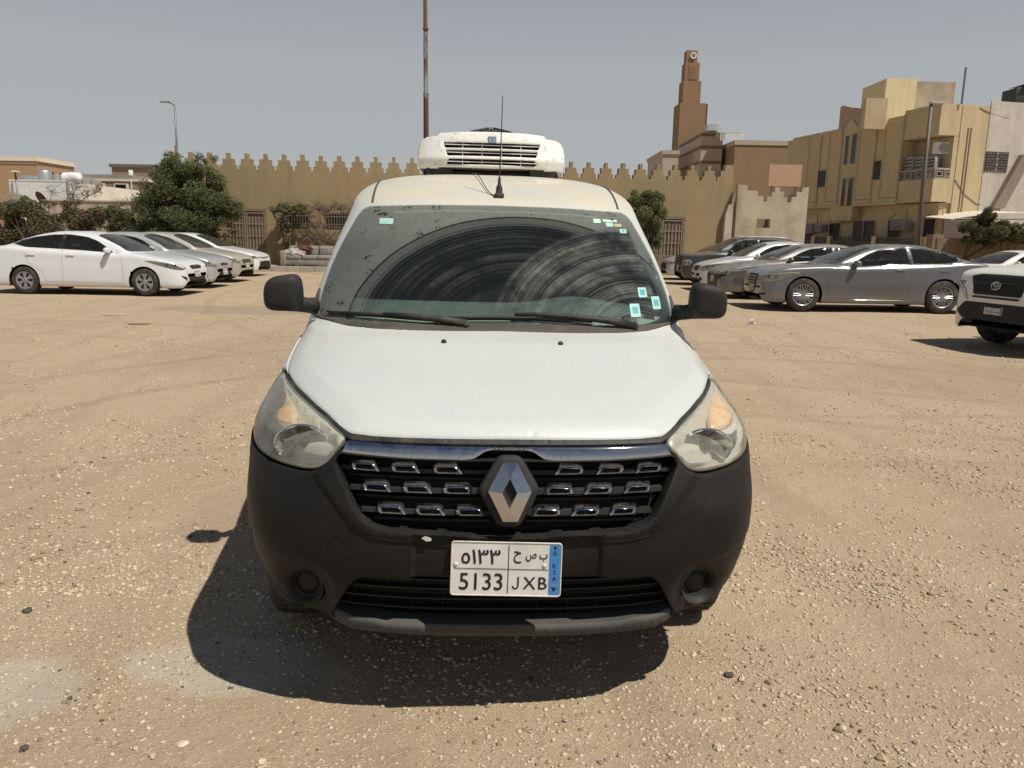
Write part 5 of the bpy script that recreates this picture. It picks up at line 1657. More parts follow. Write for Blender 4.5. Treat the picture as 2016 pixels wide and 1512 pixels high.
for (cx, cz, rx, rz_, r_) in ((0, .935, .078, .056, .008), (0, .935, .026, .052, .006), (0, .953, .052, .022, .006)):
    mb.tube([on(cx + rx * math.cos(2 * PI * k / 24), cz + rz_ * math.sin(2 * PI * k / 24), .045) for k in range(25)], r_, 6, caps=False)
mb.build('round_emblem', M['chrome'], root, smooth=True)
for sy in (-1, 1):
    panel('chrome_wedge', smooth_poly([(sy * y, z) for y, z in ((.50, .70), (.56, .70), (.64, .82), (.80, .95), (.70, .955), (.58, .86))], .02, 3), pf, M['chrome'], root, res=.03, grid=(.05, .03), rnd=.008, off=.020, lip=.02)
car_plate(ft, .60, True, txt4="8762", txt3="HHD", ar4="\u0668\u0667\u0666\u0662", ar3=(("\u062F", .108, .026, .8), ("\u0647", .072, .026, .8), ("\u0647", .036, .026, .8)))
# ---- car roof behind the white SUV
bk = car('parked_car', 'beige car with a black roof, mostly hidden behind the white SUV on the right', 'sedan', 4.6, .90, 1.36, 2.7, .9, .32, P_BEIGE, 'cover', (13.6, 24.5), R(8), None)
# ================================================================== GROUND
def ground_mat():
    g = NT('gravelly_dirt'); co = g.coord()
    base_n = g.noise(co, .35, 5, .6); mid = g.noise(co, 2.3, 6, .65); fine = g.noise(co, 38, 6, .8); grit = g.noise(co, 150, 4, .85)
    col = g.mix(g.ramp(base_n, [(.35, 0.0), (.65, 1.0)]), (.375, .275, .178), (.445, .34, .23))
    col = g.mix(g.math('MULTIPLY', g.ramp(mid, [(.40, 0.0), (.66, 1.0)]), .55), col, (.48, .375, .26))
    col = g.mix(g.math('MULTIPLY', g.ramp(fine, [(.36, 1.0), (.50, 0.0)]), .35), col, (.30, .215, .135))
    col = g.mix(g.math('MULTIPLY', g.ramp(grit, [(.35, 1.0), (.52, 0.0)]), .55), col, (.24, .17, .105))
    col = g.mix(g.math('MULTIPLY', g.ramp(grit, [(.52, 0.0), (.66, 1.0)]), .45), col, (.58, .47, .32))
    # stone chips pressed into the surface, at three sizes
    hs_ = None
    mp = g.n("ShaderNodeMapping"); mp.inputs['Scale'].default_value = (1, 1.25, 1); g.L(co, mp.inputs[0])
    for sc_, r0, keep, colr, am in ((46, .32, .40, (.64, .53, .37), .95), (95, .34, .30, (.60, .49, .33), .9), (24, .20, .62, (.64, .54, .39), .95), (70, .20, .84, (.19, .14, .10), .5)):
        vo = g.n("ShaderNodeTexVoronoi"); vo.inputs['Scale'].default_value = sc_; vo.inputs['Randomness'].default_value = 1
        wv = g.n("ShaderNodeVectorMath", operation='ADD'); g.L(mp.outputs[0], wv.inputs[0])
        nz = g.n("ShaderNodeTexNoise"); nz.inputs['Scale'].default_value = sc_ * 1.3; g.L(co, nz.inputs['Vector'])
        sv = g.n("ShaderNodeVectorMath", operation='SCALE'); g.L(nz.outputs['Color'], sv.inputs[0]); sv.inputs['Scale'].default_value = .5 / sc_
        g.L(sv.outputs[0], wv.inputs[1]); g.L(wv.outputs[0], vo.inputs['Vector'])
        sp = g.n("ShaderNodeSeparateColor"); g.L(vo.outputs['Color'], sp.inputs[0])
        size = g.math('MULTIPLY_ADD', sp.outputs[1], r0 * .8, r0 * .4)
        m = g.math('LESS_THAN', vo.outputs['Distance'], size)
        m = g.math('MULTIPLY', m, g.math('GREATER_THAN', sp.outputs[0], keep))
        m = g.math('MULTIPLY', m, g.ramp(mid, [(.30, .35), (.55, 1.0)]))
        col = g.mix(g.math('MULTIPLY', m, am), col, g.mix(sp.outputs[2], tuple(c * .78 for c in colr), colr))
        h = g.math('MULTIPLY', m, g.math('SUBTRACT', size, vo.outputs['Distance']))
        h = g.math('MULTIPLY', h, 30.0 / sc_)
        hs_ = h if hs_ is None else g.math('ADD', hs_, h)
    # spilled cement dust, lower left of the van
    spx = g.n("ShaderNodeSeparateXYZ"); g.L(co, spx.inputs[0])
    def blob(cx, cy, rx, ry, am):
        dx = g.math('MULTIPLY', g.math('SUBTRACT', spx.outputs['X'], cx), 1 / rx); dy = g.math('MULTIPLY', g.math('SUBTRACT', spx.outputs['Y'], cy), 1 / ry)
        d = g.math('SQRT', g.math('ADD', g.math('MULTIPLY', dx, dx), g.math('MULTIPLY', dy, dy)))
        d = g.math('ADD', d, g.math('MULTIPLY_ADD', g.noise(co, 4.5, 5, .65), .9, -.45))
        return g.math('MULTIPLY', g.ramp(d, [(.72, 1.0), (.98, 0.0)]), am)
    p1 = g.math('MAXIMUM', blob(-1.02, 2.52, .42, .22, .70), blob(-1.68, 2.33, .28, .24, .75))
    col = g.mix(g.math('MULTIPLY', p1, .95), col, (.48, .425, .34))
    col = g.mix(blob(-5.0, 15.2, 2.4, .9, .5), col, (.26, .215, .155))
    col = g.mix(blob(-3.2, 9.8, 1.8, 2.0, .30), col, (.29, .235, .165))
    col = g.mix(blob(5.6, 8.6, 2.2, 1.6, .35), col, (.28, .21, .145))
    # tyre tracks dragged across
    tr = g.n("ShaderNodeTexWave"); tr.inputs['Scale'].default_value = .30; tr.inputs['Distortion'].default_value = 5; tr.inputs['Detail'].default_value = 3
    g.L(co, tr.inputs['Vector'])
    col = g.mix(g.math('MULTIPLY', g.ramp(tr.outputs[0], [(.80, 0.0), (1.0, 1.0)]), .18), col, (.27, .20, .135))
    def track(cx, cy, r, w_, am):
        dx = g.math('SUBTRACT', spx.outputs['X'], cx); dy = g.math('SUBTRACT', spx.outputs['Y'], cy)
        d = g.math('SQRT', g.math('ADD', g.math('MULTIPLY', dx, dx), g.math('MULTIPLY', dy, dy)))
        d = g.math('ABSOLUTE', g.math('SUBTRACT', g.math('ADD', d, g.math('MULTIPLY', mid, .12)), r))
        return g.math('MULTIPLY', g.math('MULTIPLY', g.ramp(d, [(w_ * .5, 1.0), (w_, 0.0)]), g.ramp(mid, [(.38, .15), (.58, 1.0)])), am)
    tk_ = None
    for t_ in ((2.0, 3.5, 6.6, .13, .5), (2.0, 3.5, 8.1, .13, .5), (-9, 2, 9.5, .12, .35), (-9, 2, 11.0, .12, .35), (9.5, 22, 15.5, .13, .4), (9.5, 22, 17.0, .13, .4), (4, -6, 11.3, .10, .35), (4, -6, 12.8, .10, .35)):
        q_ = track(*t_); tk_ = q_ if tk_ is None else g.math('MAXIMUM', tk_, q_)
    col = g.mix(tk_, col, (.29, .215, .135))
    b1 = g.math('ADD', g.math('MULTIPLY', fine, .22), hs_)
    b1 = g.math('ADD', b1, g.math('MULTIPLY', g.noise(co, 9, 4, .6), .5))
    return g.done(g.bsdf(col, .95, 0, g.bump(b1, 1.0, .034), 0, .15))
M['ground'] = ground_mat()
# one sheet: fine near the camera with gentle unevenness, coarse to the horizon
def hgt(x, y):
    return (.010 * math.sin(x * 1.7 + 1.3 * math.sin(y * .9)) + .008 * math.sin(y * 2.3 + x * .6) + .004 * math.sin(5.1 * x + 3.7 * y)) if True else 0
xs = np.unique(np.round(np.concatenate([[-900, -400, -200, -100, -60, -40, -30, -22], np.arange(-16, 16.01, .25), [22, 30, 40, 60, 100, 200, 400, 900]]), 3))
ys = np.unique(np.round(np.concatenate([[-60, -20, -8, -3, -1], np.arange(0, 20.01, .25), [23, 26, 30, 35, 40, 50, 60, 90, 150, 300, 600, 1200]]), 3))
vs = []
for y in ys:
    for x in xs:
        q = max(0, min(1, (16 - abs(x)) / 4)) * max(0, min(1, (20 - y) / 4)) * max(0, min(1, (y + 1) / 1))
        vs.append((x, y, (hgt(x, y) * q - .010)))
nx_ = len(xs)
fs = [(j * nx_ + i, j * nx_ + i + 1, (j + 1) * nx_ + i + 1, (j + 1) * nx_ + i) for j in range(len(ys) - 1) for i in range(nx_ - 1)]
gd = mk('ground', vs, fs, M['ground'], smooth=True); tag(gd, kind='structure')
def gz(x, y):
    q = max(0, min(1, (16 - abs(x)) / 4)) * max(0, min(1, (20 - y) / 4)) * max(0, min(1, (y + 1) / 1))
    return hgt(x, y) * q - .010

# ---- gravel: many small stones, one object
def stone_bm(rng, sx, sy, sz, sub=1):
    bm = bmesh.new(); bmesh.ops.create_icosphere(bm, subdivisions=sub, radius=1.0)
    k = [rng.uniform(.72, 1.18) for _ in bm.verts]
    for v, q in zip(bm.verts, k): v.co = Vector((v.co.x * sx * q, v.co.y * sy * q, v.co.z * sz * q))
    return bm
rng = random.Random(11)
TPL = []
for k in range(10):
    bm = stone_bm(rng, 1, 1, 1); TPL.append((np.array([v.co[:] for v in bm.verts]), np.array([[v.index for v in f.verts] for f in bm.faces]))); bm.free()
M['st_pale'] = mat('pale_stone', (.57, .475, .345), .9, var=.18, scale=60, bump=.4, bscale=200, bdist=.003)
M['st_tan'] = mat('tan_stone', (.47, .365, .24), .9, var=.2, scale=60, bump=.4, bscale=200, bdist=.003)
M['st_brown'] = mat('brown_stone', (.27, .195, .13), .9, var=.25, scale=60, bump=.4, bscale=200, bdist=.003)
M['st_dark'] = mat('dark_stone', (.085, .072, .065), .85, var=.3, scale=60, bump=.4, bscale=200, bdist=.003)
def scatter():
    npr = np.random.RandomState(5)
    VS, FS, MI = [], [], []; off = 0
    zones = [(30000, 1.75, 3.6, .0022, .0095), (26000, 3.0, 6.5, .0040, .014), (16000, 5.5, 12, .006, .015), (8000, 10, 19, .008, .020)]
    T = [t[0] for t in TPL]; TF = TPL[0][1]; nv = len(T[0])
    for n, y0, y1, s0, s1 in zones:
        y = y0 + (y1 - y0) * npr.rand(n) ** 1.15
        x = (npr.rand(n) * 2 - 1) * (.74 * y + .25)
        kk = np.sin(x * 2.1 + np.sin(y * 1.7)) + np.sin(y * 3.3 + x * 1.3) + np.sin(x * 5.7 - y * 4.1) * .6 + np.sin(x * 11 + y * 7) * .5
        keep = npr.rand(n) < (.58 + .26 * kk)
        x, y = x[keep], y[keep]; m = len(x)
        s = s0 + (s1 - s0) * npr.rand(m) ** 3.2
        tv = np.array(T)[npr.randint(len(T), size=m)]
        fl = .40 + .4 * npr.rand(m); el = .75 + .8 * npr.rand(m); a = npr.rand(m) * 2 * PI
        q = tv * s[:, None, None] * np.stack([el, np.ones(m), fl], 1)[:, None, :]
        c_, s_ = np.cos(a)[:, None], np.sin(a)[:, None]
        g_ = np.array([gz(xx, yy) for xx, yy in zip(x, y)])
        Q = np.stack([q[..., 0] * c_ - q[..., 1] * s_ + x[:, None], q[..., 0] * s_ + q[..., 1] * c_ + y[:, None], q[..., 2] + (g_ + s * fl * .18)[:, None]], 2)
        VS.append(Q.reshape(-1, 3)); FS.append((TF[None] + off + nv * np.arange(m)[:, None, None]).reshape(-1, 3)); off += m * nv
        MI.append(np.repeat(npr.choice(4, size=m, p=[.36, .50, .13, .01]), len(TF)))
    return np.concatenate(VS), np.concatenate(FS), np.concatenate(MI)
v_, f_, mi_ = scatter()
me_ = bpy.data.meshes.new('gravel')
me_.vertices.add(len(v_)); me_.vertices.foreach_set('co', v_.astype(np.float32).ravel())
me_.loops.add(len(f_) * 3); me_.loops.foreach_set('vertex_index', f_.astype(np.int32).ravel())
me_.polygons.add(len(f_)); me_.polygons.foreach_set('loop_start', (np.arange(len(f_)) * 3).astype(np.int32))
for m_ in (M['st_pale'], M['st_tan'], M['st_brown'], M['st_dark']): me_.materials.append(m_)
me_.polygons.foreach_set('material_index', mi_.astype(np.int32)); me_.update(calc_edges=True)
gr = bpy.data.objects.new('gravel', me_); C.objects.link(gr); tag(gr, 'pale and brown gravel scattered over the dirt', None, None, 'stuff')
def rock(x, y, s, m_, label, fl=.7, seed=0, pointy=False):
    r_ = random.Random(seed); bm = stone_bm(r_, s, s * .8, s * fl, 2)
    if pointy:
        for v in bm.verts:
            if v.co.z > s * .3: v.co.x *= .45; v.co.y *= .45; v.co.z *= 1.35
    mb = MB(); mb.addbm(bm); o = mb.build('stone', m_, None); o.location = (x, y, gz(x, y) + s * fl * .45); o.rotation_euler = (0, 0, seed)
    tag(o, label, 'stone', 'loose stones lying on the dirt')
for k, a in enumerate([
    (.78, 2.463, .017, 'st_dark', 'dark stone in front of the van on the right, left of the pointed pale stone', .7, False),
    (.818, 2.439, .014, 'st_pale', 'small pointed pale stone standing between two brown stones right of the bumper', 1.0, True),
    (.907, 2.426, .013, 'st_brown', 'brown stone right of the pointed pale stone', .6, False),
    (1.046, 2.177, .015, 'st_brown', 'brown grey stone touching a pale stone at the bottom right', .7, False),
    (1.066, 2.188, .015, 'st_pale', 'flat pale stone leaning on a brown grey stone at the bottom right', .45, False),
    (.642, 2.082, .016, 'st_pale', 'pale rounded stone near the bottom edge below the right end of the van shadow', .7, False),
    (1.122, 2.049, .017, 'st_tan', 'tan pointed stone closest to the bottom edge on the right', .9, True),
    (1.614, 2.635, .016, 'st_tan', 'wide tan stone far out to the right in the foreground', .5, False),
    (-1.432, 2.037, .017, 'st_dark', 'dark purple grey stone at the bottom left corner', .5, False),
    (-1.034, 2.006, .014, 'st_tan', 'tan stone beside a dark chip along the bottom edge on the left', .7, False),
    (-.973, 2.066, .019, 'st_pale', 'long flat pale stone along the bottom edge left of the van shadow', .4, False),
    (-.706, 1.982, .018, 'st_pale', 'rounded pale stone at the very bottom left of centre', .75, False),
    (-1.939, 2.869, .022, 'st_dark', 'dark flat stone out to the left level with the van bumper', .45, False),
    (.696, 2.222, .013, 'st_pale', 'pale stone with a flat top below the van shadow tip on the right', .5, False)]):
    rock(a[0], a[1], a[2], M[a[3]], a[4], a[5], k + 3, a[6])
# litter
mb = MB(); mb.lathe([(0, 0), (.035, 0), (.045, .10), (.041, .10), (.033, .01), (0, .01)], 18, M=Matrix.Rotation(R(84), 4, 'X'))
o = mb.build('paper_cup', mat('cup_white', (.75, .74, .70), .5, var=.05), None, auto=40); o.location = (4.367, 14.198, gz(4.4, 14.2) + .045); o.rotation_euler = (0, 0, .9); tag(o, 'white paper cup lying on the dirt before the grey sedans', 'cup')
for x, y, L_, lb, m_ in ((-7.10, 13.64, .20, 'pale stick lying on the dirt, nearer the white sedan', 'st_pale'), (-6.03, 12.36, .17, 'brown bottle shard lying on the dirt in front of the white sedan', 'st_brown')):
    mb = MB(); mb.bbox((-L_, -.02, 0), (L_, .02, .025), .008); o = mb.build('litter_scrap', M[m_], None, auto=40); o.location = (x, y, gz(x, y)); o.rotation_euler = (0, 0, .15); tag(o, lb, 'litter', 'scraps of litter on the dirt')

# ================================================================== CASTLE WALL
M['wall_mustard'] = mat('mustard_plaster', (.32, .24, .13), .9, var=.07, scale=1.3, bump=.25, bscale=30, dirt=(.28, .205, .115), dirt_amt=.5, dscale=.45, streak=.35)
M['plaster_grey'] = mat('stained_tan_plaster', (.50, .42, .315), .9, var=.10, scale=1.2, streak=.4, bump=.3, bscale=25, dirt=(.27, .215, .155), dirt_amt=.7, dscale=.8)
M['gate_metal'] = mat('beige_gate_paint', (.27, .215, .155), .55, .1, var=.12, scale=4, dirt=(.18, .13, .09), dirt_amt=.5, dscale=3)
M['gate_dark'] = mat('gate_infill', (.15, .115, .085), .7, var=.15)
M['pane_dark'] = mat('dark_pane', (.012, .012, .013), .15, var=.3)
WA = R(4.6)
wall = empty('castle_wall', (-8.1, 32.2, 0), WA, 'long mustard plastered wall topped with stepped merlons', 'wall')
TZ = 3.97
def merlon(cx, s=1.0):
    r_ = random.Random(int(cx * 1000)); j = lambda: r_.uniform(-.012, .012)
    return [(px + j(), pz + (j() if pz > TZ else 0)) for px, pz in _merlon(cx)]
def _merlon(cx):
    return [(cx - .305, TZ), (cx - .305, TZ + .17), (cx - .215, TZ + .17), (cx - .215, TZ + .40), (cx - .065, TZ + .40), (cx - .065, TZ + .62),
            (cx + .065, TZ + .62), (cx + .065, TZ + .40), (cx + .215, TZ + .40), (cx + .215, TZ + .17), (cx + .305, TZ + .17), (cx + .305, TZ)]
holes_w = [(-3.74, .2, -2.02, 2.42), (13.42, .2, 15.39, 2.45), (-1.41, 1.71, -.31, 2.35), (.30, 1.71, 1.40, 2.34)]
mb = MB()
x_edges = sorted(set([-6.4, 17.35] + [h[0] for h in holes_w] + [h[2] for h in holes_w]))
for x0, x1 in zip(x_edges, x_edges[1:]):
    hh = [h for h in holes_w if h[0] <= x0 + 1e-6 and h[2] >= x1 - 1e-6]
    if not hh: mb.box((x0, 0, 0), (x1, .34, TZ))
    else:
        h = hh[0]
        if h[1] > 0: mb.box((x0, 0, 0), (x1, .34, h[1]))
        mb.box((x0, 0, h[3]), (x1, .34, TZ))
mb.build('wall_body', M['wall_mustard'], wall)
mb = MB(); k = 0; x = -2.74 - .733 * 4
while x < 16.6:
    mb.prism(merlon(x), .002, .338, 'y'); x += .7327
# stepped end block at the right
mb.prism([(16.66, TZ), (16.66, TZ + .17), (16.80, TZ + .17), (16.80, TZ + .42), (16.98, TZ + .42), (16.98, TZ + .66), (17.35, TZ + .66), (17.35, TZ)], .002, .338, 'y')
o = mb.build('battlements', M['wall_mustard'], wall)
mb = MB(); mb.prism([(17.35, 0), (17.35, 3.55), (17.28, 3.0), (17.15, 3.0), (17.05, 2.6), (16.95, 0)], -.25, 0, 'y'); mb.build('end_buttress', M['plaster_grey'], wall)
mb = MB(); mb.box((-6.4, .40, 0), (17.3, 6.0, 3.4)); mb.build('wall_building', M['wall_mustard'], wall)
for (x0, z0, x1, z1) in holes_w[2:]:
    mb = MB(); mb.box((x0, .20, z0), (x1, .24, z1)); wdw = mb.build('window', M['pane_dark'], wall)
    mb = MB()
    for k in range(10): xx = x0 + (x1 - x0) * (k + .5) / 10; mb.tube([(xx, -.03, z0), (xx, -.03, z1)], .011, 5)
    for zz in (z0 + .05, z0 + .16, z1 - .16, z1 - .05): mb.tube([(x0, -.03, zz), (x1, -.03, zz)], .011, 5)
    mb.build('window_bars', M['gate_metal'], wdw)
def gate(x0, x1, z0, z1, label, leaves=2):
    g_ = empty('metal_gate', (0, 0, 0), 0, label, 'gate', 'beige metal gates in the castle wall'); g_.matrix_world = Matrix.Translation((-8.1, 32.2, 0)) @ Matrix.Rotation(WA, 4, 'Z') @ Matrix.Translation((x0, .03, z0))
    w_ = x1 - x0; h_ = z1 - z0
    mb = MB(); mb.box((0, -.02, 0), (.07, .10, h_)); mb.box((w_ - .07, -.02, 0), (w_, .10, h_)); mb.box((.07, -.02, h_ - .08), (w_ - .07, .10, h_)); mb.build('gate_frame', M['gate_metal'], g_)
    lw = (w_ - .14) / leaves
    for k in range(leaves):
        a = .07 + lw * k + .01; b = a + lw - .02
        mb = MB(); mb.box((a, .05, .02), (b, .07, h_ - .10)); lf = mb.build('gate_leaf', M['gate_dark'], g_)
        mb = MB()
        mb.box((a, .0, .02), (a + .06, .05, h_ - .10)); mb.box((b - .06, .0, .02), (b, .05, h_ - .10))
        for zz in (.02, .58, 1.12, h_ - .62, h_ - .18): mb.box((a + .06, .0, zz), (b - .06, .048, zz + .05))
        ns_ = 5
        for j in range(ns_):
            xx = a + .06 + (b - a - .12) * (j + .5) / ns_
            mb.box((xx - .028, .012, .63), (xx + .028, .049, h_ - .30 + .03 * (j % 2)))
            for zz in (.80, 1.04, 1.28, 1.60): mb.box((xx - .038, .004, zz), (xx + .038, .012, zz + .03))
        for j in range(8): mb.box((a + .06, .01, .08 + .062 * j), (b - .06, .049, .08 + .062 * j + .035))
        mb.build('gate_slats', M['gate_metal'], lf)
gate(-3.74, -2.02, .2, 2.42, 'beige slatted metal gate left of the sofa, partly behind the big tree')
gate(13.42, 15.39, .2, 2.45, 'beige slatted metal gate right of the van beside the round tree')
# raised pavement in front of the wall
mb = MB()
def wl(s, o, z): p = Matrix.Translation((-8.1, 32.2, 0)) @ Matrix.Rotation(WA, 4, 'Z') @ Vector((s, o, z)); return (p.x, p.y, p.z)
mb.box((-2.1, -1.45, -.02), (13.0, -.002, .195), M=Matrix.Translation((-8.1, 32.2, 0)) @ Matrix.Rotation(WA, 4, 'Z'))
o = mb.build('pavement', mat('concrete_paving', (.34, .29, .225), .9, var=.12, scale=3, bump=.2), None); tag(o, kind='structure')
mb = MB(); k = -2.1
while k < 13.0:
    mb.bbox((k + .006, -1.62, -.02), (k + .545, -1.452, .205), .012, M=Matrix.Translation((-8.1, 32.2, 0)) @ Matrix.Rotation(WA, 4, 'Z')); k += .55
o = mb.build('kerb', mat('kerb_stone', (.36, .32, .26), .85, var=.12, scale=3), None); tag(o, kind='structure')

# ---- discarded sofa
M['sofa'] = mat('worn_sofa_fabric', (.25, .22, .19), .95, var=.25, scale=5, bump=.4, bscale=40)
sofa = empty('sofa', (-8.20, 31.35, .196), R(3), 'worn grey three seat sofa left outside against the castle wall', 'sofa')
mb = MB(); mb.bbox((-1.02, -.38, .05), (1.02, .42, .26), .03); mb.build('base', M['sofa'], sofa, auto=40)
for s_ in (-1, 1):
    mb = MB(); mb.bbox((s_ * 1.02 - .13, -.42, 0), (s_ * 1.02 + .13, .42, .60), .06, seg=3); mb.build('armrest', M['sofa'], sofa, smooth=True)
for k in (-1, 0, 1):
    mb = MB(); mb.bbox((k * .60 - .29, -.40, .26), (k * .60 + .29, .20, .44), .06, seg=3); mb.build('seat_cushion', M['sofa'], sofa, smooth=True)
    mb = MB(); mb.bbox((k * .60 - .29, .10, .40), (k * .60 + .29, .38, .80), .08, seg=3); mb.build('back_cushion', M['sofa'], sofa, smooth=True)
def blanket(nm, cx, cy, cz, sx, sy, sz, m_, label, seed):
    r_ = random.Random(seed); bm = bmesh.new(); bmesh.ops.create_icosphere(bm, subdivisions=4, radius=1)
    for v in bm.verts:
        p = v.co; q = 1 + .16 * math.sin(9 * p.x + seed) * math.cos(7 * p.y + seed * 2) + .12 * math.sin(14 * p.x * p.z + 5 * p.y)
        v.co = Vector((p.x * sx * q, p.y * sy * q, max(-.06, p.z * sz * q)))
    mb = MB(); mb.addbm(bm); o = mb.build(nm, m_, None, smooth=True); o.location = (cx, cy, cz); tag(o, label, 'blanket', 'blankets heaped on the sofa')
blanket('blanket', -8.78, 31.22, .68, .42, .26, .22, mat('pale_blanket', (.36, .33, .32), .95, var=.3, scale=7, bump=.5, bscale=30), 'crumpled pale grey blanket heaped on the left end of the sofa', 3)
blanket('blanket', -8.48, 31.36, .86, .34, .20, .16, mat('maroon_blanket', (.10, .035, .035), .95, var=.4, scale=9, bump=.5, bscale=30), 'dark maroon blanket thrown over the pale one on the sofa', 8)

# ================================================================== PLANTS
def leafmat(nm, c, c2, tr=.25):
    g = NT(nm); co = g.coord(); n = g.noise(co, 2.2, 4, .7)
    oi = g.n("ShaderNodeNewGeometry")
    col = g.mix(g.ramp(n, [(.35, 0.0), (.65, 1.0)]), c, c2)
    b = g.bsdf(col, .6, 0, None, 0, .3)
    t = g.n("ShaderNodeBsdfTranslucent"); t.inputs['Color'].default_value = (c2[0] * 1.4, c2[1] * 1.5, c2[2], 1)
    mx = g.n("ShaderNodeMixShader"); mx.inputs[0].default_value = tr; g.L(b, mx.inputs[1]); g.L(t.outputs[0], mx.inputs[2])
    return g.done(mx.outputs[0])
L_DK = leafmat('leaf_dark', (.075, .088, .040), (.115, .128, .058)); L_MD = leafmat('leaf_mid', (.13, .142, .062), (.185, .19, .09)); L_LT = leafmat('leaf_pale', (.20, .205, .10), (.27, .255, .15))
L_BR = leafmat('leaf_brown', (.090, .065, .040), (.13, .095, .055), .1); L_GY = leafmat('leaf_greygreen', (.10, .10, .055), (.15, .14, .085))
BARK = mat('bark', (.085, .062, .042), .95, var=.3, scale=6, bump=.6, bscale=20); TWIG = mat('dry_twig', (.15, .11, .075), .95, var=.25, scale=6)
def leaves(rng, clumps, n, size, mats_w):
    """leaf-sized faces gathered in clumps; clumps: (x,y,z,r)"""
    vs = []; fs = []; mi = []
    vol = [c[3] ** 2.2 for c in clumps]; tot = sum(vol)
    for c, vv in zip(clumps, vol):
        k = int(n * vv / tot)
        base = rng.random()
        for _ in range(k):
            u = rng.gauss(0, 1); v = rng.gauss(0, 1); w_ = rng.gauss(0, 1); l_ = math.sqrt(u * u + v * v + w_ * w_) + 1e-6
            r_ = c[3] * rng.random() ** .40
            p = Vector((c[0] + u / l_ * r_, c[1] + v / l_ * r_, c[2] + w_ / l_ * r_ * .85))
            s = size * rng.uniform(.6, 1.35)
            a = Vector((rng.gauss(0, 1), rng.gauss(0, 1), rng.gauss(0, .6))).normalized(); b = a.cross(Vector((rng.gauss(0, 1), rng.gauss(0, 1), rng.gauss(0, 1)))).normalized()
            i = len(vs); n_ = a.cross(b)
            vs += [p - a * s * .5, p + b * s * .28 + n_ * s * .06, p + a * s * .5, p - b * s * .28 + n_ * s * .06]
            fs.append((i, i + 1, i + 2, i + 3))
            q = rng.random() * .65 + base * .35
            acc = 0; m = 0
            for j, wgt in enumerate(mats_w):
                acc += wgt
                if q <= acc: m = j; break
            mi.append(m)
    return vs, fs, mi
def tree(nm, label, x, y, trunks, clumps, n, size, mats_, w_, group=None, cat='tree', crownname='crown', seed=1, z=0, bark=None):
    t = empty(nm, (x, y, z), 0, label, cat, group); rng = random.Random(seed)
    mb = MB()
    for pts, r0, r1 in trunks:
        k = len(pts); mb.tube(pts, [r0 + (r1 - r0) * i / (k - 1) for i in range(k)], 7)
    for c in clumps[::2]:
        tr = trunks[rng.randrange(len(trunks))][0]; a = Vector(tr[-1]) if rng.random() < .6 else Vector(tr[len(tr) // 2]); b = Vector(c[:3])
        m = (a + b) / 2 + Vector((rng.uniform(-.1, .1), rng.uniform(-.1, .1), rng.uniform(0, .15))) * (b - a).length
        mb.tube([a, m, b], [.022 * max(.4, (b - a).length), .015, .005], 5)
    mb.build('trunk' if cat != 'hedge' else 'stems', bark or BARK, t)
    if n:
        v, f, m = leaves(rng, clumps, n, size, w_)
        mk(crownname, v, f, mats_, t, midx=m)
    return t
def ball(rng, cx, cy, cz, rx, ry, rz, n, r0, r1, flat=None):
    out = []
    while len(out) < n:
        u, v, w_ = (rng.uniform(-1, 1) for _ in range(3)); d = u * u + v * v + w_ * w_
        if d > 1 or d < .12: continue
        out.append((cx + u * rx, cy + v * ry, cz + w_ * rz, rng.uniform(r0, r1)))
    return out
rg = random.Random(21)
# big tree on the left: two leaning stems, uneven wide crown
cl = ball(rg, 0, 0, 2.35, 1.65, 1.1, 1.1, 70, .26, .48) + ball(rg, .1, 0, 3.25, 1.35, .8, .85, 40, .20, .36) + ball(rg, -.45, -.1, 3.65, .55, .5, .62, 12, .16, .32) + ball(rg, .75, 0, 3.55, .75, .5, .62, 14, .16, .30) + ball(rg, -1.55, 0, 2.6, .5, .5, .7, 9, .16, .30) \
    + ball(rg, 1.6, 0, 2.35, .55, .5, .7, 12, .18, .32) + ball(rg, -.9, 0, 1.3, 1.1, .7, .55, 22, .25, .45) + ball(rg, 0, 0, 1.1, 1.5, .7, .5, 16, .25, .4) + ball(rg, 1.5, .1, 1.0, .45, .5, .7, 9, .16, .28) + [(-.55, 0, 4.28, .20), (-.2, 0, 4.2, .2), (1.15, 0, 4.15, .2), (.55, 0, 4.25, .17)]
tree('large_tree', 'largest tree in the photo, wide dark green crown over the left parked cars', -12.35, 29.6,
     [([(-.5, 0, 0), (-.55, 0, .7), (-.8, .1, 1.4), (-.9, .1, 2.4)], .13, .05), ([(.5, .1, 0), (.62, .1, .8), (.85, .1, 1.5), (.8, 0, 2.6)], .14, .05), ([(.1, .2, 0), (.1, .2, 1.2), (-.1, .2, 2.5), (-.2, .2, 3.6)], .10, .03)],
     cl, 70000, .075, [L_DK, L_MD, L_LT], (.52, .38, .10), seed=4)
cl = ball(rg, 0, 0, 2.55, .72, .7, .80, 26, .20, .36) + ball(rg, .25, 0, 3.1, .6, .5, .35, 10, .14, .26) + ball(rg, .35, 0, 1.35, .40, .4, .6, 9, .15, .26) + ball(rg, -.3, 0, 3.15, .4, .4, .30, 6, .12, .22)
tree('round_tree', 'round leafy tree against the castle wall just right of the van', 5.35, 32.55, [([(0, 0, 0), (.05, 0, .8), (0, 0, 1.6), (.1, 0, 2.6)], .10, .04), ([(.15, 0, 0), (.3, 0, 1.0), (.25, 0, 2.0)], .07, .03)],
     cl, 30000, .065, [L_DK, L_MD, L_LT], (.30, .52, .18), seed=9)
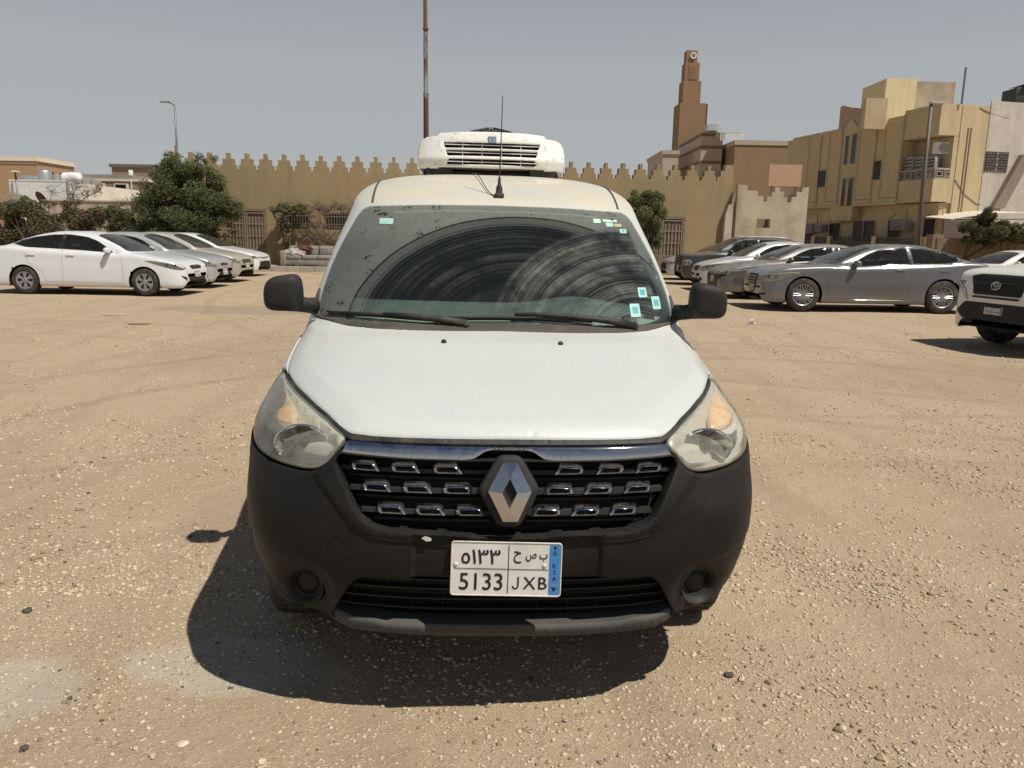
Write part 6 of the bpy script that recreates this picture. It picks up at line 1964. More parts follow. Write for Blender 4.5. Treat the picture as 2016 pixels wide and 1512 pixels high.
# slim young tree and dry shrubs by the windows
cl = ball(rg, -.25, 0, 2.05, .42, .25, .35, 8, .12, .22) + ball(rg, .55, 0, 2.25, .62, .25, .16, 9, .08, .17) + ball(rg, .05, 0, 1.2, .16, .2, .75, 10, .07, .15) + ball(rg, -.3, 0, .75, .14, .1, .35, 4, .07, .13)
tree('slim_tree', 'slim young tree with sparse leaves at the left end of the sofa', -9.20, 31.62, [([(.18, 0, 0), (.12, 0, .7), (.02, 0, 1.4), (-.05, 0, 2.1)], .055, .022), ([(.02, 0, 1.3), (.3, 0, 1.9), (.6, 0, 2.3)], .03, .012), ([(0, 0, 1.2), (-.4, 0, 1.7), (-.55, 0, 2.1)], .02, .01)],
     cl, 2300, .085, [L_DK, L_MD, L_LT], (.40, .45, .15), z=.2, seed=3)
def dry_bush(nm, label, x, y, z, segs, nt_, spread, seed, n=0, clumps=(), group=None):
    t = empty(nm, (x, y, z), 0, label, 'shrub', group); r_ = random.Random(seed); mb = MB()
    for pts, r0, r1 in segs:
        k = len(pts); mb.tube(pts, [r0 + (r1 - r0) * i / (k - 1) for i in range(k)], 6)
    ends = [p for pts, _, _ in segs for p in pts[1:]]
    for _ in range(nt_):
        p = Vector(ends[r_.randrange(len(ends))]); 
        for q in range(r_.randint(2, 4)):
            d = Vector((r_.uniform(-1, 1) * spread[0], r_.uniform(-.5, .5) * spread[1], r_.uniform(-.15, 1) * spread[2]))
            m = p + d * .5 + Vector((r_.uniform(-.05, .05), 0, r_.uniform(-.04, .04))); mb.tube([p, m, p + d], [.006, .005, .003], 4, caps=False); p = p + d * .6
    mb.build('branches', TWIG, t)
    if n:
        v, f, m = leaves(r_, clumps, n, .06, (.4, .6)); mk('leaves', v, f, [L_BR, L_GY], t, midx=m)
dry_bush('dry_vine', 'bare twiggy vine climbing between the two barred wall windows', -8.0, 31.75, .2,
         [([(.15, 0, .1), (.1, 0, .9), (-.15, 0, 1.5), (-.45, 0, 2.1)], .045, .015), ([(.1, 0, .8), (.25, 0, 1.5), (.5, 0, 2.2)], .04, .014), ([(.1, 0, .6), (-.5, 0, 1.2), (-.75, 0, 1.5)], .03, .012), ([(.2, 0, 1.6), (.05, 0, 2.2), (.9, 0, 2.25), (1.6, .05, 2.28), (2.2, .05, 2.2)], .02, .01),
          ([(-.45, 0, 2.1), (-.9, 0, 2.2), (-1.2, 0, 2.1)], .015, .008)], 330, (.30, .2, .26), 5, 900, [(1.1, 0, 2.25, .28), (1.7, 0, 2.2, .3), (.3, 0, 2.15, .25), (2.1, 0, 2.1, .22), (-.2, 0, 2.0, .2)])
# hedges on the left
M['twigs'] = TWIG
def hedge(label, x0, x1, y, z1, n, size, w_, mats_, seed, depth=1.1):
    t = empty('hedge', ((x0 + x1) / 2, y, 0), 0, label, 'hedge', 'hedges behind the left parked cars'); r_ = random.Random(seed); hw = (x1 - x0) / 2
    cl = []
    k = int((x1 - x0) * z1 * 5.5)
    for _ in range(k):
        cl.append((r_.uniform(-hw, hw), r_.uniform(-depth / 2, depth / 2), r_.uniform(.3, z1 - .15), r_.uniform(.24, .44)))
    for _ in range(int((x1 - x0) * 3)): cl.append((r_.uniform(-hw, hw), r_.uniform(-.3, .3), z1 + r_.uniform(-.12, .10), r_.uniform(.10, .2)))
    v, f, m = leaves(r_, cl, n, size, w_); mk('foliage', v, f, mats_, t, midx=m)
    mb = MB()
    for _ in range(int((x1 - x0) * 26)):
        x = r_.uniform(-hw, hw); yy = r_.uniform(-depth / 2, depth / 2); h = r_.uniform(.5, 1.0) * z1
        mb.tube([(x, yy, .0), (x + r_.uniform(-.2, .2), yy - .1, h * .6), (x + r_.uniform(-.4, .4), yy + r_.uniform(-.5, .2), h + .08)], [.016, .010, .004], 4, caps=False)
    mb.build('stems', TWIG, t)
hedge('tall overgrown green brown hedge at the far left behind the white sedan', -23.0, -16.6, 30.2, 2.48, 52000, .085, (.35, .30, .20, .15), [L_DK, L_BR, L_MD, L_GY], 31)
hedge('dry trimmed brown hedge section in the middle of the left hedge line', -18.0, -15.35, 29.4, 2.06, 20000, .085, (.72, .12, .16), [L_BR, L_DK, L_GY], 32, .9)
hedge('low brown hedge section beside the big tree', -15.25, -12.9, 30.4, 1.90, 13000, .085, (.70, .15, .15), [L_BR, L_DK, L_GY], 33, .9)
hedge('green shrubby hedge behind the low brown one, left of the big tree', -17.2, -13.4, 31.8, 2.32, 20000, .09, (.35, .45, .20), [L_DK, L_MD, L_LT], 34, .9)
dry_bush('bare_shrub', 'bare thorny shrub rising above the hedge before the white building', -17.6, 31.2, 1.6,
         [([(-.8, 0, 0), (-.9, 0, .7), (-.7, 0, 1.3)], .02, .008), ([(.0, 0, 0), (.2, 0, .8), (.7, 0, 1.2), (1.1, 0, 1.35)], .02, .008), ([(-.4, 0, .2), (.1, 0, 1.2), (.3, 0, 1.5)], .02, .006), ([(1.4, 0, 0), (1.9, 0, .8), (2.4, 0, .9)], .02, .006)], 120, (.30, .2, .25), 15,
         420, [(-.7, 0, 1.2, .3), (.4, 0, 1.2, .45), (1.0, 0, 1.25, .3), (2.3, 0, .8, .35), (0, 0, 1.0, .3)])
cl = ball(rg, 0, 0, 2.0, 1.45, .8, .48, 34, .18, .34) + ball(rg, -.2, 0, 2.65, .55, .4, .22, 7, .10, .20) + ball(rg, 1.6, 0, 2.1, .9, .8, .5, 16, .2, .34)
tree('bougainvillea_bush', 'wide brown green bush hanging over the wall at the right edge', 18.45, 30.6, [([(-.9, 0, 0), (-.85, 0, .9), (-.6, 0, 1.7)], .05, .03), ([(.8, 0, 0), (.7, 0, .9), (.5, 0, 1.8)], .05, .03)],
     cl, 40000, .075, [L_BR, L_DK, L_GY, L_MD], (.42, .28, .20, .10), seed=44, cat='bush')

# ================================================================== BUILDINGS, LEFT
M['tan_villa'] = mat('tan_villa_plaster', (.38, .25, .15), .9, var=.06, scale=.8)
M['cream'] = mat('cream_plaster', (.80, .74, .62), .85, var=.05, scale=1.5, dirt=(.5, .44, .35), dirt_amt=.3, dscale=.8)
M['white_pl'] = mat('white_plaster', (.74, .73, .70), .85, var=.07, scale=1.2, dirt=(.42, .40, .36), dirt_amt=.45, dscale=1.2)
M['brown_far'] = mat('far_brown_plaster', (.28, .20, .155), .9, var=.08, scale=.6)
M['grey_far'] = mat('far_grey_block', (.28, .27, .25), .9, var=.15, scale=.8)
M['trim_cream'] = mat('cream_trim', (.66, .58, .46), .8, var=.05)
M['tank'] = mat('galvanised_tank', (.42, .42, .40), .45, .5, var=.15, scale=2)
M['lamp_pole'] = mat('grey_lamp_pole', (.20, .20, .20), .5, .3, var=.1)
v1 = empty('tan_villa', (-36.15, 60, 0), 0, 'tan villa with pale roof edge and two arched windows, far left', 'house')
mb = MB(); mb.box((-16, 0, 0), (0, 5.0, 6.45)); mb.build('walls', M['tan_villa'], v1)
mb = MB(); mb.box((-16.1, -.12, 6.45), (.12, 5.1, 6.55)); mb.box((-16, -.02, 6.25), (.05, 0.0, 6.33)); mb.build('cornice', M['trim_cream'], v1)
mb = MB(); mb.box((-16.05, -.05, 6.55), (.05, 5.05, 6.80)); mb.build('parapet', M['trim_cream'], v1)
for yy in (1.9, 3.0):
    mb = MB(); arch = [(yy - .28, 4.75), (yy + .28, 4.75)] + [(yy + .28 * math.cos(a), 5.55 + .28 * math.sin(a)) for a in np.linspace(0, PI, 9)]
    mb.prism(arch, -.05, .03, 'x'); mb.build('arched_window', mat('brown_pane', (.10, .04, .03), .4), v1)
w1 = empty('white_building', (-28.8, 45, 0), 0, 'low white building behind the left hedge', 'building')
mb = MB(); mb.box((0, 0, 0), (3.28, 6, 4.12)); mb.build('walls', M['white_pl'], w1)
mb = MB(); mb.box((3.50, .25, 0), (4.35, 6.4, 4.02)); mb.build('cream_wing', M['cream'], w1)
mb = MB(); mb.tube([(3.40, -.05, 0), (3.40, -.05, 4.3)], .07, 8); mb.tube([(.22, -.06, 0), (.22, -.06, 4.1)], .05, 8); mb.build('drain_pipe', M['tank'], w1)
mb = MB()
mb.box((0, -.02, 4.12), (3.3, .1, 4.2)); mb.build('roof_edge', M['white_pl'], w1)
def on_roof(nm, label, cat, fn, m_, grp=None):
    mb = MB(); fn(mb); o = mb.build(nm, m_, None, auto=40); tag(o, label, cat, grp); return o
on_roof('water_tank', 'white domed tank lying on the white building roof', 'tank', lambda m: m.lathe([(0, -.55), (.2, -.54), (.30, -.45), (.32, 0), (.30, .45), (.2, .54), (0, .55)], 20, M=Matrix.Translation((-25.75, 46, 4.40)) @ Matrix.Rotation(R(90), 4, 'Y')), M['white_pl'], 'tanks on the left rooftops')
on_roof('steel_tank', 'grey steel tank on the white building beside the lamp post', 'tank', lambda m: m.lathe([(0, 0), (.36, 0), (.36, .48), (.30, .58), (0, .62)], 20, M=Matrix.Translation((-27.3, 46, 4.20))), M['tank'], 'tanks on the left rooftops')
on_roof('steel_tank', 'smaller grey steel tank right of the larger one on the white building', 'tank', lambda m: m.lathe([(0, 0), (.24, 0), (.24, .36), (.18, .42), (0, .44)], 18, M=Matrix.Translation((-26.6, 46, 4.16))), M['tank'], 'tanks on the left rooftops')
on_roof('steel_tank', 'long grey tank along the left end of the white building roof', 'tank', lambda m: m.lathe([(0, -.8), (.16, -.78), (.2, -.7), (.2, .7), (.16, .78), (0, .8)], 18, M=Matrix.Translation((-28.2, 46.4, 4.32)) @ Matrix.Rotation(R(90), 4, 'Y')), M['tank'], 'tanks on the left rooftops')
on_roof('rooftop_unit', 'small grey machine boxes at the right end of the white roof', 'air conditioner', lambda m: (m.bbox((-25.2, 46, 4.05), (-24.75, 46.6, 4.45), .03), m.bbox((-24.65, 46, 4.0), (-24.3, 46.5, 4.3), .03), m.tube([(-25.9, 45.4, 4.2), (-25.0, 45.4, 4.25), (-24.4, 45.4, 4.15)], .05, 6)), M['tank'])
on_roof('satellite_dish', 'large white satellite dish behind the hedge below the lamp post', 'satellite dish', lambda m: (m.lathe([(0, -.02), (.3, .03), (.5, .12), (.62, .26), (.60, .26), (.48, .15), (.3, .06), (0, 0)], 24, M=Matrix.Translation((-27.45, 43.6, 2.98)) @ Matrix.Rotation(R(-62), 4, 'X') @ Matrix.Rotation(PI, 4, 'X')), m.tube([(-27.45, 43.8, 0), (-27.45, 43.75, 2.98)], .04, 8)), M['white_pl'], 'satellite dishes behind the left hedge')
on_roof('satellite_dish', 'rusty brown satellite dish behind the hedge before the white wall', 'satellite dish', lambda m: (m.lathe([(0, -.02), (.25, .05), (.42, .14), (.40, .15), (.22, .06), (0, 0)], 20, M=Matrix.Translation((-26.2, 43.4, 3.05)) @ Matrix.Rotation(R(40), 4, 'Y') @ Matrix.Rotation(R(-50), 4, 'X')), m.tube([(-26.2, 43.5, 0), (-26.2, 43.5, 3.0)], .03, 8)), mat('rusty_dish', (.085, .04, .025), .8, var=.3), 'satellite dishes behind the left hedge')
o = MB(); o.box((-25.4, 42.3, 0), (-19.5, 42.5, 2.95)); o.box((-25.42, 42.25, 2.95), (-19.48, 42.55, 3.02)); o = o.build('boundary_wall', mat('tan_boundary', (.42, .35, .26), .9, var=.1, scale=1.5), None); tag(o, 'low tan boundary wall between the hedge and the white building', 'wall')
b2 = empty('brown_house', (-41.2, 75, 0), 0, 'low brown house with white roof line and framed windows in the distance', 'house')
mb = MB(); mb.box((0, 0, 0), (6.4, 8, 6.0)); mb.build('walls', M['brown_far'], b2)
mb = MB(); mb.box((-.1, -.1, 6.0), (6.5, 8, 6.22)); mb.build('cornice', M['trim_cream'], b2)
for xx in (1.1, 3.3):
    mb = MB(); mb.box((xx - .12, -.06, 4.7), (xx + 1.22, -.002, 5.8)); f_ = mb.build('window', M['trim_cream'], b2)
    mb = MB(); mb.box((xx, -.08, 4.8), (xx + 1.0, -.062, 5.7)); mb.build('pane', M['pane_dark'], f_)
b3 = empty('distant_block', (-44.6, 92, 0), 0, 'dull brown flat roofed block rising behind the big tree at the left', 'house')
mb = MB(); mb.box((-2.2, 0, 0), (9.5, 8, 8.6)); mb.build('walls', M['brown_far'], b3); mb = MB(); mb.box((-2.4, -.2, 8.6), (9.7, 8.2, 8.95)); mb.build('roof', mat('far_roof', (.16, .12, .10), .9), b3)
b4 = empty('grey_block', (-48, 86, 0), 0, 'small grey concrete block house left of the distant brown block', 'house')
mb = MB(); mb.box((0, 0, 0), (6.6, 6, 7.35)); mb.build('walls', M['grey_far'], b4); mb = MB(); mb.box((-2.4, .5, 0), (-.02, 6, 6.85)); mb.build('annex', M['grey_far'], b4)
on_roof('chimney_tank', 'small white tank on a post left of the big tree', 'tank', lambda m: (m.lathe([(0, 0), (.12, 0), (.12, .26), (.10, .29), (0, .30)], 16, M=Matrix.Translation((-21.35, 44, 4.46))), m.tube([(-21.35, 44, 0), (-21.35, 44, 4.46)], .03, 6)), M['white_pl'])
# lamp posts and rusty pole
lp = empty('street_lamp', (-19.12, 45, 0), 0, 'tall thin grey street lamp rising above the big tree', 'street lamp')
mb = MB(); mb.tube([(-.08, 0, 0), (-.04, 0, 6.2), (0, 0, 6.25), (.02, 0, 8.40)], [.11, .085, .06, .05], 10); mb.build('pole', M['lamp_pole'], lp, smooth=True)
mb = MB(); mb.tube([(.02, 0, 8.40), (-.15, 0, 8.47), (-.30, 0, 8.50)], [.04, .035, .03], 8); mb.build('arm', M['lamp_pole'], lp, smooth=True)
mb = MB(); mb.bbox((-.78, -.10, 8.50), (-.22, .10, 8.56), .02); mb.lathe([(0, .06), (.04, .06), (.05, 0)], 10, M=Matrix.Translation((-.32, 0, 8.55))); mb.build('lamp_head', M['lamp_pole'], lp, auto=40)
l3 = empty('garden_lamp', (-27.0, 42.8, 0), 0, 'short post lamp with flat disc head before the white building', 'street lamp')
mb = MB(); mb.tube([(.05, 0, 0), (0, 0, 4.45)], .05, 8); mb.build('pole', M['lamp_pole'], l3, smooth=True)
mb = MB(); mb.lathe([(0, .06), (.12, .05), (.30, .0), (.28, -.03), (0, -.02)], 20, M=Matrix.Translation((0, 0, 4.46))); mb.build('lamp_head', M['trim_cream'], l3, auto=40)
def rusty():
    g = NT('rusty_painted_pole'); co = g.coord(); mp = g.n("ShaderNodeMapping"); mp.inputs['Scale'].default_value = (4, 4, .8); g.L(co, mp.inputs[0])
    n = g.noise(mp.outputs[0], 1.2, 5, .6); n2 = g.noise(co, 14, 5, .7)
    sp = g.n("ShaderNodeSeparateXYZ"); g.L(co, sp.inputs[0])
    col = g.mix(g.ramp(n2, [(.35, 0.0), (.65, 1.0)]), (.075, .030, .018), (.16, .07, .035))
    zb = g.math('MULTIPLY', g.ramp(g.math('MULTIPLY', g.math('ADD', sp.outputs['Z'], g.math('MULTIPLY', n2, .6)), .1), [(.612, 0.0), (.618, 1.0)]), g.ramp(g.math('MULTIPLY', sp.outputs['Z'], .1), [(.78, 1.0), (.79, 0.0)]))
    col = g.mix(g.math('MULTIPLY', zb, g.ramp(n, [(.42, 0.0), (.55, 1.0)])), col, (.24, .30, .32))
    return g.done(g.bsdf(col, .8, 0, g.bump(n2, .4, .01)))
mb = MB(); mb.tube([(0, 0, 0), (.0, 0, 5.9), (-.005, 0, 6.0), (-.02, 0, 12.0)], [.095, .082, .070, .058], 14)
for zz in (5.95, 7.9): mb.lathe([(.088, -.03), (.094, 0), (.088, .03)], 14, M=Matrix.Translation((0, 0, zz)))
rp = mb.build('rusty_pole', rusty(), None, smooth=True); rp.location = (-2.93, 26, 0); tag(rp, 'tall rusty steel pole with peeling blue paint standing behind the van', 'pole')

# ================================================================== BUILDINGS, RIGHT
M['minaret'] = mat('minaret_stone', (.255, .155, .085), .9, var=.05, scale=.5, bump=.1, bscale=8)
mn = empty('minaret', (14.95, 70, 0), R(2), 'tall stepped square brown minaret', 'minaret')
mb = MB()
for (x0, x1, z0, z1) in ((-.82, 1.45, 0, 13.15), (-.60, .95, 13.15, 15.0), (-.50, .75, 15.0, 16.5), (-.42, .52, 16.5, 17.5)):
    d = (x1 - x0); mb.box((x0, (1 - .0) * .0 + (.82 + .45 - (x1 - x0) / 2) * .4, z0), (x1, (.82 + .45 - (x1 - x0) / 2) * .4 + d, z1))
mb.build('tower', M['minaret'], mn)
mb = MB(); y0 = (.82 + .45 - .625) * .4
mb.box((-.22, y0 - .03, 15.1), (.60, y0 - .005, 16.35)); mb.build('niche_frame', M['minaret'], mn)
mb = MB(); mb.box((-.12, y0 - .05, 15.1), (.40, y0 - .032, 16.15)); mb.build('niche', mat('niche_stone', (.20, .12, .065), .9), mn)
sh_ = empty('loudspeaker', (15.08, 70.25, 17.05), 0, 'round white horn loudspeaker at the minaret top', 'loudspeaker')
mb = MB(); mb.lathe([(.20, 0), (.27, .02), (.27, .08), (.20, .06), (.08, -.12), (0, -.12)], 20, M=Matrix.Rotation(R(90), 4, 'X')); mb.build('horn', M['white_pl'], sh_, smooth=True)
mb = MB(); mb.lathe([(0, .03), (.07, .02), (.09, -.1)], 16, M=Matrix.Rotation(R(90), 4, 'X')); mb.build('driver', M['minaret'], sh_, smooth=True)
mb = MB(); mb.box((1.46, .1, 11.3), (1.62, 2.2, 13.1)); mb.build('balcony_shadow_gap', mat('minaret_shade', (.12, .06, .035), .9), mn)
ms = empty('mosque', (13.98, 60, 0), 0, 'stone striped mosque building below the minaret', 'mosque')
M['mosque'] = mat('mosque_stone', (.45, .365, .29), .9, var=.06, scale=.8)
M['mosque_band'] = mat('mosque_band', (.20, .135, .09), .9, var=.08)
mb = MB(); mb.box((0, .5, 0), (1.6, 8.5, 9.55)); mb.build('walls', M['mosque'], ms)
mb = MB()
for z in (7.2, 8.3, 9.2): mb.box((-.03, .48, z), (1.62, 8.52, z + .22))
mb.build('stone_bands', M['mosque_band'], ms)
mb = MB(); mb.box((-2.4, 3, 0), (-1.2, 10, 8.1)); mb.box((-2.5, 2.9, 8.1), (-1.1, 10.1, 8.4)); mb.build('side_wing', M['mosque'], ms)
mb = MB(); mb.box((.25, .0, 9.55), (1.1, .9, 10.0)); mb.box((1.0, .2, 9.0), (1.7, 1.2, 9.8)); mb.build('roof_room', mat('roof_metal', (.42, .45, .46), .5, .2), ms)
cn = empty('metal_canopy', (15.0, 59.2, 8.75), 0, 'white corrugated metal canopy on the brown hall roof', 'canopy')
mb = MB(); mb.add([(0, 0, .55), (2.0, 0, .62), (2.0, 2.2, .85), (0, 2.2, .78), (0, 0, .60), (2.0, 0, .67), (2.0, 2.2, .90), (0, 2.2, .83)], [(0, 3, 2, 1), (4, 5, 6, 7), (0, 1, 5, 4), (1, 2, 6, 5), (2, 3, 7, 6), (3, 0, 4, 7)]); mb.build('roof_sheet', M['white_pl'], cn)
mb = MB()
for k in range(12): mb.box((.05 + .15 * k, .02, 0), (.12 + .15 * k, .05, .56))
mb.build('side_slats', M['white_pl'], cn)
hl = empty('brown_hall', (15.9, 58.2, 0), 0, 'brown flat roofed hall with pale parapet beside the mosque', 'building')
mb = MB(); mb.box((0, 0, 0), (8, 8, 8.35)); mb.build('walls', mat('hall_plaster', (.285, .185, .105), .9, var=.06, scale=.6), hl)
mb = MB(); mb.box((-.06, -.06, 8.35), (8.06, 8.06, 8.68)); mb.build('parapet', M['mosque'], hl)
mb = MB(); mb.box((4.05, -.05, 6.3), (4.75, -.01, 7.1)); mb.build('window', M['white_pl'], hl)
# low plastered hut with broken battlements
ht = empty('plaster_hut', (0, 0, 0), 0, 'small stained tan plaster hut with stepped battlements and one opening', 'hut')
mb = MB()
topl = [(9.67, 3.90), (10.10, 3.88), (10.10, 3.66), (10.56, 3.65), (10.56, 3.44), (10.82, 3.43), (10.82, 3.20), (10.98, 3.20), (10.98, 3.42), (11.17, 3.42), (11.17, 3.60), (11.30, 3.60), (11.30, 3.81), (11.51, 3.81), (11.51, 3.64), (11.70, 3.64), (11.70, 3.42), (11.86, 3.42), (11.86, 3.19),
        (12.05, 3.19), (12.05, 3.42), (12.26, 3.42), (12.26, 3.64), (12.48, 3.64), (12.48, 3.84), (12.76, 3.84)]
Y0 = 34.5
mb.prism([(9.67, 2.62), (12.76, 2.62)] + topl[::-1], Y0, Y0 + .25, 'y')
mb.box((9.67, Y0, 0), (10.60, Y0 + .25, 2.62)); mb.box((11.19, Y0, 0), (12.76, Y0 + .25, 2.62)); mb.box((10.60, Y0, 0), (11.19, Y0 + .25, 2.08)); mb.box((10.60, Y0, 2.46), (11.19, Y0 + .25, 2.62))
mb.box((9.67, Y0 + .25, 0), (9.9, Y0 + 3.5, 3.2)); mb.box((12.5, Y0 + .25, 0), (12.76, Y0 + 3.5, 3.6)); mb.box((9.9, Y0 + 3.3, 0), (12.5, Y0 + 3.5, 2.9))
mb.build('walls', M['plaster_grey'], ht)
mb = MB(); mb.box((10.9, Y0 + 3.0, 1.2), (11.9, Y0 + 3.2, 3.0)); mb.build('inner_partition', M['wall_mustard'], ht)
sg = empty('blank_board', (13.55, 40, 0), 0, 'blank peach coloured board above the plaster hut', 'board')
mb = MB(); mb.box((-.82, 0, 4.24), (.82, .08, 5.30)); mb.build('board_face', mat('peach_board', (.50, .30, .20), .7, var=.06), sg)
mb = MB(); mb.tube([(-.6, .12, 0), (-.6, .12, 4.6)], .04, 8); mb.tube([(.6, .12, 0), (.6, .12, 4.6)], .04, 8); mb.build('legs', M['lamp_pole'], sg)

# ---- the yellow apartment house
M['yellow_wall'] = mat('yellow_house_plaster', (.53, .42, .245), .9, var=.06, scale=.8, bump=.12, bscale=20, streak=.35, dirt=(.42, .33, .21), dirt_amt=.4, dscale=.7)
M['strip_wall'] = mat('scored_tan_plaster', (.50, .385, .22), .9, var=.10, scale=5, bump=.6, bscale=9, bdist=.03)
M['pink_wall'] = mat('pinkish_plaster', (.42, .28, .20), .9, var=.07)
M['house_pane'] = mat('house_window_pane', (.030, .035, .042), .12, var=.3)
M['lattice'] = mat('dark_lattice', (.045, .04, .038), .6, var=.3, scale=14)
M['rail_white'] = mat('stained_white_rail', (.36, .30, .25), .8, var=.25, scale=6)
HM = Matrix(((-.22687, -.97392, 0, 20.2164), (.97392, -.22687, 0, 38.5), (0, 0, 1, 0), (0, 0, 0, 1)))
hs = empty('apartment_house', (0, 0, 0), 0, 'two storey yellow apartment house with corner balcony', 'house'); hs.matrix_world = HM
# local x runs along the shaded front away from the corner, +y faces out (left), -y goes right along the sunny side
mb = MB()
D_ = 4.05                                                           # depth of the yellow part along the sunny side
mb.box((0.0, -9, 3.5), (12.89, -.9, 6.64)); mb.box((2.45, -.9, 3.5), (12.3, 0, 7.9)); mb.box((12.3, -9, 6.3), (12.89, 0, 7.78)); mb.box((0, -1.15, 6.66), (2.45, 0, 8.1)); mb.box((0, -9, 6.64), (2.45, -1.15, 8.1)); mb.box((2.45, -9, 6.64), (12.3, -.9, 7.6))
mb.box((.0, -1.15, 3.55), (2.45, 0, 4.62))
mb.build('upper_walls', M['yellow_wall'], hs)
mb = MB(); mb.box((0.12, -9, 0), (12.0, -.62, 3.5)); mb.build('ground_floor_walls', M['yellow_wall'], hs)
mb = MB(); mb.box((-.03, -9, 0.0), (.10, -1.18, 8.05)); mb.build('corner_pilaster', M['yellow_wall'], hs)
mb = MB(); mb.box((5.9, .0, 2.74), (7.9, -.60, 3.50)); mb.build('entrance_hood', M['yellow_wall'], hs)
for (a, b) in ((9.32, 10.45), (7.35, 8.4), (4.45, 5.72), (2.44, 3.68)):
    mb = MB(); mb.box((a, .002, 3.85), (b, .05, 7.86)); st = mb.build('scored_strip', M['strip_wall'], hs)
    mb = MB()
    for (p, q, r_, s_) in ((a - .06, 3.64, a, 7.9), (b, 3.64, b + .06, 7.9), (a, 3.64, b, 3.82)): mb.box((p, .002, q), (r_, .09, s_))
    mb.build('strip_frame', M['yellow_wall'], st)
def hw(x0, x1, z0, z1, y=.0, m_=None, bars_=0, lat=False, fr=.05):
    mb = MB(); mb.box((x0 - fr, y - .05, z0 - fr), (x1 + fr, y + .04, z1 + fr)); w_ = mb.build('window', M['yellow_wall'], hs)
    mb = MB(); mb.box((x0, y + .041, z0), (x1, y + .05, z1)); mb.build('pane', m_ or M['house_pane'], w_)
    mb = MB()
    if lat:
        n_ = 5
        for k in range(n_ + 1): xx = x0 + (x1 - x0) * k / n_; mb.box((xx - .012, y + .052, z0), (xx + .012, y + .07, z1))
        for k in range(7): zz = z0 + (z1 - z0) * k / 6; mb.box((x0, y + .071, zz - .012), (x1, y + .085, zz + .012))
        mb.build('lattice', M['lattice'], w_)
    elif bars_:
        for k in range(bars_): xx = x0 + (x1 - x0) * (k + .5) / bars_; mb.box((xx - .01, y + .07, z0), (xx + .01, y + .085, z1))
        mb.build('window_bars', M['lattice'], w_)
    return w_
hw(8.5, 9.3, 4.73, 5.65, lat=True); hw(3.72, 4.30, 4.84, 5.78, lat=True)
for x0, x1, z0, z1 in ((6.70, 6.98, 5.84, 7.40), (6.04, 6.42, 5.85, 7.43), (6.62, 6.90, 3.55, 5.03), (5.98, 6.36, 3.55, 5.05)): hw(x0, x1, z0, z1, fr=.04)
for x0, x1, z0, z1 in ((10.2, 11.15, 1.3, 2.6), (7.6, 8.58, 1.3, 2.62), (2.6, 3.52, 1.3, 2.70), (.2, .92, 1.3, 2.74)): hw(x0, x1, z0, z1, y=-.60, bars_=7)
dr = hw(4.6, 6.4, .1, 2.72, y=-.60, fr=.06)
mb = MB(); mb.box((5.42, -.53, .1), (5.50, -.50, 2.72)); mb.build('door_mullion', M['rail_white'], dr)
for xc in (3.05, .55, 8.1, 10.7):
    mb = MB()
    for (p, q) in (((-.62, 2.85), (0, 3.12)), ): 
        mb.tube([(xc + .60, -.57, 2.62), (xc + .45, -.57, 2.85), (xc + .05, -.57, 3.02)], .03, 6)
    mb.box((xc - .75, -.60, 3.18), (xc + .60, -.56, 3.24)); mb.box((xc - .80, -.60, 2.55), (xc - .75, -.56, 3.24)); mb.build('arch_moulding', M['strip_wall'], hs)
# gable with pink panel
mb = MB(); mb.prism([(5.68, 7.5), (7.83, 7.5), (7.83, 9.1), (7.6, 9.15), (5.68, 8.6)], -.02, -.35, 'y'); gb = mb.build('gable_parapet', M['pink_wall'], hs)
mb = MB(); mb.prism([(5.80, 7.45), (7.55, 7.45), (7.50, 7.62), (6.68, 8.28), (5.82, 7.62)], .02, -.02, 'y'); mb.build('gable_arch', M['yellow_wall'], gb)
# roof rooms
Hi = HM.inverted()
def world_box(m, x0, x1, y0, y1, z0, z1): m.box((x0, y0, z0), (x1, y1, z1), M=Hi)
mb = MB(); world_box(mb, 19.06, 20.64, 42.0, 44.8, 7.5, 9.87); mb.build('roof_room', mat('sunlit_yellow_plaster', (.70, .58, .36), .9, var=.06, scale=.8, streak=.35), hs)  # house yellow lightened in the colour so the roof room reads as sunlit
mb = MB(); world_box(mb, 20.66, 22.8, 42.3, 44.6, 7.5, 9.80); mb.build('grey_roof_room', M['plaster_grey'], hs)
mb = MB(); world_box(mb, 17.95, 19.05, 41.6, 42.0, 7.3, 8.82); mb.build('roof_screen', M['yellow_wall'], hs)
mb = MB(); mb.tube([(-.1, -1.0, 8.1), (-.1, -1.0, 9.75)], .05, 8, M=Matrix.Identity(4)); mb.build('roof_mast', M['lamp_pole'], hs)
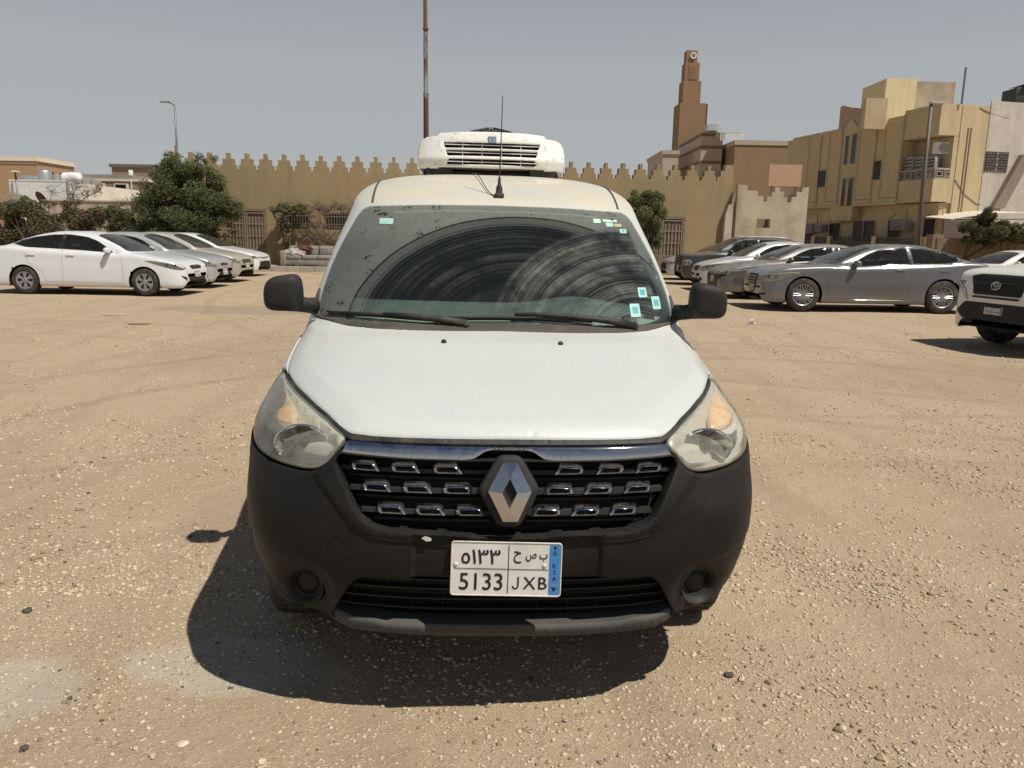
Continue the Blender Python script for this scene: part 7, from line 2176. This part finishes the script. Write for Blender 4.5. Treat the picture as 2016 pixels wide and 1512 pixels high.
# balcony: recess behind, parapet with pierced rail
mb = MB()
def rail(p0, p1, n_):
    p0 = Vector(p0); p1 = Vector(p1); d = (p1 - p0); L_ = d.length; d.normalize(); q = Vector((-d.y, d.x, 0)) * .05
    def seg(a, b, z0, z1):
        A = p0 + d * a; B = p0 + d * b
        mb.add([tuple(A - q + Vector((0, 0, z0))), tuple(B - q + Vector((0, 0, z0))), tuple(B + q + Vector((0, 0, z0))), tuple(A + q + Vector((0, 0, z0))), tuple(A - q + Vector((0, 0, z1))), tuple(B - q + Vector((0, 0, z1))), tuple(B + q + Vector((0, 0, z1))), tuple(A + q + Vector((0, 0, z1)))],
               [(0, 3, 2, 1), (4, 5, 6, 7), (0, 1, 5, 4), (1, 2, 6, 5), (2, 3, 7, 6), (3, 0, 4, 7)])
    seg(0, L_, 0, .07); seg(0, L_, .43, .52)
    for k in range(n_):
        a = L_ * k / n_; w_ = L_ / n_
        seg(a, a + .03, .07, .43); seg(a + w_ * .18, a + w_ * .82, .12, .16); seg(a + w_ * .18, a + w_ * .82, .33, .37); seg(a + w_ * .18, a + w_ * .25, .16, .33); seg(a + w_ * .75, a + w_ * .82, .16, .33)
rail((2.44, -.06, 4.625), (.06, -.06, 4.625), 6); rail((.06, -.06, 4.625), (.06, -1.14, 4.625), 2)
mb.build('balcony_rail', M['rail_white'], hs)
mb = MB(); mb.tube([(-.02, -1.62, 0), (-.02, -1.62, 7.05)], .045, 8); mb.tube([(-.02, -1.78, 0), (-.02, -1.78, 7.05)], .045, 8); mb.build('drain_pipes', mat('brown_pipe', (.20, .14, .09), .6), hs)
def cable(pts, nm='wall_cable', r=.014):
    mb = MB(); mb.tube(pts, r, 5); mb.build(nm, M['lattice'], hs)
cable([(-.05, -1.2, 4.6), (-.05, -1.8, 3.95), (-.05, -2.6, 3.5), (-.05, -3.4, 3.35), (-.05, -4.4, 3.5)])
cable([(-.05, -2.1, 8.0), (-.05, -2.5, 7.85), (-.05, -3.1, 7.7), (-.05, -3.9, 7.55)])
# grey plaster neighbour
ng = empty('grey_house', (0, 0, 0), 0, 'unpainted grey plaster house joined to the yellow one at the right edge', 'house'); ng.matrix_world = HM
mb = MB(); mb.box((-.06, -12, 0), (.0, -2.75, 8.35)); mb.box((.0, -12, 0), (6, -9.02, 8.3)); mb.build('walls', mat('raw_grey_plaster', (.55, .50, .43), .9, var=.08, streak=.5, scale=.9, dirt=(.33, .29, .24), dirt_amt=.6, dscale=.9, bump=.15, bscale=18), ng)
mb = MB(); mb.box((-.09, -4.10, 5.08), (-.062, -2.78, 6.0)); lw_ = mb.build('brick_lattice_window', M['lattice'], ng)
mb = MB()
for r_ in range(7):
    for k in range(8):
        y0 = -4.08 + .165 * k + (.08 if r_ % 2 else 0)
        mb.box((-.115, y0, 5.10 + .128 * r_), (-.092, min(-2.80, y0 + .13), 5.10 + .128 * r_ + .085))
mb.build('lattice_bricks', mat('grille_brick', (.13, .095, .085), .8, var=.3, scale=9), lw_)
mb = MB(); mb.box((-.115, -3.46, 5.08), (-.06, -3.40, 6.0), 0); mb.build('lattice_mullion', M['rail_white'], lw_)
mb = MB(); mb.prism([(-3.35, 3.3), (-4.0, 3.3), (-5.3, 5.9), (-4.7, 5.9)], -.35, -.062, 'x'); mb.build('shadow_stripe', mat('shadow_stripe_brown', (.24, .185, .15), .9, var=.08), ng)  # solid dark diagonal bar standing in for a shadow across the wall
tk = empty('green_tank', (25.9, 41.0, 8.3), 0, 'dark green boxy roof tank at the top right corner', 'tank')
mb = MB(); mb.bbox((-.7, 0, .2), (1.4, 1.2, 1.05), .03); mb.build('tank_body', mat('dark_green_box', (.035, .05, .042), .6, var=.2), tk, auto=40)
mb = MB(); mb.add([(-.4, -.2, 1.2), (1.6, -.2, 1.45), (1.6, 1.2, 1.45), (-.4, 1.2, 1.2)], [(0, 1, 2, 3)]); mb.box((-.3, .2, 1.0), (-.2, .3, 1.22)); mb.box((1.2, .2, 1.0), (1.3, .3, 1.4)); mb.build('tank_shade', M['lattice'], tk)
mb = MB(); mb.box((-.8, .1, 0), (1.5, 1.1, .2)); mb.build('tank_base', mat('rust_base', (.26, .15, .09), .9), tk)
# air conditioners
def acunit(x, y, z, w_, h_, d_, label, fan=True, rz=0.0, grp='air conditioners on the yellow house'):
    t = empty('air_conditioner', (0, 0, 0), 0, label, 'air conditioner', grp); t.matrix_world = HM @ Matrix.Translation((x, y, z)) @ Matrix.Rotation(rz, 4, 'Z')
    mb = MB(); mb.bbox((-w_ / 2, -d_ / 2, 0), (w_ / 2, d_ / 2, h_), .02); mb.build('casing', M['white_pl'] if fan else mat('old_ac_casing', (.30, .29, .26), .7, var=.2, scale=6), t, auto=40)
    mb = MB()
    if fan:
        Mx = Matrix.Translation((-w_ * .12, d_ / 2 + .004, h_ / 2)) @ Matrix.Rotation(R(-90), 4, 'X')
        for rr_ in (.9, .7, .5, .3, .12): mb.lathe([(h_ * .42 * rr_, 0), (h_ * .42 * rr_ + .012, .006), (h_ * .42 * rr_ + .02, 0)], 24, M=Mx)
        mb.build('fan_grille', M['lattice'], t, smooth=True)
    else:
        for k in range(6): mb.box((-w_ * .42, d_ / 2 + .001, h_ * (.12 + .14 * k)), (w_ * .42, d_ / 2 + .008, h_ * (.18 + .14 * k)))
        mb.build('louvres', M['lattice'], t)
acunit(.55, -.72, 5.84, .72, .56, .30, 'white split unit hanging high in the corner balcony', True, R(60))
acunit(2.0, -.35, 4.64, .62, 1.20, .40, 'tall grey cooler box at the left end of the balcony', False)
acunit(1.35, -.40, 4.64, .55, 1.14, .40, 'grey cooler box second from the left on the balcony', False)
acunit(.70, -.45, 4.64, .50, 1.10, .38, 'tilted grey cooler box near the balcony corner', False, R(14))
acunit(10.0, -.35, 2.05, .75, .50, .55, 'window air conditioner farthest left, beside the plaster hut', False)
acunit(9.1, -.35, 2.10, .60, .45, .50, 'window air conditioner between the two left ground floor windows', False)
acunit(2.2, -.32, 2.18, 1.0, .46, .62, 'window air conditioner right of the third ground floor window', False)
# front fence on a low wall
fn = empty('front_fence', (0, 0, 0), 0, 'dark spiked metal fence in front of the yellow house', 'fence'); fn.matrix_world = HM @ Matrix.Translation((0, 1.0, 0))
mb = MB(); mb.box((-1.2, 0, 0), (9.5, .15, .9)); mb.build('low_wall', M['yellow_wall'], fn)
for xx in (7.6, 6.1, 2.35, -1.05, -1.2): 
    mb = MB(); mb.box((xx - .14, -.03, .9), (xx + .14, .18, 1.85)); mb.build('fence_pillar', M['yellow_wall'], fn)
mb = MB(); x = -.9
while x < 9.4:
    mb.box((x, .06, .9), (x + .03, .09, 1.82)); mb.add([(x - .01, .075, 1.82), (x + .04, .075, 1.82), (x + .015, .075, 1.90)], [(0, 1, 2)]); x += .11
mb.box((-.9, .055, 1.05), (9.4, .095, 1.09)); mb.box((-.9, .055, 1.70), (9.4, .095, 1.74)); mb.box((-.9, .10, .95), (9.4, .11, 1.62)); mb.build('fence_bars', M['lattice'], fn)
# garage front, canopy, brown wall
M['slat'] = mat('brown_slatted_metal', (.20, .155, .12), .6, .1, var=.08, dirt=(.13, .10, .075), dirt_amt=.3)
gg = empty('garage_front', (19.55, 35.9, 0), 0, 'brown horizontal slatted garage front right of the fence', 'garage')
mb = MB(); mb.box((0, 0, 0), (2.25, .10, 2.62)); mb.build('backing', M['slat'], gg)
mb = MB()
for k in range(26): mb.box((.02, -.025, .06 + .098 * k), (2.23, -.001, .06 + .098 * k + .07))
mb.build('slats', M['slat'], gg)
mb = MB(); mb.box((-.55, -.30, 0), (-.05, .3, 1.95)); mb.build('gate_pillar', mat('brown_pillar', (.24, .17, .115), .9, var=.1), gg)
wb_ = MB(); wb_.box((16.9, 31.3, 0), (24, 31.5, 1.75)); wb_ = wb_.build('garden_wall', mat('brown_garden_wall', (.20, .14, .09), .9, var=.1, scale=1), None); tag(wb_, 'plain brown garden wall under the hanging bush at the right edge', 'wall')
cp = empty('shade_canopy', (20.2, 36.4, 0), 0, 'cream fabric car shade with curved edge behind the bush', 'canopy')
vs = []; n_ = 14
for j in range(4):
    for k in range(n_ + 1):
        t = k / n_; x = 4.6 * t; z = 2.66 + .42 * math.sin(min(1, t * 1.25) * PI / 2 + 0) * (1 - .25 * t) + .06 * j
        vs.append((x, j * .9, z))
mb = MB(); mb.add(vs, [(j * (n_ + 1) + k, j * (n_ + 1) + k + 1, (j + 1) * (n_ + 1) + k + 1, (j + 1) * (n_ + 1) + k) for j in range(3) for k in range(n_)]); mb.build('fabric', mat('cream_fabric', (.62, .55, .43), .8, var=.05), cp, smooth=True)
mb = MB(); mb.tube([(-.15, 0, 0), (-.15, 0, 2.45), (-.1, 0, 2.6), (.2, 0, 2.68), (4.6, 0, 2.72)], .035, 8); mb.tube([(-.15, 0, 2.42), (4.6, 0, 2.42)], .03, 8); mb.build('frame', M['lamp_pole'], cp)
# right street lamp
lr = empty('street_lamp', (18.73, 36.5, 0), 0, 'brown grey street lamp with flat head before the yellow house balcony', 'street lamp')
mb = MB(); mb.tube([(0.07, 0, 0), (.0, 0, 4.2), (-.05, 0, 7.70)], [.12, .09, .07], 12); mb.build('pole', mat('weathered_pole', (.13, .115, .10), .6, .2, var=.2), lr, smooth=True)
mb = MB(); mb.bbox((-.12, -.12, 7.70), (.52, .12, 7.80), .03); mb.build('lamp_head', mat('pale_lamp_head', (.40, .36, .30), .6), lr, auto=40)
